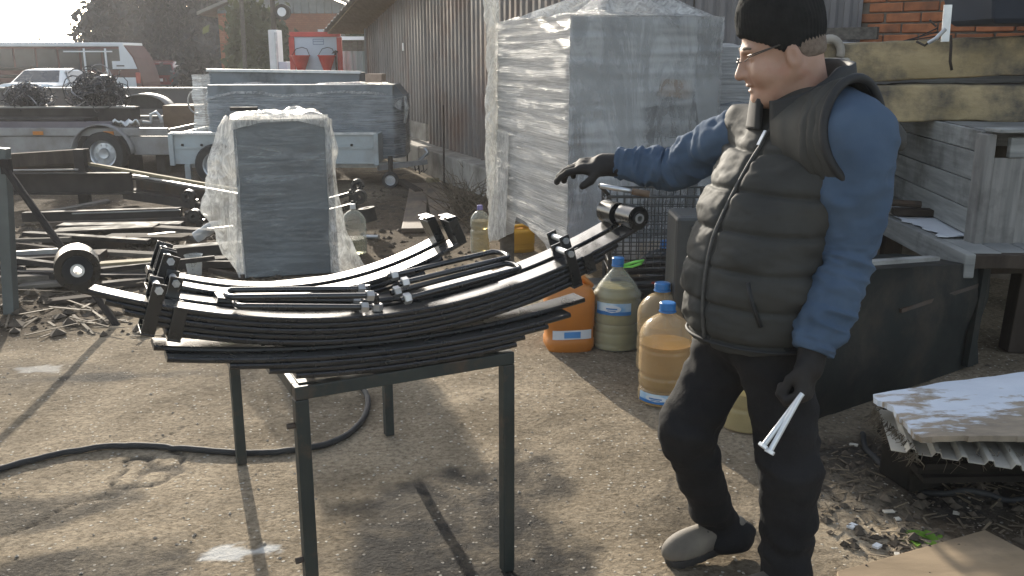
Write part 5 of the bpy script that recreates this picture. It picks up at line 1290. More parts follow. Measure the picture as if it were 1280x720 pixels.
# second spring behind it
o2 = 0.100
def h_b(t): return 0.910 + 0.262 * (t + 0.03) ** 2
sb = thing('leaf_spring', 'second leaf spring of the pair, close behind the front one with a plain near end', 'leaf spring', tuple(SP(0, o2 + .04, .82)), 'leaf springs laid on the table')
for k, (a, c) in enumerate([(-.66, .775), (-.64, .735), (-.61, .68), (-.57, .63), (-.53, .58)]):
    leaf_strip(lambda t, k=k: h_b(t) - k * (LT + .0014), a, c, o2, LW, LT, 44).build('leaf', m_blacksteel, sb)
eye(sb, h_b, .79, 0.038, o2, LW)
clip(sb, h_b, -.615, o2, LW, .075, .055); clip(sb, h_b, .585, o2, LW, .075, .05)
MB().tube([SP(-.07, o2 + .04, h_b(-.07) - .004), SP(-.072, o2 + .04, h_b(-.07) + .05)], 0.0085, 10).build('centre_bolt', m_blacksteel, sb)
hex_nut(sb, SP(-.07, o2 + .04, h_b(-.07) + .001), (0, 0, 1), .017, .02)
# two short strongly bent springs behind, with upright clip ends
for (o_, te, lb) in ((0.198, .27, 'short bent spring lying between the paired springs and the hindmost one'), (0.292, .235, 'hindmost short bent spring on the table, with tall dark clips at both ends')):
    def h_s(t, o_=o_): return 0.942 + 0.48 * (t + 0.22) ** 2 + (0.004 if o_ > .25 else 0.0)
    sp = thing('leaf_spring', lb, 'leaf spring', tuple(SP(-.2, o_ + .04, .9)), 'leaf springs laid on the table')
    for k, (a, c) in enumerate([(-.655, te), (-.60, te - .08), (-.55, te - .14)]):
        leaf_strip(lambda t, k=k: h_s(t) - k * (LT + .0014), a, c, o_, LW * .92, LT, 40).build('leaf', m_blacksteel, sp)
    clip(sp, h_s, -.625, o_, LW * .92, .05, .075, .045); zc = h_s(te - .02)
    MB().bar(SP(te - .012, o_ + .036, zc + .001), SP(te - .044, o_ + .036, zc + .072), LW * .95, .030, up=e1).build('end_clip', m_blacksteel, sp, bevel=.0015)
    MB().bar(SP(te - .060, o_ + .036, zc + .0755), SP(te - .030, o_ + .036, zc + .080), LW * .95, .005, up=V(0, 0, 1)).build('end_clip', m_blacksteel, sp, bevel=.0015)
    MB().box(SP(-.2, o_ + .035, (h_s(-.2) - 3 * (LT + .0014) + HT) / 2), (.12, .07, h_s(-.2) - 3 * (LT + .0014) - HT - .002), rotz(math.atan2(tx[1], tx[0]))).build('spacer_block', m_blacksteel, sp)
def h_e(t): return h_b(t) + LT + .0008
pl_ = leaf_strip(h_e, -.5, .335, o2 + .004, LW * .9, LT, 36).build('loose_leaf', m_blacksteel, tagd=T('single loose spring leaf lying flat along the second spring', 'spring leaf'))
# U-bolts laid on the springs, threaded ends meeting in the middle
def u_bolt(label, t_bend, t_end, o_mid, w, h_b0, h_e0, r=0.0085, skew=0.0):
    t = thing('u_bolt', label, 'U-bolt', tuple(SP((t_bend + t_end) / 2, o_mid, h_b0)), 'U-bolts laid on the springs')
    s = 1 if t_end > t_bend else -1; R_ = w / 2; pts = []
    pts.append(SP(t_end, o_mid - R_ + skew, h_e0))
    pts.append(SP(t_bend + s * R_ * .5, o_mid - R_, h_b0))
    for a in np.linspace(0, math.pi, 9)[1:-1]:
        pts.append(SP(t_bend + s * R_ * .5 - s * R_ * .5 * math.sin(a), o_mid - R_ * math.cos(a), h_b0))
    pts.append(SP(t_bend + s * R_ * .5, o_mid + R_, h_b0)); pts.append(SP(t_end, o_mid + R_ + skew, h_e0))
    MB().tube(pts, r, 12).build('rod', m_blacksteel, t, smooth=60)
    for k in (0, -1):
        d = unit(pts[-1 if k else 0] - pts[-2 if k else 1]); e = pts[-1 if k else 0]
        hex_nut(t, e - d * 0.030, d, .0165, .021)
        MB().cyl(e - d * .012, e + d * 0.0, .0082, 10).build('thread', m_scrap, t)
    return t
u_bolt('upper U-bolt of the near pair, bend towards the big bushed eye', -.485, -.085, .055, .085, 1.001, .960)
u_bolt('lower U-bolt of the near pair, lying on the front spring', -.465, -.105, .045, .080, .976, .930)
u_bolt('lower U-bolt of the far pair, bend towards the man', .385, -.01, .065, .09, .985, .936)
u_bolt('upper U-bolt of the far pair, its thick rod nearest the short springs', .37, .0, .115, .10, 1.013, .972)

# ================================================================== STAND AT THE LEFT EDGE
m_stand = M('grey_green_steel', (0.07, 0.08, 0.078), (0.11, 0.125, 0.12), 0.5, scale=4, bump=0.1)
st = thing('steel_stand', 'grey green steel upright with a slanting dark brace at the left edge of the photo', 'stand', tuple(gp(5, 395)))
a0 = gp(14, 392); a1 = at(3, 185, a0[1]); MB().bar(a0 - V(0, 0, .01), a1, .07, .07, up=(0, 1, 0)).build('upright', m_stand, st, bevel=.004)
b0_ = gp(-22, 388); MB().bar(b0_, at(-26, 185, b0_[1]), .12, .05, up=(0, 1, 0)).build('upright', m_stand, st, bevel=.004)
s0 = gp(147, 407); s1 = at(3, 205, a0[1] - .05); MB().tube([s0 - V(0, 0, .004), s1], .022, 8).build('brace', m_scrap2, st)
q = at(3, 208, a0[1] - .05); MB().bar(q, q + V(0.05, 0, 0), .05, .09).build('bracket', m_scrap2, st)

# ================================================================== SCRAP YARD BEHIND, LEFT
sg_ = 'scrap steel and timber lying left of the wrapped box'
def S(name, label, x1, y1, Y1, x2, y2, Y2, w, h, mat, chan=False, cat='scrap bar'):
    return steelbar(name, label, at(x1, y1, Y1), at(x2, y2, Y2), w, h, mat, cat, sg_, chan)
# trestle carrying a channel and boards
ts_ = thing('trestle', 'dark steel trestle legs carrying the long channel and timber', 'trestle', tuple(gp(60, 256)))
for px in (106, -8): g = gp(px, 255); MB().box((g[0], g[1] + .02, .30), (.11, .09, .62)).build('leg', m_scrap2, ts_)
S('steel_channel', 'deep dark channel beam on the trestle', -60, 230, 10.1, 164, 229, 10.1, .10, .235, m_scrap2, True)
S('steel_strip', 'thin pale strip resting on top of the deep channel beam', 14, 213, 10.05, 98, 212, 10.05, .03, .018, m_bright)
S('timber_beam', 'thick dark beam lying highest on the trestle, one end raised', -40, 204, 10.35, 111, 194, 10.6, .14, .15, m_darkwood)
S('steel_bar', 'slim dark bar below the raised beam on the trestle', -30, 213, 10.6, 104, 204, 10.7, .05, .06, m_scrap)
S('steel_beam', 'beam with a pale upper flange running from the trestle toward the wrapped box', 165, 229, 10.25, 300, 252, 8.9, .13, .15, m_scrap, True)
S('steel_strip', 'pale bright flange strip on the beam running toward the wrapped box', 166, 219, 10.2, 300, 243, 8.85, .05, .02, m_bright)
S('steel_beam', 'dark beam lying low beside the pale flanged one', 160, 243, 10.2, 300, 262, 9.0, .13, .09, m_scrap2)
S('lath', 'long thin yellowish lath sloping over the beams behind the silver trailer wheel', 96, 202, 10.75, 300, 238, 9.2, .05, .03, m_yellowwood)
S('board', 'short pale board tilted on the sunlit ground under the channel', 58, 266, 9.3, 136, 251, 9.7, .12, .03, m_wood)
S('steel_pipe', 'long dark pipe with a bright upper edge at the back of the scrap pile', 30, 271, 8.9, 226, 265, 8.9, .09, .09, m_scrap2)
S('steel_strip', 'bright strip along the back pipe of the scrap pile', 90, 267, 8.85, 226, 262.5, 8.85, .02, .012, m_bright)
S('steel_bar', 'long thin bar reaching from the pile to the wrapped box', 60, 281, 8.7, 290, 272, 8.9, .06, .05, m_scrap)
S('steel_bar', 'flat dark bar in the middle of the scrap pile', 75, 284, 8.5, 228, 282, 8.5, .16, .06, m_scrap2)
S('steel_strip', 'short bright strip in the middle of the scrap pile', 170, 281, 8.45, 226, 281, 8.45, .03, .02, m_bright)
S('steel_channel', 'dark channel lying on its side low in the scrap pile', 70, 294, 8.2, 196, 288, 8.25, .2, .10, m_scrap2, True)
S('steel_bar', 'pale grey flat bar lying across the dirt by the plastic bottle', 185, 295, 7.95, 292, 284, 8.2, .06, .03, m_bright)
S('plank', 'grey plank behind the plastic bottle', 135, 296, 8.0, 250, 296, 7.9, .16, .04, m_wood)
S('steel_pipe', 'grey pipe near the slanting brace', 55, 308, 7.55, 158, 302, 7.7, .09, .09, m_scrap)
S('stick', 'dark stick leaning up from the dirt by the stand', 25, 320, 7.2, 64, 301, 7.7, .04, .04, m_darkwood)
S('plank', 'plank with a pale edge running behind the bushed eye', 16, 319, 7.0, 88, 314, 7.05, .05, .06, m_bright)
S('steel_bar', 'dark flat bar behind the bushed eye', 15, 326, 6.95, 130, 320, 7.05, .22, .07, m_scrap)
S('timber_beam', 'olive timber with a pale upper face in front of the scrap pile', 125, 333, 6.75, 196, 328, 6.85, .10, .06, m_yellowwood)
S('timber_beam', 'olive brown beam lying along the front of the scrap pile', 20, 342, 6.65, 192, 336, 6.65, .12, .05, m_wood)
S('steel_beam', 'dark beam under the plastic bottle', 196, 318, 7.15, 308, 309, 7.3, .14, .10, m_scrap2)
S('steel_beam', 'dark beam between the bottle and the crumpled cup', 200, 334, 6.85, 308, 325, 7.0, .13, .08, m_scrap2)
S('steel_pipe', 'thin rusty pipe end by the crumpled cup', 262, 338, 6.75, 305, 346, 6.6, .035, .035, m_scrap)
S('plank', 'thin grey plank leading toward the bushed eye', 25, 358, 6.3, 118, 350, 6.35, .12, .03, m_wood)
S('plank', 'grey plank lying nearest to the table in the scrap', 60, 377, 5.95, 150, 367, 6.05, .10, .025, m_darkwood)
S('steel_bar', 'short dark bar poking out beside the springs', 128, 357, 6.35, 195, 350, 6.5, .08, .05, m_scrap)
r2 = random.Random(5)
for k in range(16):
    x_, y_ = r2.uniform(-10, 280), r2.uniform(285, 350); g = gp(x_, y_, .05 + .1 * r2.random()); a = r2.uniform(-.35, .35); L = r2.uniform(.4, 1.3)
    d = V(math.cos(a), math.sin(a) * 1.2, r2.uniform(-.05, .05)) * L / 2
    MB().bar(g - d, g + d, r2.uniform(.03, .11), r2.uniform(.02, .05)).build('scrap_strip', r2.choice([m_scrap, m_scrap2, m_wood, m_darkwood]), tagd=T('short dull strip mixed into the low scrap pile between stand and wrapped box', 'scrap strip', 'odd strips in the scrap pile'))
# old springs lying in the scrap, seen either side of the wrapped box
def old_spring(label, x1, y1, x2, y2, Y, eyes, th=.035, w=.08, group='old leaf springs in the scrap'):
    a, c = at(x1, y1, Y), at(x2, y2, Y); t = thing('old_spring', label, 'leaf spring', tuple((a + c) / 2 * V(1, 1, 0)), group)
    n = 20; rings = []
    for u_ in np.linspace(0, 1, n):
        p = a + (c - a) * u_; z = p[2] - .10 * (1 - (2 * u_ - 1) ** 2)
        rings.append([(p[0], p[1] - w / 2, z), (p[0], p[1] + w / 2, z), (p[0], p[1] + w / 2, z - th), (p[0], p[1] - w / 2, z - th)])
    loft(rings).build('leaf', m_blacksteel, t)
    for e in eyes:
        p = a if e == 0 else c; q = p + V(-.03 if e == 0 else .03, 0, .045)
        ey = MB().ring(q + V(0, -w / 2, 0), q + V(0, w / 2, 0), .066, .045, 22).build('eye', m_blacksteel, t, smooth=40)
        MB().ring(q + V(0, -w / 2 - .004, 0), q + V(0, w / 2 + .004, 0), .0448, .02, 18).build('bushing', m_rubber, ey, smooth=40)
        MB().box(p + V(.02 if e == 0 else -.02, 0, -.05), (.06, w * 1.1, .12)).build('clip', m_blacksteel, t)
    return t
old_spring('old black spring with its eye up, passing behind the wrapped box', 240, 251, 443, 238, 9.0, (0, 1))
old_spring('lower old black spring with bright top, behind the wrapped box', 232, 264, 446, 252, 8.7, (1,), .05)
old_spring('old black spring with a small bushed eye beside the dirt', 248, 276, 330, 272, 8.5, (0,))
rl = at(461, 268, 8.2)
rol = thing('rubber_bush', 'loose black rubber bush lying right of the old springs', 'bush', (rl[0], rl[1], .0))
MB().ring(V(rl[0], 8.2, rl[2] - .06), V(rl[0] - .02, 8.2, rl[2] + .06), .075, .03, 20).build('bush_body', m_rubber, rol, smooth=40)
MB().cyl(V(rl[0] - .05, 8.2, .02), V(rl[0] + .09, 8.15, .03), .02, 10).build('pin', m_zinc, rol)
# plastic litter in the scrap
p = gp(262, 312); pb_ = thing('plastic_bottle', 'crumpled clear plastic bottle lying on a dark beam in the scrap', 'plastic bottle', (p[0], p[1], .08))
Rm = frame(V(.75, .1, .45)); MB().lathe([(.02, 0), (.05, .01), (.052, .07), (.044, .09), (.053, .12), (.05, .19), (.018, .25), (.018, .28)], 14, V(p[0] - .12, p[1], .1), Rm).build('bottle_wall', shell_mat('clear_crumpled', (.7, .72, .72), .35), pb_, smooth=50)
p = gp(244, 346); pc_ = thing('plastic_cup', 'crumpled clear plastic cup standing in the dirt by the beams', 'plastic cup', (p[0], p[1], 0))
MB().lathe([(.05, 0), (.06, .09), (.055, .13), (.07, .16)], 12, V(p[0], p[1], .01), cap=False).build('cup_wall', shell_mat('clear_cup', (.7, .72, .70), .3), pc_, smooth=50)
# planks on the track
def gplank(label, a, c, w, mat=m_plank):
    p, q = gp(*a), gp(*c); p[2] = ground_z(p[0], p[1]) + .03; q[2] = ground_z(q[0], q[1]) + .03
    return MB().bar(p, q, w, .04).build('plank', mat, bevel=.004, tagd=T(label, 'plank', 'brown planks laid on the track'))
gplank('brown plank on the track, its near end by the short bent springs', (517, 293), (524, 234), .22)
gplank('brown plank alongside, split at its near end', (556, 283), (541, 233), .23)
MB().bar(gp(500, 226, .05), gp(524, 240, .05), .1, .05).build('board_offcut', m_darkwood, tagd=T('short dark board lying across the far end of the track planks', 'board'))
MB().bar(gp(536, 226, .05), gp(546, 225, .05), .12, .06).build('wood_block', m_yellowwood, tagd=T('small yellowish wood block beyond the track planks', 'block'))
# brushwood beside the footing
r3 = np.random.default_rng(17); bw = MB()
for k in range(120):
    g = gp(585 + 30 * r3.normal() * .5, 262 + 16 * r3.normal() * .6); g[2] = 0; a = r3.random() * 6.3
    bw.tube([g, g + V(.16 * math.cos(a), .16 * math.sin(a), .05 + .14 * r3.random()), g + V(.4 * math.cos(a), .34 * math.sin(a), .1 + .3 * r3.random())], [.006, .005, .002], 4)
o = bw.build('brushwood', m_twig, origin=(-.4, 9.8, 0)); props(o, 'dry tangled brushwood along the foot of the shed by the oil bottle', 'brushwood', kind='stuff')
# hose over the ground
hpts = [gp(x, y) for x, y in ((-160, 640), (-60, 612), (0, 591), (60, 575), (120, 565), (180, 562), (250, 566), (310, 569), (360, 567), (400, 561), (435, 546), (455, 524), (460, 502), (452, 488), (436, 484))]
def smooth_path(pts, n):
    pts = np.array(pts); m_ = len(pts); out = []
    for t in np.linspace(0, m_ - 1.0001, n):
        i = int(t); f = t - i; p0, p1, p2_, p3 = pts[max(i - 1, 0)], pts[i], pts[min(i + 1, m_ - 1)], pts[min(i + 2, m_ - 1)]
        out.append(.5 * (2 * p1 + (p2_ - p0) * f + (2 * p0 - 5 * p1 + 4 * p2_ - p3) * f ** 2 + (3 * p1 - p0 - 3 * p2_ + p3) * f ** 3))
    return np.array(out)
hh_ = smooth_path(hpts, 110); hh_[:, 2] = ground_height(hh_[:, :2]) + .014
MB().tube(hh_, .0135, 10).build('black_hose', m_rubber, smooth=True, tagd=T('black rubber hose curving over the concrete under the table', 'hose'))
# ================================================================== RIGHT SIDE: CRATE, BEAMS, BIN, BOARDS
m_beamc = M('ochre_concrete', (0.25, 0.195, 0.105), (0.42, 0.33, 0.19), 0.9, scale=3, stretch=(1, 1, 2), bump=0.6, bscale=22, bdist=0.012, dirt=(0.085, 0.075, 0.06), dscale=2.6, damt=(0.42, 0.62))
def noisy_block(name, label, p, q, w, h, mat, seed, amp=0.012, cat='concrete beam', group=None, n=(60, 8, 8)):
    """long block with worn, pitted faces and edges"""
    p, q = np.asarray(p, float), np.asarray(q, float); d = unit(q - p); side = unit(np.cross(d, V(0, 0, 1))); up = np.cross(side, d); L = np.linalg.norm(q - p)
    prof = []
    for k in range(24):
        a = 2 * math.pi * (k + .5) / 24; c, s_ = math.cos(a), math.sin(a); e = .09
        prof.append((math.copysign(abs(c) ** e, c) * w / 2, math.copysign(abs(s_) ** e, s_) * h / 2))
    rings = []
    for t in np.linspace(0, L, n[0]):
        P = np.array([p + d * t + side * a + up * b_ for a, b_ in prof]); o = amp * fbm(P, 5, 4, seed) - amp * 1.6 * np.maximum(0, fbm(P, 9, 3, seed + 5) - .45)
        rings.append([x + (side * a / w * 2 + up * b_ / h * 2) * oo * .7 for x, (a, b_), oo in zip(P, prof, o)])
    o = loft(rings).build(name, mat, smooth=45, tagd=T(label, cat, group)); return o
def at3(px, py, Y): return at(px, py, Y)
YC = 5.9
pu0, pu1 = V(1.95, 6.15, 1.56), V(4.2, 5.75, 1.66)
noisy_block('concrete_beam', 'upper ochre stained concrete beam with a bent iron loop on its face', pu0, pu1, .42, .24, m_beamc, 3, .012, group='stacked concrete beams')
noisy_block('concrete_beam', 'lower ochre concrete beam lying on the wooden crate', V(1.95, 6.05, 1.325), V(4.2, 5.62, 1.345), .46, .215, m_beamc, 7, .014, group='stacked concrete beams')
q = at(1186, 66, 5.72); MB().tube([q + V(-.0, 0, .10), q + V(-.005, -.03, .04), q + V(.0, -.03, -.05), q + V(.02, -.02, -.10)], .009, 8).build('rebar_hook', m_scrap, smooth=True, tagd=T('rusty bent rebar hook sticking out over the joint of the stacked concrete beams', 'rebar'))
# lifting loop behind the man's neck
q = at(1036, 66, 5.9); lp = thing('lifting_loop', 'pale grey cast lifting loop beside the man\'s collar', 'lifting loop', tuple(q - V(0, 0, .12)))
MB().tube([q + V(.075 * math.cos(a), 0, .085 * math.sin(a)) for a in np.linspace(-.3, math.pi + .3, 16)], .026, 10).build('loop', m_conc, lp, smooth=True)
MB().box(q + V(0, .05, -.13), (.26, .2, .2)).build('lug', m_conc, lp, bevel=.02)
# wrapped bundles behind the beams
def wrapped_slab(label, corners, z0, z1, film, seed, mat=m_white, n=30, name='wrapped_bundle'):
    cs_ = [V(*c) for c in corners]; ctr = np.mean(cs_, axis=0); t = thing(name, label, 'wrapped bundle', (*ctr, z0), 'film wrapped bundles behind the man')
    MB().add([(*p, z0) for p in cs_] + [(*p, z1) for p in cs_], [(0, 1, 2, 3), (4, 5, 6, 7), (0, 1, 5, 4), (1, 2, 6, 5), (2, 3, 7, 6), (3, 0, 4, 7)]).build('bundle', mat, t, bevel=.01)
    film_loop(cs_, z0 + .0, z1 + .004, .014, seed, n, .04, .010, 16).build('film', film, t, smooth=True)
    film_top(cs_, z1 + .004, seed, .015, .015, 18).build('top_film', film, t, smooth=True)
    return t
m_bundle = M('pale_bundle', (0.42, 0.43, 0.44), (0.58, 0.59, 0.60), 0.6, scale=2)
y_ = 6.9
wrapped_slab('pale wrapped stack between the tall cabinet and the man\'s face', [(at(886, 90, 6.7)[0], 6.7), (at(960, 90, 6.7)[0], 6.62), (at(960, 90, 6.7)[0] + .2, 7.5), (at(886, 90, 6.7)[0] + .12, 7.5)], 1.28, at(900, 59, 6.7)[2], f_pale, 31, m_bundle)
wrapped_slab('grey wrapped stack below the pale one beside the cabinet', [(at(884, 140, 6.55)[0], 6.55), (at(975, 140, 6.5)[0], 6.45), (at(975, 140, 6.5)[0] + .2, 7.5), (at(884, 140, 6.55)[0] + .12, 7.5)], 0.0, 1.27, f_blue, 33, m_bundle)
wrapped_slab('long pale wrapped pack lying behind the concrete beams under the brick wall', [(1.95, 6.75), (4.0, 6.4), (4.1, 6.75), (2.05, 7.1)], 1.0, 1.68, f_pale, 35, m_bundle)
b_ = at(1062, 42, 7.15); MB().box(V(b_[0], 7.15, b_[2]), (.42, .05, .09), rotz(-.7)).build('grey_board', m_wood, bevel=.004, tagd=T('short grey board standing on the wrapped pack below the profiled sheet', 'board'))
# navy tub
tb_ = thing('plastic_tub', 'dark navy plastic tub standing on the concrete beams at the corner of the photo', 'tub', (3.25, 5.75, 1.78))
m_navy = M('navy_plastic', (0.015, 0.022, 0.035), (0.03, 0.04, 0.058), 0.35, scale=3, dirt=(0.08, 0.085, 0.09), dscale=2.5, damt=(.55, .85))
tx0, tz0 = 2.70, 1.79
rg = []
for (ins, z) in ((.10, 0), (.07, .03), (.02, .24), (.0, .245), (-.03, .25), (-.03, .275), (.03, .275), (.05, .24), (.10, .05), (.13, .03)):
    rg.append([(tx0 + ins, 5.45 + ins, tz0 + z), (tx0 + 1.5 - ins, 5.35 + ins, tz0 + z), (tx0 + 1.5 - ins, 6.1 - ins, tz0 + z), (tx0 + ins, 6.15 - ins, tz0 + z)])
loft(rg).build('tub_body', m_navy, tb_, bevel=.012)
for k in range(3):
    xx = tx0 + .35 + .4 * k; MB().box((xx, 5.435, tz0 + .13), (.03, .05, .2)).build('rib', m_navy, tb_, bevel=.006)
br_ = thing('steel_bracket', 'pale upright steel bracket with a hook beside the navy tub', 'bracket', tuple(at(1180, 55, 5.55)))
q0, q1 = at(1181, 52, 5.5), at(1185, 6, 5.5)
MB().bar(q0, q1, .045, .012, up=(0, 1, 0)).build('strap', m_zinc, br_)
MB().tube([at(1160, 54, 5.5), at(1170, 48, 5.48), at(1182, 36, 5.47)], .011, 8).build('hook', m_zinc, br_)
MB().tube([at(1146, 52, 5.6), at(1156, 57, 5.55), at(1164, 50, 5.52)], .007, 6).build('wire', m_scrap, br_)
MB().tube([at(1162, 25, 5.5), at(1170, 33, 5.5)], .006, 6).build('pin', m_scrap, br_)
for k in range(4):
    MB().tube([at(1050 + 20 * k, 66 - 2 * k, 6.35), at(1110 + 12 * k, 56 - 3 * k, 6.2), at(1172, 50 - 5 * k, 5.9)], .004, 5).build('loose_wire', m_rubber, smooth=True, tagd=T('thin dark wire over the long wrapped pack, %s of four' % ('lowest', 'second lowest', 'second highest', 'highest')[k], 'wire', 'wires over the wrapped pack'))

# wooden crate
cc = V(2.50, 4.85, 0); cl_ = V(.13, .99, 0); cr_ = V(.985, -.0, 0); cr_ = unit(V(.99, .13, 0)) * 1.0
crate = thing('wooden_crate', 'weathered grey plank crate on legs with a shelf board jutting out', 'crate', tuple(cc + cl_ * 1.2 + cr_ * .7))
nl = -V(cl_[1], -cl_[0], 0); nr_ = V(cr_[1], -cr_[0], 0)
zs_ = [(1.115, 1.225), (.955, 1.108), (.80, .948), (.655, .793)]
m_crate = M('silvered_plank', (0.16, 0.165, 0.16), (0.30, 0.305, 0.29), 0.85, scale=2.2, stretch=(1, 1, 14), bump=0.5, bscale=3, bdist=0.008, dirt=(0.07, 0.066, 0.06), dscale=2.2, damt=(.5, .72), rand=.3)
m_cratev = M('silvered_plank_upright', (0.14, 0.14, 0.132), (0.26, 0.25, 0.235), 0.85, scale=2.2, stretch=(12, 12, 1), bump=0.5, bscale=3, bdist=0.008, dirt=(0.06, 0.055, 0.05), dscale=2.2, damt=(.5, .72), rand=.3)
for k, (z0, z1) in enumerate(zs_):
    MB().bar(cc + cl_ * .055 + nl * .014 + V(0, 0, (z0 + z1) / 2 + .003 * k), cc + cl_ * 2.5 + nl * .012 + V(0, 0, (z0 + z1) / 2), .025, z1 - z0).build('side_plank', m_crate, crate, bevel=.004)
MB().bar(cc + cl_ * 0.028 + nl * .012 + V(0, 0, .56), cc + cl_ * .028 + nl * .012 + V(0, 0, 1.215), .10, .055, up=V(*cr_)).build('corner_post', m_cratev, crate, bevel=.005)
xx = .032
while xx < 1.5:
    w_ = .155 + .02 * math.sin(xx * 20)
    MB().bar(cc + cr_ * (xx + w_ / 2) + nr_ * (-.002) + V(0, 0, .62), cc + cr_ * (xx + w_ / 2) + nr_ * (-.002) + V(0, 0, 1.09), w_ - .006, .026, up=V(0, 1, 0)).build('front_plank', m_cratev, crate, bevel=.004)
    xx += w_
MB().bar(cc + cr_ * .10 + nr_ * .012 + V(0, 0, 1.145), cc + cr_ * 1.6 + nr_ * .012 + V(0, 0, 1.15), .03, .105).build('top_board', m_crate, crate, bevel=.005)
MB().bar(cc - cr_ * .0 + nr_ * .01 + V(0, 0, 1.235), cc + cr_ * 1.6 + nr_ * .01 + V(0, 0, 1.235), .13, .02).build('rim_board', m_crate, crate, bevel=.004)
MB().bar(cc + cr_ * .03 + nr_ * .016 + V(0, 0, .55), cc + cr_ * 1.6 + nr_ * .016 + V(0, 0, .545), .09, .15).build('bottom_beam', m_darkwood, crate, bevel=.006)
MB().bar(cc + cl_ * .06 + V(.02, 0, .55), cc + cl_ * 2.5 + V(.02, 0, .55), .10, .10).build('bottom_beam', m_darkwood, crate, bevel=.006)
MB().add([cc + nl * 0 + V(.03, .05, 1.22) + cl_ * 0, cc + cr_ * 1.6 + V(0, .05, 1.22), cc + cr_ * 1.6 + cl_ * 2.5 + V(0, 0, 1.22), cc + cl_ * 2.5 + V(.03, 0, 1.22)], [(0, 1, 2, 3)]).build('lid', m_crate, crate, solid=.01)
# shelf jutting out to the left
rail0, rail1 = at(1212, 333, 4.55), at(1085, 279, 6.3)
rail1[2] = rail0[2]
MB().bar(rail0, V(rail0[0] + .10, 6.9, rail0[2]), .055, .125).build('shelf_rail', m_crate, crate, bevel=.006)
for k in range(3):
    xa_ = rail0[0] + .03 + .16 * k
    MB().bar(V(xa_ + .075, 4.6 + .02 * k, rail0[2] + .05 - .002 * k), V(xa_ + .18, 6.9, rail0[2] + .05), .148, .022).build('shelf_board', m_crate, crate, bevel=.003)
MB().bar(V(rail0[0] + .3, 4.56, rail0[2] + .02), V(rail0[0] + .3, 4.75, rail0[2] + .02), .6, .07).build('end_board', m_darkwood, crate, bevel=.005)
for (px, Y_) in ((1264, 4.95), (1302, 5.0)):
    g = at(px, 440, Y_); MB().bar(V(g[0], Y_, 0), V(g[0] + .02, Y_, .48), .10, .11, up=(0, 1, 0)).build('leg', m_darkwood, crate, bevel=.005)
for yy in (6.9,): MB().box((2.9, yy, .25), (.12, .12, .5)).build('leg', m_darkwood, crate)
# white sheets lying on the shelf
def worn_sheet(name, label, pts2d, z, th, mat, seed, cat, nn=26, jag=.02, sag=0.0, parent=None):
    """a flat worn panel with a ragged outline: quad pts2d bilinear, edges jittered"""
    a, b_, c, d = [np.asarray(p, float) for p in pts2d]; G, U = [], []
    for i, u in enumerate(np.linspace(0, 1, nn)):
        row = []
        for j, v in enumerate(np.linspace(0, 1, nn)):
            p = (a * (1 - u) + b_ * u) * (1 - v) + (d * (1 - u) + c * u) * v
            e = i in (0, nn - 1) or j in (0, nn - 1)
            o = jag * fbm(np.array([[p[0] * 14, p[1] * 14, seed]]), 1, 3, seed)[0] if e else 0
            zz = z + sag * (u * (1 - u) + v * (1 - v)) + .006 * fbm(np.array([[p[0] * 4, p[1] * 4, seed]]), 1, 3, seed + 2)[0]
            row.append((p[0] + o, p[1] + o * .7, zz))
        G.append(row)
    return MB().grid(np.array(G)).build(name, mat, parent, solid=th, tagd=T(label, cat) if label else None)
m_foam = M('peeling_white_sheet', (0.50, 0.53, 0.57), (0.62, 0.65, 0.69), 0.6, scale=3, bump=.2, dirt=(0.16, 0.135, 0.10), dscale=2.4, damt=(.56, .66))
zs0 = rail0[2] + .075
worn_sheet('white_sheet', 'ragged white sheet lying on the jutting crate shelf', [(rail0[0] + .05, 4.95), (rail0[0] + .42, 5.0), (rail0[0] + .46, 5.9), (rail0[0] + .04, 5.95)], zs0, .006, m_foam, 5, 'sheet', jag=.05)
MB().bar(V(rail0[0] + .03, 5.62, zs0 + .03), V(rail0[0] + .42, 5.55, zs0 + .03), .10, .04).build('dark_batten', m_darkwood, bevel=.004, tagd=T('dark batten lying across the white sheet on the crate shelf', 'batten'))
MB().tube([V(rail0[0] - .1, 5.95, zs0 + .045), V(rail0[0] + .4, 5.75, zs0 + .045)], .022, 8).build('grey_pipe', m_scrap, tagd=T('short grey pipe behind the batten on the crate shelf', 'pipe'))

# dark steel bin below the crate
m_bin = M('dark_tarred_sheet', (0.007, 0.009, 0.009), (0.016, 0.020, 0.019), 0.6, 0.8, spec=0.25, scale=2.5, bump=.3, bscale=12, bdist=.01, dirt=(0.045, 0.036, 0.028), dscale=3.2, damt=(.48, .7))
f0, f1 = V(1.30, 3.86, 0), V(2.52, 4.72, 0)
bdn = unit(f1 - f0); bnn = V(-bdn[1], bdn[0], 0)
bin_ = thing('steel_bin', 'dark dented sheet steel bin standing under the crate shelf', 'bin', tuple((f0 + f1) / 2 + bnn * .3))
zt0, zt1 = .70, .56
rgs = []
for t in np.linspace(0, 1, 34):
    zt_ = zt0 + (zt1 - zt0) * t; row = []
    for (o, z) in ((0, .0), (0, zt_ * .33), (0, zt_ * .66), (0, zt_), (.02, zt_), (.55, zt_ - .05), (.55, 0)):
        p = f0 + (f1 - f0) * t + bnn * o; dn = .03 * fbm(np.array([[t * 5, z * 5, 3.0]]), 1, 3, 14)[0] if o == 0 and 0 < z < zt_ else 0
        row.append(p + bnn * dn + V(0, 0, z))
    rgs.append(row)
loft(rgs).build('bin_body', m_bin, bin_, smooth=30)
MB().bar(f0 + (f1 - f0) * .18 - bnn * .012 + V(0, 0, .712), f0 + (f1 - f0) * .62 - bnn * .012 + V(0, 0, .655), .05, .018).build('rim_strip', m_crate, bin_)
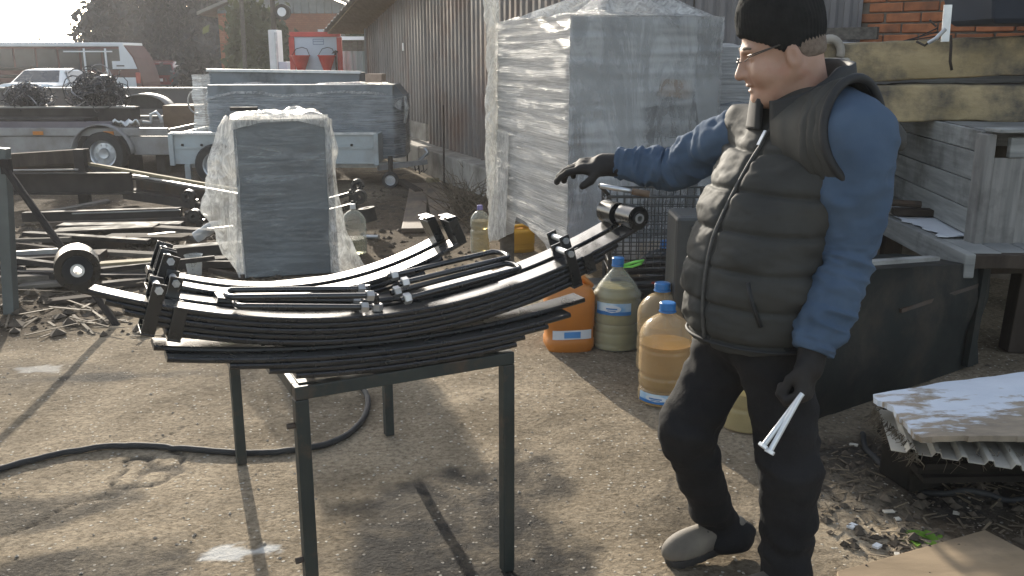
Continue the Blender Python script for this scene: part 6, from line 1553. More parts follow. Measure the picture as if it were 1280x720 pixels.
MB().bar(f0 + (f1 - f0) * .45 - bnn * .014 + V(0, 0, .43), f0 + (f1 - f0) * .93 - bnn * .014 + V(0, 0, .46), .012, .02).build('weld_seam', m_scrap, bin_)
MB().bar(f0 + (f1 - f0) * .90 - bnn * .02 + V(0, 0, .02), f0 + (f1 - f0) * .93 - bnn * .02 + V(0, 0, .555), .06, .03, up=V(*bnn)).build('stiffener', m_bin, bin_)
MB().bar(f0 - bnn * .02 + V(0, 0, .0), f0 + V(.02, 0, .66) - bnn * .02, .05, .03, up=V(*bnn)).build('stiffener', m_bin, bin_)

# worn white board on a rough stack, with profiled sheet beneath it
zb = .30
bq = [gp(1090, 497, zb)[:2], gp(1150, 551, zb)[:2], gp(1292, 550, zb)[:2] + V(.0, 0), gp(1292, 451, zb)[:2]]
bq[2] = bq[2] + (bq[2] - bq[1]) * .7; bq[3] = bq[3] + V(.25, -.05)
m_wb, nt, b = new_mat('worn_white_board')
vec = coords(nt, rand=False); n1 = noise_n(nt, vec, 3.2, 7, .62, .3); n2_ = noise_n(nt, coords(nt, (1.5, 5, 1), rand=False), 4, 6, .65)
sp_ = nt.nodes.new('ShaderNodeSeparateXYZ'); nt.links.new(vec, sp_.inputs[0])
edge = math_n(nt, 'MULTIPLY_ADD', sp_.outputs[1], -1.5); edge.node.inputs[2].default_value = .28
wear = math_n(nt, 'ADD', math_n(nt, 'MULTIPLY', math_n(nt, 'ADD', n1, n2_), .5), math_n(nt, 'MULTIPLY', edge, .28))
colw = mixc(nt, ramp(nt, wear, (0, 0, 0), (1, 1, 1), .57, .63), ramp(nt, n1, (.50, .55, .62), (.66, .70, .76), .3, .7), ramp(nt, n2_, (.15, .125, .095), (.33, .27, .20), .3, .7))
nt.links.new(colw, b.inputs['Base Color']); b.inputs['Roughness'].default_value = .7
bn_ = nt.nodes.new('ShaderNodeBump'); bn_.inputs['Strength'].default_value = .5; bn_.inputs['Distance'].default_value = .01; nt.links.new(wear, bn_.inputs['Height']); nt.links.new(bn_.outputs[0], b.inputs['Normal'])
wb = thing('worn_board', 'big worn white board with peeling paint and frayed edges lying beside the bin', 'board', (*np.mean(bq, axis=0), zb - .03))
worn_sheet('panel', None, bq, zb, .022, m_wb, 12, None, 60, .014, .03, wb)
m_fray = M('frayed_fibre', (0.05, 0.042, 0.03), (0.16, 0.13, 0.09), .9, scale=20)
r4 = np.random.default_rng(4); fb = MB()
for (pa, pb, n_) in ((bq[0], bq[1], 150), (bq[1], bq[2], 40), (bq[0], bq[3], 40)):
    for k in range(n_):
        u = r4.random(); p = V(*(pa * (1 - u) + pb * u), zb - .03 - .04 * r4.random()); n_o = V(-.8, -.3, 0) if pa is bq[0] else V(0, -1, 0)
        fb.tube([p, p + n_o * .02 * r4.random() + V(.04 * (r4.random() - .5), 0, -.02), p + n_o * .04 * r4.random() + V(.07 * (r4.random() - .5), .02 * r4.random(), -.02 - .04 * r4.random())], [.002, .0015, .0006], 3)
o = fb.build('frayed_edge', m_fray, wb); o['kind'] = 'stuff'
m_core = M('dark_board_core', (0.008, 0.008, 0.007), (0.022, 0.019, 0.016), .95, spec=.1, scale=5, bump=.4)
cq = [p + (np.mean(bq, axis=0) - p) * .10 for p in bq]
stk = thing('board_stack', 'dark rotten stack of boards carrying the worn white board', 'stack', (*np.mean(cq, axis=0), 0))
for k in range(4):
    z = .205 - k * .026; jj = [p + V(.02 * math.sin(5 * k + i), .015 * math.cos(3 * k + i)) for i, p in enumerate(cq)]
    MB().add([(*p, z) for p in jj] + [(*p, z + .022) for p in jj], [(0, 1, 2, 3), (4, 5, 6, 7), (0, 1, 5, 4), (1, 2, 6, 5), (2, 3, 7, 6), (3, 0, 4, 7)]).build('layer', m_core, stk)
for (x_, y_) in ((1.75, 3.75), (2.4, 3.75), (2.3, 3.25)): MB().box((x_, y_, .075), (.2, .2, .15)).build('block', m_core, stk, bevel=.01)
m_cream = M('cream_profiled_sheet', (0.33, 0.315, 0.27), (0.42, 0.40, 0.35), .5, scale=3, dirt=(.22, .2, .16), dscale=3)
G = []
pA, pB = gp(1114, 563, .24), gp(1290, 590, .24); pB = pB + (pB - pA) * .5; bk_ = V(.25, .9, 0)
for t in np.linspace(0, 1, 121):
    p = pA + (pB - pA) * t; s_ = (t * 8) % 1; z = .24 + (.0 if s_ < .62 else (.018 if .68 < s_ < .94 else .009))
    G.append([V(p[0], p[1], z - .0), V(p[0], p[1], z) + bk_ * .2 - V(0, 0, .002), V(p[0], p[1], z) + bk_ * .45 - V(0, 0, .004)])
MB().grid(np.array(G)).build('profiled_sheet_offcut', m_cream, solid=.003, tagd=T('cream ribbed sheet offcut sticking out below the worn white board', 'metal sheet'))
for (x_, y_, h_, lb) in ((1.62, 3.32, .22, 'left one'), (2.35, 3.2, .22, 'right one')):
    MB().box((x_, y_, h_ / 2), (.30, .18, h_), rotz(.3)).build('dark_block', m_core, bevel=.015, tagd=T('dark block holding up the cream ribbed sheet, the %s of two' % lb, 'block'))
# hose in the dark soil
hs = smooth_path([gp(x, y) for x, y in ((1078, 545), (1083, 565), (1100, 585), (1130, 603), (1165, 616), (1200, 622), (1240, 624), (1290, 628))], 40); hs[:, 2] = ground_height(hs[:, :2]) + .012
MB().tube(hs, .012, 8).build('short_hose', m_rubber, smooth=True, tagd=T('dark hose end curving through the soil below the worn board', 'hose'))
# pale flat board at the lower right corner
fq = [gp(1046, 716, .02)[:2], gp(1052, 760, .02)[:2], gp(1420, 760, .02)[:2], gp(1300, 700, .02)[:2], gp(1231, 664, .02)[:2]]
m_ply = M('dirty_plywood', (0.20, 0.145, 0.085), (0.32, 0.235, 0.145), .85, scale=3, stretch=(1, 3, 1), dirt=(.13, .10, .07), dscale=2.4, damt=(.48, .7), bump=.2)
MB().prism([tuple(p) for p in fq], (0, 0, .012), (1, 0, 0), (0, 1, 0), (0, 0, .014)).build('plywood_board', m_ply, bevel=.003, tagd=T('dirty tan plywood board lying on the ground at the lower right corner', 'board'))
# small green plant
pg = gp(1158, 676); pln = thing('weed', 'small bright green weed growing in the dark soil beside the plywood', 'weed', tuple(pg))
m_weed = leaf_mat('weed_green', (0.12, 0.26, 0.02), (0.22, 0.40, 0.05), .4)
for k in range(11):
    a = k * 2.4; L = .045 + .035 * ((k * 7) % 5) / 5; d = V(math.cos(a), math.sin(a), .35 + .3 * ((k * 3) % 4) / 4); s_ = unit(np.cross(d, V(0, 0, 1))); o_ = V(pg[0] + .03 * math.cos(a * 1.7), pg[1] + .03 * math.sin(a * 1.3), pg[2])
    G = [[o_ + d * L * u + s_ * w * .020 * math.sin(math.pi * min(1, u * .9 + .08)) + V(0, 0, -.02 * u * u + .004 * abs(w)) for w in (-1, 0, 1)] for u in np.linspace(0, 1, 6)]
    MB().grid(np.array(G)).build('leaf', m_weed, pln, smooth=True)
for (px, py, L) in ((1096, 685, .03), (1065, 660, .035)):
    g = gp(px, py); MB().box((g[0], g[1], g[2] + .008), (L, L * .7, .008), rotz(.7)).build('paper_scrap', m_white, tagd=T('white paper scrap lying in the dirt %s' % ('beside the plywood' if px > 1080 else 'between the standing leg and the worn board'), 'paper'))

# ================================================================== SHOPPING CART AND BLACK CASE
m_cartwire = M('dull_cart_wire', (0.02, 0.022, 0.022), (0.045, 0.047, 0.045), .55, metal=.2, scale=9)
YK = 5.15
cart = thing('shopping_cart', 'old wire shopping cart behind the spring eyes, grey handle with a brown grip', 'shopping cart', (at(815, 300, YK)[0], YK + .2, 0))
h0, h1 = at(750, 232, YK), at(812, 243, YK - .05)
MB().tube([h0, h0 * .35 + h1 * .65], .014, 10).build('handle', m_zinc, cart, smooth=True)
MB().tube([h0 * .35 + h1 * .65, h1], .019, 10).build('grip', m_brownboard, cart, smooth=True)
bx0, bx1, by0, by1, bz0, bz1 = h0[0] + .06, h0[0] + .66, YK + .02, YK + .42, .42, at(790, 247, YK)[2]
wires = MB()
for k in range(9):
    z = bz0 + (bz1 - bz0) * k / 8
    for y in (by0, by1): wires.tube([(bx0, y, z), (bx1, y, z)], .003, 4)
    for x in (bx0, bx1): wires.tube([(x, by0, z), (x, by1, z)], .003, 4)
for k in range(15):
    x = bx0 + (bx1 - bx0) * k / 14
    for y in (by0, by1): wires.tube([(x, y, bz0), (x, y, bz1)], .003, 4)
wires.build('wire_basket', m_cartwire, cart)
for y in (by0, by1): MB().tube([(bx0 - .02, y, bz1), (bx1 + .02, y, bz1)], .007, 6).build('rim_wire', m_cartwire, cart)
for x in (bx0, bx1):
    MB().tube([(x, by0, bz1), (x + .02, by0 + .05, .12)], .011, 6).build('frame_tube', m_cartwire, cart); MB().tube([(x, by1, bz1), (x + .02, by1 - .05, .12)], .011, 6).build('frame_tube', m_cartwire, cart)
    for y in (by0 + .05, by1 - .05): MB().cyl((x + .02 - .0, y - .015, .06), (x + .02, y + .015, .06), .06, 14).build('castor', m_rubber, cart)
MB().tube([h0, (bx0, by0 + .1, bz1), (bx0 + .02, by0 + .1, .5)], .012, 8).build('handle_arm', m_cartwire, cart, smooth=True)
m_blackplastic = M('black_plastic', (0.022, 0.025, 0.026), (0.04, 0.044, 0.045), .45, scale=8, bump=.1)
case = thing('plastic_case', 'dark plastic case standing upright behind the man\'s vest', 'case', (at(868, 350, 4.55)[0], 4.7, 0))
xq0, xq1 = at(846, 300, 4.55)[0], at(846, 300, 4.55)[0] + .42; zq = at(860, 272, 4.55)[2]
MB().box(((xq0 + xq1) / 2, 4.72, zq / 2), (xq1 - xq0, .30, zq)).build('case_body', m_blackplastic, case, bevel=.02)
MB().box(((xq0 + xq1) / 2, 4.566, zq * .42), (xq1 - xq0 - .12, .012, zq * .5)).build('front_recess', m_blackplastic, case, bevel=.006)
MB().tube([(xq0 + .08, 4.56, zq - .05), (xq0 + .09, 4.53, zq - .07), (xq1 - .09, 4.53, zq - .07), (xq1 - .08, 4.56, zq - .05)], .01, 8).build('handle', m_blackplastic, case, smooth=True)
xj = at(790, 330, 5.0)[0]
r5 = np.random.default_rng(3)
for k in range(6):
    a = at(735 + 14 * k, 305 + 6 * k, 5.05 + .05 * k); c = a + V(.32 + .1 * r5.random(), .08, .02 - .1 * r5.random())
    MB().bar(V(a[0], a[1], .30 + .03 * k), V(c[0], c[1], .28 + .035 * k), .035, .02).build('metal_bar', m_scrap2, tagd=T('dark metal slat in the clutter behind the big round bottle, %s' % ('lowest', 'second lowest', 'third from below', 'third from above', 'second from the top', 'topmost')[k], 'slat', 'dark slats behind the bottles'))
MB().box((at(775, 340, 5.35)[0], 5.4, .14), (.65, .3, .28)).build('dark_crate', m_blackplastic, bevel=.02, tagd=T('dark plastic crate under the slats behind the big round bottle', 'crate'))
# ================================================================== THE MAN
def vnormals(v, f):
    f = np.asarray(f); a, b_, c, d = (v[f[:, i]] for i in range(4)); n = np.cross(c - a, d - b_); out = np.zeros_like(v)
    for i in range(4): np.add.at(out, f[:, i], n)
    return out / (np.linalg.norm(out, axis=1)[:, None] + 1e-12)
def relax(v, f, it=2, k=.5):
    f = np.asarray(f)
    for _ in range(it):
        s = np.zeros_like(v); c = np.zeros(len(v))
        for i in range(4):
            a, b_ = f[:, i], f[:, (i + 1) % 4]; np.add.at(s, a, v[b_]); np.add.at(c, a, 1); np.add.at(s, b_, v[a]); np.add.at(c, b_, 1)
        v = v * (1 - k) + k * s / c[:, None]
    return v
m_skin = M('skin', (0.31, 0.185, 0.13), (0.41, 0.25, 0.18), .48, .62, scale=11, bump=.3, bscale=110, bdist=.0015, sub=.1, dirt=(.34, .145, .10), dscale=9, damt=(.48, .75))
m_knit = M('black_knit', (0.008, 0.009, 0.009), (0.018, 0.019, 0.019), .95, scale=30, bump=.4, bscale=90, bdist=.003, spec=.2)
m_vest = M('dark_nylon', (0.032, 0.033, 0.031), (0.052, 0.052, 0.048), .68, .78, scale=5, bump=.25, bscale=16, bdist=.005, spec=.18)
m_trim = M('black_trim', (0.008, 0.009, 0.010), (0.016, 0.017, 0.018), .7, scale=20)
m_blue_ = M('blue_fleece', (0.048, 0.076, 0.122), (0.070, 0.104, 0.156), .92, scale=6, bump=.22, bscale=34, bdist=.004, spec=.2)
m_trouser = M('black_trousers', (0.009, 0.009, 0.010), (0.018, 0.018, 0.019), .9, scale=6, bump=.6, bscale=16, bdist=.012, spec=.2)
m_glove = M('black_glove', (0.010, 0.009, 0.009), (0.024, 0.021, 0.019), .75, scale=12, bump=.35, bscale=40, bdist=.003, spec=.35)
m_shoe = M('dusty_grey_shoe', (0.09, 0.078, 0.062), (0.19, 0.165, 0.13), .75, scale=8, bump=.25, bscale=30, bdist=.004, dirt=(.08, .07, .06), dscale=6)
m_sole = M('black_sole', (0.015, 0.014, 0.013), (0.03, 0.028, 0.026), .8, scale=20)
PHI = R(61); tf = V(-math.sin(PHI), -math.cos(PHI), 0); tl = V(-tf[1], tf[0], 0)
def tc_(z): return np.column_stack([np.interp(z, [.4, .82, 1.13, 1.38, 1.5], [.72, .725, .752, .812, .80]), np.interp(z, [.4, .82, 1.38], [2.60, 2.60, 2.63])])
def loc(P):
    c = tc_(P[:, 2]); d = P[:, :2] - c; return np.column_stack([d @ tf[:2], d @ tl[:2], P[:, 2]])
def wld(f, l, z): c = tc_(np.array([z]))[0]; return V(c[0] + tf[0] * f + tl[0] * l, c[1] + tf[1] * f + tl[1] * l, z)
# joints
shL, elL, wrL, haL = at(1066, 172, 2.43), at(1052, 318, 2.42), at(1016, 440, 2.34), at(1002, 498, 2.32)
shR, elR, wrR, haR = at(912, 172, 2.86), at(842, 211, 3.06), at(772, 204, 3.14), at(700, 212, 3.17)
hpR, knR, anR = at(905, 440, 2.72), at(856, 540, 2.60), at(895, 652, 2.76)
hpL, knL, anL = at(966, 440, 2.52), at(988, 590, 2.47), at(982, 722, 2.50)
man = thing('person', 'man in black beanie, dark padded vest and blue sleeves reaching out a gloved hand', 'person', (0.76, 2.6, 0.0))
# head frame
HO = at(979, 63, 2.62); fy = R(-5); hp_ = R(17)
hf = V(-math.cos(fy) * math.cos(hp_), -math.sin(fy) * math.cos(hp_), -math.sin(hp_)); hl = V(math.sin(fy), -math.cos(fy), 0); hu = np.cross(hf, hl)
HM = np.column_stack([hf, hl, hu]); HS = 1.07
def hloc(P): return (P - HO) @ HM / HS
def hw(x, y, z): return HO + HM @ (V(x, y, z) * HS)
NB = wld(-.03, 0, 1.40)
nb_l = hloc(NB[None])[0]
def f_head(P):
    Q = hloc(P); A = lambda y: np.column_stack([Q[:, 0], np.abs(Q[:, 1]), Q[:, 2]])
    S = A(0)
    d = d_ell(Q, (-.005, 0, .042), (.099, .079, .094))
    d = smin(d, d_ell(Q, (.038, 0, -.03), (.066, .062, .082)), .03)
    d = smin(d, d_cone(S, (-.005, .058, -.05), (.075, .014, -.098), .022, .022), .03)
    d = smin(d, d_ell(Q, (.084, 0, -.100), (.021, .024, .019)), .018)
    d = smin(d, d_ell(Q, (.03, 0, -.105), (.055, .048, .03)), .03)
    d = smin(d, d_ell(S, (.064, .040, -.038), (.032, .027, .032)), .02)
    d = smin(d, d_ell(Q, (.084, 0, .026), (.020, .050, .013)), .016)
    d = smin(d, d_ell(S, (-.006, .079, -.016), (.019, .010, .032)), .006); d = -smin(-d, d_ell(S, (-.003, .090, -.014), (.010, .006, .019)), .004)
    eye_s = d_ell(S, (.102, .033, .006), (.018, .019, .013)); d = -smin(-d, eye_s, .010)
    d = smin(d, d_ell(S, (.078, .033, .005), (.0145, .0155, .0135)), .003)
    d = smin(d, d_cone(Q, (.096, 0, .014), (.120, 0, -.030), .009, .0135), .010)
    d = smin(d, d_ell(S, (.106, .012, -.033), (.012, .0085, .009)), .006)
    d = smin(d, d_ell(Q, (.098, 0, -.047), (.012, .022, .012)), .010)
    d = smin(d, d_ell(Q, (.1015, 0, -.0605), (.010, .023, .006)), .004)
    d = smin(d, d_ell(Q, (.0985, 0, -.0755), (.010, .020, .0065)), .004)
    mouth = d_ell(Q, (.110, 0, -.0675), (.014, .021, .0026)); d = -smin(-d, mouth, .003)
    d = smin(d, d_cone(Q, (-.03, 0, -.04), tuple(nb_l), .064, .075), .03)
    return d
v1, q1 = surfnet(f_head, HO - V(.22, .19, .30), HO + V(.26, .19, .19), .0042)
# bare body inside the clothes, one surface
def f_body(P):
    L = loc(P)
    d = d_ell(L, (0, 0, 1.20), (.11, .17, .26)); d = smin(d, d_ell(L, (0, 0, .93), (.10, .15, .16)), .06)
    d = smin(d, d_cone(P, NB, HO - V(0, 0, .03), .055, .05), .03)
    for a, b_, c, r in ((shL, elL, wrL, (.055, .045, .032)), (shR, elR, wrR, (.05, .04, .03)), (hpL, knL, anL, (.075, .05, .04)), (hpR, knR, anR, (.075, .05, .04))):
        d = smin(d, d_chain(P, [a, b_, c], r), .03)
    return d
v2, q2_ = surfnet(f_body, V(.05, 2.15, .02), V(1.3, 3.3, 1.60), .016)
link_mesh('body', np.concatenate([v2, v1]), q2_ + [[i + len(v2) for i in f] for f in q1], m_skin, man, smooth=True)
# eyes, brow
for s in (-1, 1):
    eb = MB().tube([hw(.094, s * .012, .028), hw(.099, s * .03, .034), hw(.086, s * .052, .030)], [.004, .005, .003], 6).build('eyebrow', M('brow_hair', (.10, .075, .055), (.16, .12, .09), .9) if s < 0 else bpy.data.materials['brow_hair'], man, smooth=True)
# hair at the temple and nape: close cropped
m_hair = M('cropped_hair', (.12, .09, .07), (.2, .155, .12), .9, scale=80, bump=.4)
def f_hair(P):
    Q = hloc(P); d = d_ell(Q, (-.005, 0, .042), (.1005, .0805, .0955)); d = smin(d, d_ell(Q, (-.04, 0, -.01), (.066, .068, .06)), .03)
    return np.maximum(np.maximum(d, Q[:, 0] + .012 - .35 * (Q[:, 2] - .02)), -(Q[:, 2] + .035))
vh, qh = surfnet(f_hair, HO - V(.2, .17, .17), HO + V(.2, .17, .17), .006)
link_mesh('hair', relax(vh, qh, 2), qh, m_hair, man, smooth=True)
# beanie
def f_hat(P):
    Q = hloc(P)
    d = d_ell(Q, (-.010, 0, .062), (.1120, .0945, .114)); d = smin(d, d_ell(Q, (-.012, 0, .115), (.085, .075, .075)), .04)
    cut = np.where(Q[:, 0] > 0, .80, .08) * Q[:, 0] - .012 - Q[:, 2]
    d = np.maximum(d, cut - .0) 
    return d
vh, qh = surfnet(f_hat, HO - V(.2, .2, .12), HO + V(.2, .2, .26), .005)
nh = vnormals(vh, qh); Ql = hloc(vh); an_ = np.arctan2(Ql[:, 1], Ql[:, 0])
vh = relax(vh, qh, 2); vh = vh + nh * (.0016 * np.sin(an_ * 56) + .004 * fbm(vh, 14, 2, 5))[:, None]
link_mesh('beanie', vh, qh, m_knit, man, smooth=True)
# glasses
gl = MB().tube([hw(.092, .078, .012), hw(.100, .064, .016), hw(.02, .086, .020)][1:], .0016, 6)
for s in (-1, 1):
    if s < 0: gl.tube([hw(.111, s * (.034 + .021 * math.cos(a)), -.002 + .015 * math.sin(a)) for a in np.linspace(0, 2 * math.pi, 20, endpoint=False)], .0013, 5, closed=True)
    gl.tube([hw(.109, s * .055, .004), hw(.095, s * .074, .012), hw(-.005, s * .086, .022)], .0016, 6)
gl.tube([hw(.112, -.013, .002), hw(.119, 0, .006), hw(.112, .013, .002)], .0014, 5)
gl.build('glasses', M('spectacle_frame', (.04, .035, .03), (.08, .07, .06), .3, metal=.5), man, smooth=True)
# padded vest
def f_vest0(L):
    d = smin(d_ell(L, (.045, 0, 1.04), (.185, .222, .26)), d_ell(L, (-.02, 0, 1.24), (.195, .262, .225)), .08)
    d = smin(d, d_cone(np.column_stack([L[:, 0], np.abs(L[:, 1]), L[:, 2]]), (-.03, .0, 1.42), (-.03, .20, 1.395), .08, .10), .07)
    d = smin(d, d_ell(L, (.025, 0, .90), (.180, .205, .26)), .07)
    return d
def f_vest(P):
    L = loc(P); d = f_vest0(L)
    d = np.maximum(d, (.812 - .05 * L[:, 0]) - L[:, 2]); d = np.maximum(d, L[:, 2] - 1.468); return d
vv, qv = surfnet(f_vest, V(.36, 2.2, .76), V(1.20, 3.05, 1.52), .0068)
vv = relax(vv, qv, 2); nv = vnormals(vv, qv); Lv = loc(vv)
zz = Lv[:, 2] + .10 * np.maximum(0, np.abs(Lv[:, 1]) - .05) * np.sign(1.3 - Lv[:, 2]) * .4
ph = (zz - .835) / .104
dph = np.abs(ph - np.round(ph)) * .104
qd = 1.0 - np.exp(-(dph / .0055) ** 2) * 1.0 - .5 * np.exp(-(dph / .02) ** 2)
fade = sstep(1.46, 1.40, Lv[:, 2])
wr_ = fbm(np.column_stack([Lv[:, 0] * 9, Lv[:, 1] * 9, zz * 22]), 1, 4, 6)
diag = np.sin(46 * (Lv[:, 2] * .8 + Lv[:, 1] * 1.1) + 3 * fbm(vv, 6, 2, 9))
rid = np.clip(1 - 3.2 * np.abs(fbm(np.column_stack([Lv[:, 0] * 4, Lv[:, 1] * 4 + Lv[:, 2] * 5, Lv[:, 2] * 5 - Lv[:, 1] * 3]), 1, 2, 19)), 0, 1) * np.clip(qd, 0, 1)
zip_ = np.exp(-((Lv[:, 1] - .0) / .012) ** 2) * (Lv[:, 0] > 0)
vv = vv + nv * ((.0085 * (qd - .8) + .007 * wr_ + .0055 * rid) * fade - .012 * zip_)[:, None]
link_mesh('vest', vv, qv, m_vest, man, smooth=True)
def vest_front(z, l=0.0, f0=.05):
    lo_, hi_ = 0.0, .45
    for _ in range(30):
        m_ = (lo_ + hi_) / 2
        if f_vest0(np.array([[m_, l, z]]))[0] < 0: lo_ = m_
        else: hi_ = m_
    return lo_
zp = [wld(vest_front(z) + .001, 0, z) for z in np.linspace(.825, 1.44, 26)]
MB().tube(zp, .0048, 8, flat=.6).build('zipper', M('zip_teeth', (.03, .03, .03), (.07, .07, .065), .6, scale=60), man, smooth=True)
MB().bar(wld(vest_front(1.405) + .012, 0, 1.41), wld(vest_front(1.375) + .014, 0, 1.372), .010, .004).build('zip_pull', m_zinc, man)
# hem roll and pocket welt
hem = []
for a in np.linspace(0, 2 * math.pi, 60, endpoint=False):
    c, s = math.cos(a), math.sin(a); r_lo, r_hi = 0, .4
    for _ in range(24):
        m_ = (r_lo + r_hi) / 2
        if f_vest0(np.array([[m_ * c + .02, m_ * s, .83]]))[0] < 0: r_lo = m_
        else: r_hi = m_
    hem.append(wld(r_lo * c + .02, r_lo * s, .818 + .05 * r_lo * c))
MB().tube(hem, .005, 8, closed=True).build('vest_hem', m_trim, man, smooth=True)
pk_ = [wld(vest_front(z, l) + .006, l, z) for z, l in ((1.02, .135), (.96, .15), (.90, .165))]
MB().tube(pk_, .006, 8).build('pocket_zip', m_trim, man, smooth=True)
# collar
G = []
for v in np.linspace(0, 1, 12):
    row = []
    for k in range(57):
        a = R(8) + (2 * math.pi - R(16)) * k / 56; c, s = math.cos(a), math.sin(a)
        fl = 1.0 + .10 * v * max(0, c); z = 1.40 + v * (.165 - .085 * max(0, c) + .025 * max(0, -c)) + .006 * fbm(np.array([[c * 3, s * 3, v * 2]]), 1, 2, 4)[0]
        row.append(wld(-.022 + (.118 + .012 * v) * c * fl + .03 * (1 - v) * c, (.116 + .004 * v) * s * fl + .045 * (1 - v) * s, z + .012))
    G.append(row)
MB().grid(np.array(G)).build('collar', m_trim, man, smooth=True, solid=.016)
# sleeves
def sleeve(name, pts, rs, seed, mat, n=150, m=64, wr=(), cuff=None):
    path = smooth_path(pts, n); rr_ = np.interp(np.linspace(0, len(pts) - 1, n), range(len(pts)), rs); rings = []; ref = V(.3, -1, .2)
    tt_ = np.linspace(0, 1, n)
    for i in range(n):
        d = unit(path[min(i + 1, n - 1)] - path[max(i - 1, 0)]); u = unit(ref - d * np.dot(ref, d)); ref = u; w = np.cross(d, u); row = []
        an = np.linspace(0, 2 * math.pi, m, endpoint=False); t = tt_[i]
        Pn = np.column_stack([np.cos(an) * 1.4, np.sin(an) * 1.4, np.full(m, t * 9)])
        o = .008 * fbm(Pn, 1, 3, seed) + .0035 * fbm(np.column_stack([Pn[:, 0] * .8 + t * 6, Pn[:, 1] * .8, Pn[:, 2] * 3.2]), 1, 4, seed + 21)
        for (tc0, wd, amp, fr) in wr:
            g = math.exp(-((t - tc0) / wd) ** 2); o = o + 1.9 * amp * g * (np.clip(1 - 2.2 * np.abs(fbm(np.column_stack([Pn[:, 0] * .55, Pn[:, 1] * .55, np.full(m, t * fr * 1.5)]), 1, 2, seed + 4)), -.4, 1) - .3)
        for k in range(m): row.append(path[i] + (rr_[i] + o[k]) * (math.cos(an[k]) * u + math.sin(an[k]) * w))
        rings.append(row)
    return loft(rings).build(name, mat, man, smooth=True)
slL = [shL + V(-.04, .10, .05), shL + V(.002, .012, .0), (shL + elL) / 2 + V(.012, -.01, 0), elL + V(.01, 0, 0), (elL + wrL) / 2 + V(.006, 0, 0), wrL]
sleeve('sleeve', slL, [.085, .108, .090, .074, .068, .054], 3, m_blue_, wr=[(.86, .13, .006, 14), (.64, .09, .006, 11), (.40, .16, .004, 6)])
slR = [shR + V(.08, -.04, .02), shR, (shR + elR) / 2, elR, (elR + wrR) / 2, wrR + V(.0, 0, 0)]
sleeve('sleeve', slR, [.08, .08, .076, .070, .062, .051], 8, m_blue_, wr=[(.8, .16, .006, 12), (.45, .2, .007, 9)])
# armhole binding on the near side
def armhole(c, ax, ru, rv, up, tw_):
    d = unit(ax); u = unit(np.asarray(up) - d * np.dot(up, d)); w = np.cross(d, u)
    return [np.asarray(c) + ru * math.cos(a) * u + rv * math.sin(a) * w + d * tw_ * math.cos(2 * a) for a in np.linspace(0, 2 * math.pi, 48, endpoint=False)]
ahc = shL + V(.006, -.018, .012)
MB().tube(armhole(ahc, V(.42, -.88, .22), .142, .106, V(0, 0, 1), .012), .012, 10, closed=True).build('armhole_binding', m_trim, man, smooth=True)
ra_ = armhole(ahc, V(.42, -.88, .22), .142, .106, V(0, 0, 1), .012); rb_ = armhole(ahc + V(-.045, .075, -.022), V(.42, -.88, .22), .138, .108, V(0, 0, 1), .0); rc_ = armhole(ahc + V(-.10, .17, -.01), V(.42, -.88, .22), .120, .10, V(0, 0, 1), .0)
MB().grid(np.array([[a * (1 - w) + b_ * w + unit(b_ - ahc) * (.006 * abs(math.sin(w * 3 * math.pi)) ** .4 + .006 * fbm(np.array([[k * .5, w * 3, 2.0]]), 1, 3, 6)[0]) for w in np.linspace(0, 1, 16)] + [b_ * .5 + c * .5, c] for k, (a, b_, c) in enumerate(zip(ra_ + ra_[:1], rb_ + rb_[:1], rc_ + rc_[:1]))])).build('vest_shoulder', m_vest, man, smooth=True, solid=.008)
# trousers
def f_tr(P):
    L = loc(P)
    d = d_ell(L, (.0, 0, .84), (.150, .185, .16))
    d = smin(d, d_chain(P, [hpR + V(.02, 0, .02), knR, anR + V(0, 0, .01)], [.112, .080, .068], .03), .045)
    d2 = d_chain(P, [hpL + V(0, 0, .02), knL, anL - V(0, 0, .03)], [.110, .086, .076], .03)
    d = smin(d, d2, .03)
    d = smin(d, d_ell(P, anR + V(.035, .0, -.045), (.095, .08, .06)), .03)
    return np.maximum(d, L[:, 2] - .92)
vt, qt = surfnet(f_tr, V(.28, 2.2, .03), V(1.12, 3.0, .95), .011)
vt = relax(vt, qt, 2); nt_ = vnormals(vt, qt)
wrk = .007 * fbm(vt * V(1, 1, 1.6), 9, 4, 3); kn = np.exp(-((vt[:, 2] - .50) / .10) ** 2) + .9 * np.exp(-((vt[:, 2] - .16) / .10) ** 2) + .7 * np.exp(-((vt[:, 2] - .72) / .08) ** 2)
wrk += .007 * kn * np.sin(60 * (vt[:, 2] + .4 * vt[:, 0]) + 4 * fbm(vt, 7, 2, 8))
link_mesh('trousers', vt + nt_ * wrk[:, None], qt, m_trouser, man, smooth=True)
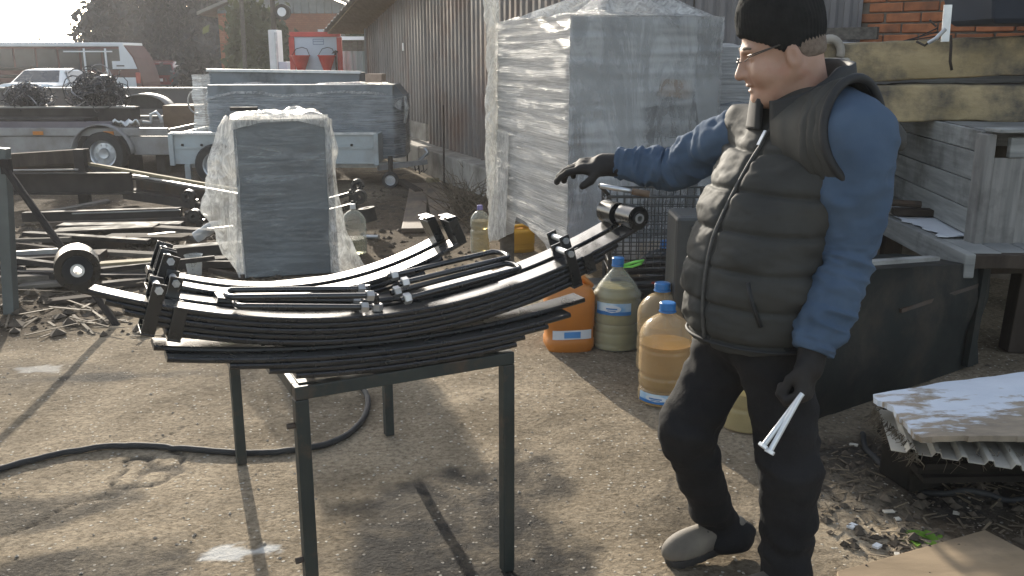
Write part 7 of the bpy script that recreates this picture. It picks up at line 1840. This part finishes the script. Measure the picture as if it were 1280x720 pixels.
# shoes
def shoe(toe, heel, lift, name='shoe'):
    d = unit(V(*(toe - heel)[:2], 0)); s_ = V(-d[1], d[0], 0); pit = math.asin(min(.9, lift / np.linalg.norm((toe - heel)[:2])))
    fx = V(d[0] * math.cos(pit), d[1] * math.cos(pit), -math.sin(pit)); uz = np.cross(fx, s_); uz = uz if uz[2] > 0 else -uz; Rm = np.column_stack([fx, np.cross(uz, fx), uz]); O = V(*heel[:2], lift)
    Ls = np.linalg.norm(toe - heel)
    def fu(P):
        Q = (P - O) @ Rm
        d = d_ell(Q, (Ls - .075, .0, .040), (.082, .052, .048)); d = smin(d, d_ell(Q, (Ls * .5, 0, .055), (.12, .044, .05)), .03)
        d = smin(d, d_ell(Q, (.055, 0, .055), (.060, .042, .055)), .03)
        return np.maximum(d, .022 - Q[:, 2])
    v, q = surfnet(fu, O + V(-.42, -.42, -.20), O + V(.42, .42, .30), .007)
    v = relax(v, q, 2); o = link_mesh(name, v, q, m_shoe, man, smooth=True)
    def fsole(P):
        Q = (P - O) @ Rm; w = .040 + .012 * sstep(.4, .75, Q[:, 0] / Ls)
        k = np.clip(Q[:, 0], .05, Ls - .055); dd = np.hypot(Q[:, 0] - k, Q[:, 1]) - w
        return np.maximum(dd, np.abs(Q[:, 2] - .0135) - .0135)
    v, q = surfnet(fsole, O + V(-.42, -.42, -.20), O + V(.42, .42, .20), .006); link_mesh('sole', v, q, m_sole, o, smooth=30)
    lc = MB()
    for k in range(4):
        c = O + Rm @ V(Ls * (.50 + .07 * k), 0, .104 - .009 * k); lc.tube([c + Rm @ V(0, -.03, -.014), c + Rm @ V(0, 0, .001), c + Rm @ V(0, .03, -.014)], .003, 6)
    lc.build('laces', m_trim, o)
g0, g1 = gp(830, 706), gp(931, 694)
shoe(g0, V(g1[0] + .01, g1[1] + .02, 0), .045)
shoe(V(anL[0] - .20, anL[1] - .09, 0), V(anL[0] + .07, anL[1] + .03, 0), .0)
# gloves
def finger(root, d0, nrm, lens_, bends, r0):
    pts = [root]; d = unit(d0); rs = [r0]
    ax_ = unit(np.cross(d, nrm))
    for L, bnd in zip(lens_, bends):
        c, s = math.cos(bnd), math.sin(bnd); d = unit(d * c + np.cross(ax_, d) * s); pts.append(pts[-1] + d * L); rs.append(rs[-1] * .93)
    return pts, rs
def glove(name, wrist, tip_dir, dorsal, thumb_side, curl, spread, thumb_dir, cuff=.10, thumb_bend=.3, sc=1.0, cuffdir=None):
    x = unit(tip_dir); z = unit(np.asarray(dorsal) - x * np.dot(dorsal, x)); y = np.cross(z, x); y = y if np.dot(y, thumb_side) > 0 else -y
    Rm = np.column_stack([x, y, z]); O = np.asarray(wrist, float); W = lambda a, b_, c: O + Rm @ (V(a, b_, c) * sc)
    down = -z; ch = []
    for i, (yy, L, xo) in enumerate(((.030, .082, .095), (.010, .090, .100), (-.011, .084, .096), (-.030, .066, .088))):
        dirx = unit(x + y * spread * (1.5 - i) * .5); root = W(xo, yy, -.002)
        # bend towards the palm
        ax_ = unit(np.cross(dirx, down)); pts = [root]; d = dirx; rs = [.0125 * sc]
        for seg, bnd in zip((.45, .31, .24), curl[i]):
            c, s = math.cos(bnd), math.sin(bnd); d = unit(d * c + np.cross(ax_, d) * s); pts.append(pts[-1] + d * L * seg * sc); rs.append(rs[-1] * .93)
        ch.append((pts, rs))
    tr_ = W(.035, .036, -.008); td = unit(Rm @ V(*thumb_dir)); td2 = unit(td + x * thumb_bend)
    ch.append(([tr_, tr_ + td * .038 * sc, tr_ + td * .038 * sc + td2 * .03 * sc], [.0155 * sc, .0135 * sc, .0115 * sc]))
    cd = x if cuffdir is None else unit(cuffdir)
    def fg(P):
        Q = (P - O) @ Rm / sc
        d = d_box(Q, (.052, 0, -.002), (.052, .042, .0165), None, .0155) * sc
        d = smin(d, d_ell(Q, (.04, .028, -.010), (.035, .022, .018)) * sc, .014)
        d = smin(d, d_cone(P, O - cd * cuff, O + x * .02, .039 * sc, .035 * sc), .02)
        for pts, rs in ch: d = np.minimum(d, d_chain(P, pts, rs, .006)) if False else smin(d, d_chain(P, pts, rs, .004), .005)
        return d
    allp = np.concatenate([np.array(p) for p, _ in ch] + [np.array([O - cd * cuff, O])]); v, q = surfnet(fg, allp.min(0) - .07, allp.max(0) + .07, .0045)
    v = relax(v, q, 1); n_ = vnormals(v, q); v = v + n_ * (.0014 * fbm(v, 45, 3, 4))[:, None]
    return link_mesh(name, v, q, m_glove, man, smooth=True), W, ch
xr_ = haR - wrR
glove('glove', wrR + unit(xr_) * .03, xr_ + V(0, 0, .012), V(-.02, -.30, 1), V(0, -1, 0), [(.10, .35, .30), (.25, .45, .35), (.40, .55, .4), (.55, .6, .4)], .30, (.62, .55, -.60), cuff=.085, thumb_bend=.6, sc=1.06, cuffdir=wrR - elR)
xl_ = haL - wrL
bolt_c = at(990, 510, 2.275)
glove('glove', wrL + unit(xl_) * .02, xl_ + V(-.0, -.02, 0), V(.75, -.45, .25), V(-.6, -.75, 0), [(.95, 1.25, .9), (1.0, 1.3, .9), (1.05, 1.3, .9), (1.1, 1.3, .9)], .05, (.72, -.05, -.62), cuff=.055, thumb_bend=1.2, sc=1.05)
# two bolts in the hanging hand
m_boltz = M('bright_zinc_bolt', (0.55, 0.57, 0.58), (0.70, 0.72, 0.73), .35, metal=.35, scale=20)
for (hx, hy, tx_, ty_, lb) in ((955, 556, 1003, 492, 'bright zinc bolt held in the hanging glove, the one with its head higher'), (963, 563, 1000, 496, 'bright zinc bolt held in the hanging glove, the one with its head lower')):
    hd, tl_ = at(hx, hy, 2.235 if hx < 960 else 2.225), at(tx_, ty_, 2.275 if hx < 960 else 2.262); ax_ = unit(tl_ - hd)
    bt_ = thing('bolt', lb, 'bolt', tuple(hd), 'bolts in the gloved hand')
    MB().cyl(hd, tl_, .0072, 12).build('shank', m_boltz, bt_, smooth=40)
    MB().lathe([(.0125, 0), (.0140, .0015), (.0140, .009), (.0132, .0105)], 6, hd - ax_ * .009, frame(ax_)).build('head', m_boltz, bt_)
# ================================================================== AIR
m_air = bpy.data.materials.new('air'); m_air.use_nodes = True
nt = m_air.node_tree; nt.nodes.clear(); o_ = nt.nodes.new('ShaderNodeOutputMaterial'); pv = nt.nodes.new('ShaderNodeVolumePrincipled')
pv.inputs['Color'].default_value = (0.86, 0.86, 0.88, 1); pv.inputs['Density'].default_value = 0.0014; pv.inputs['Anisotropy'].default_value = 0.45
nt.links.new(pv.outputs[0], o_.inputs['Volume'])
hz = MB().box((-10, 40, 5.75), (150, 140, 14.5)).build('haze', m_air); props(hz, kind='stuff')
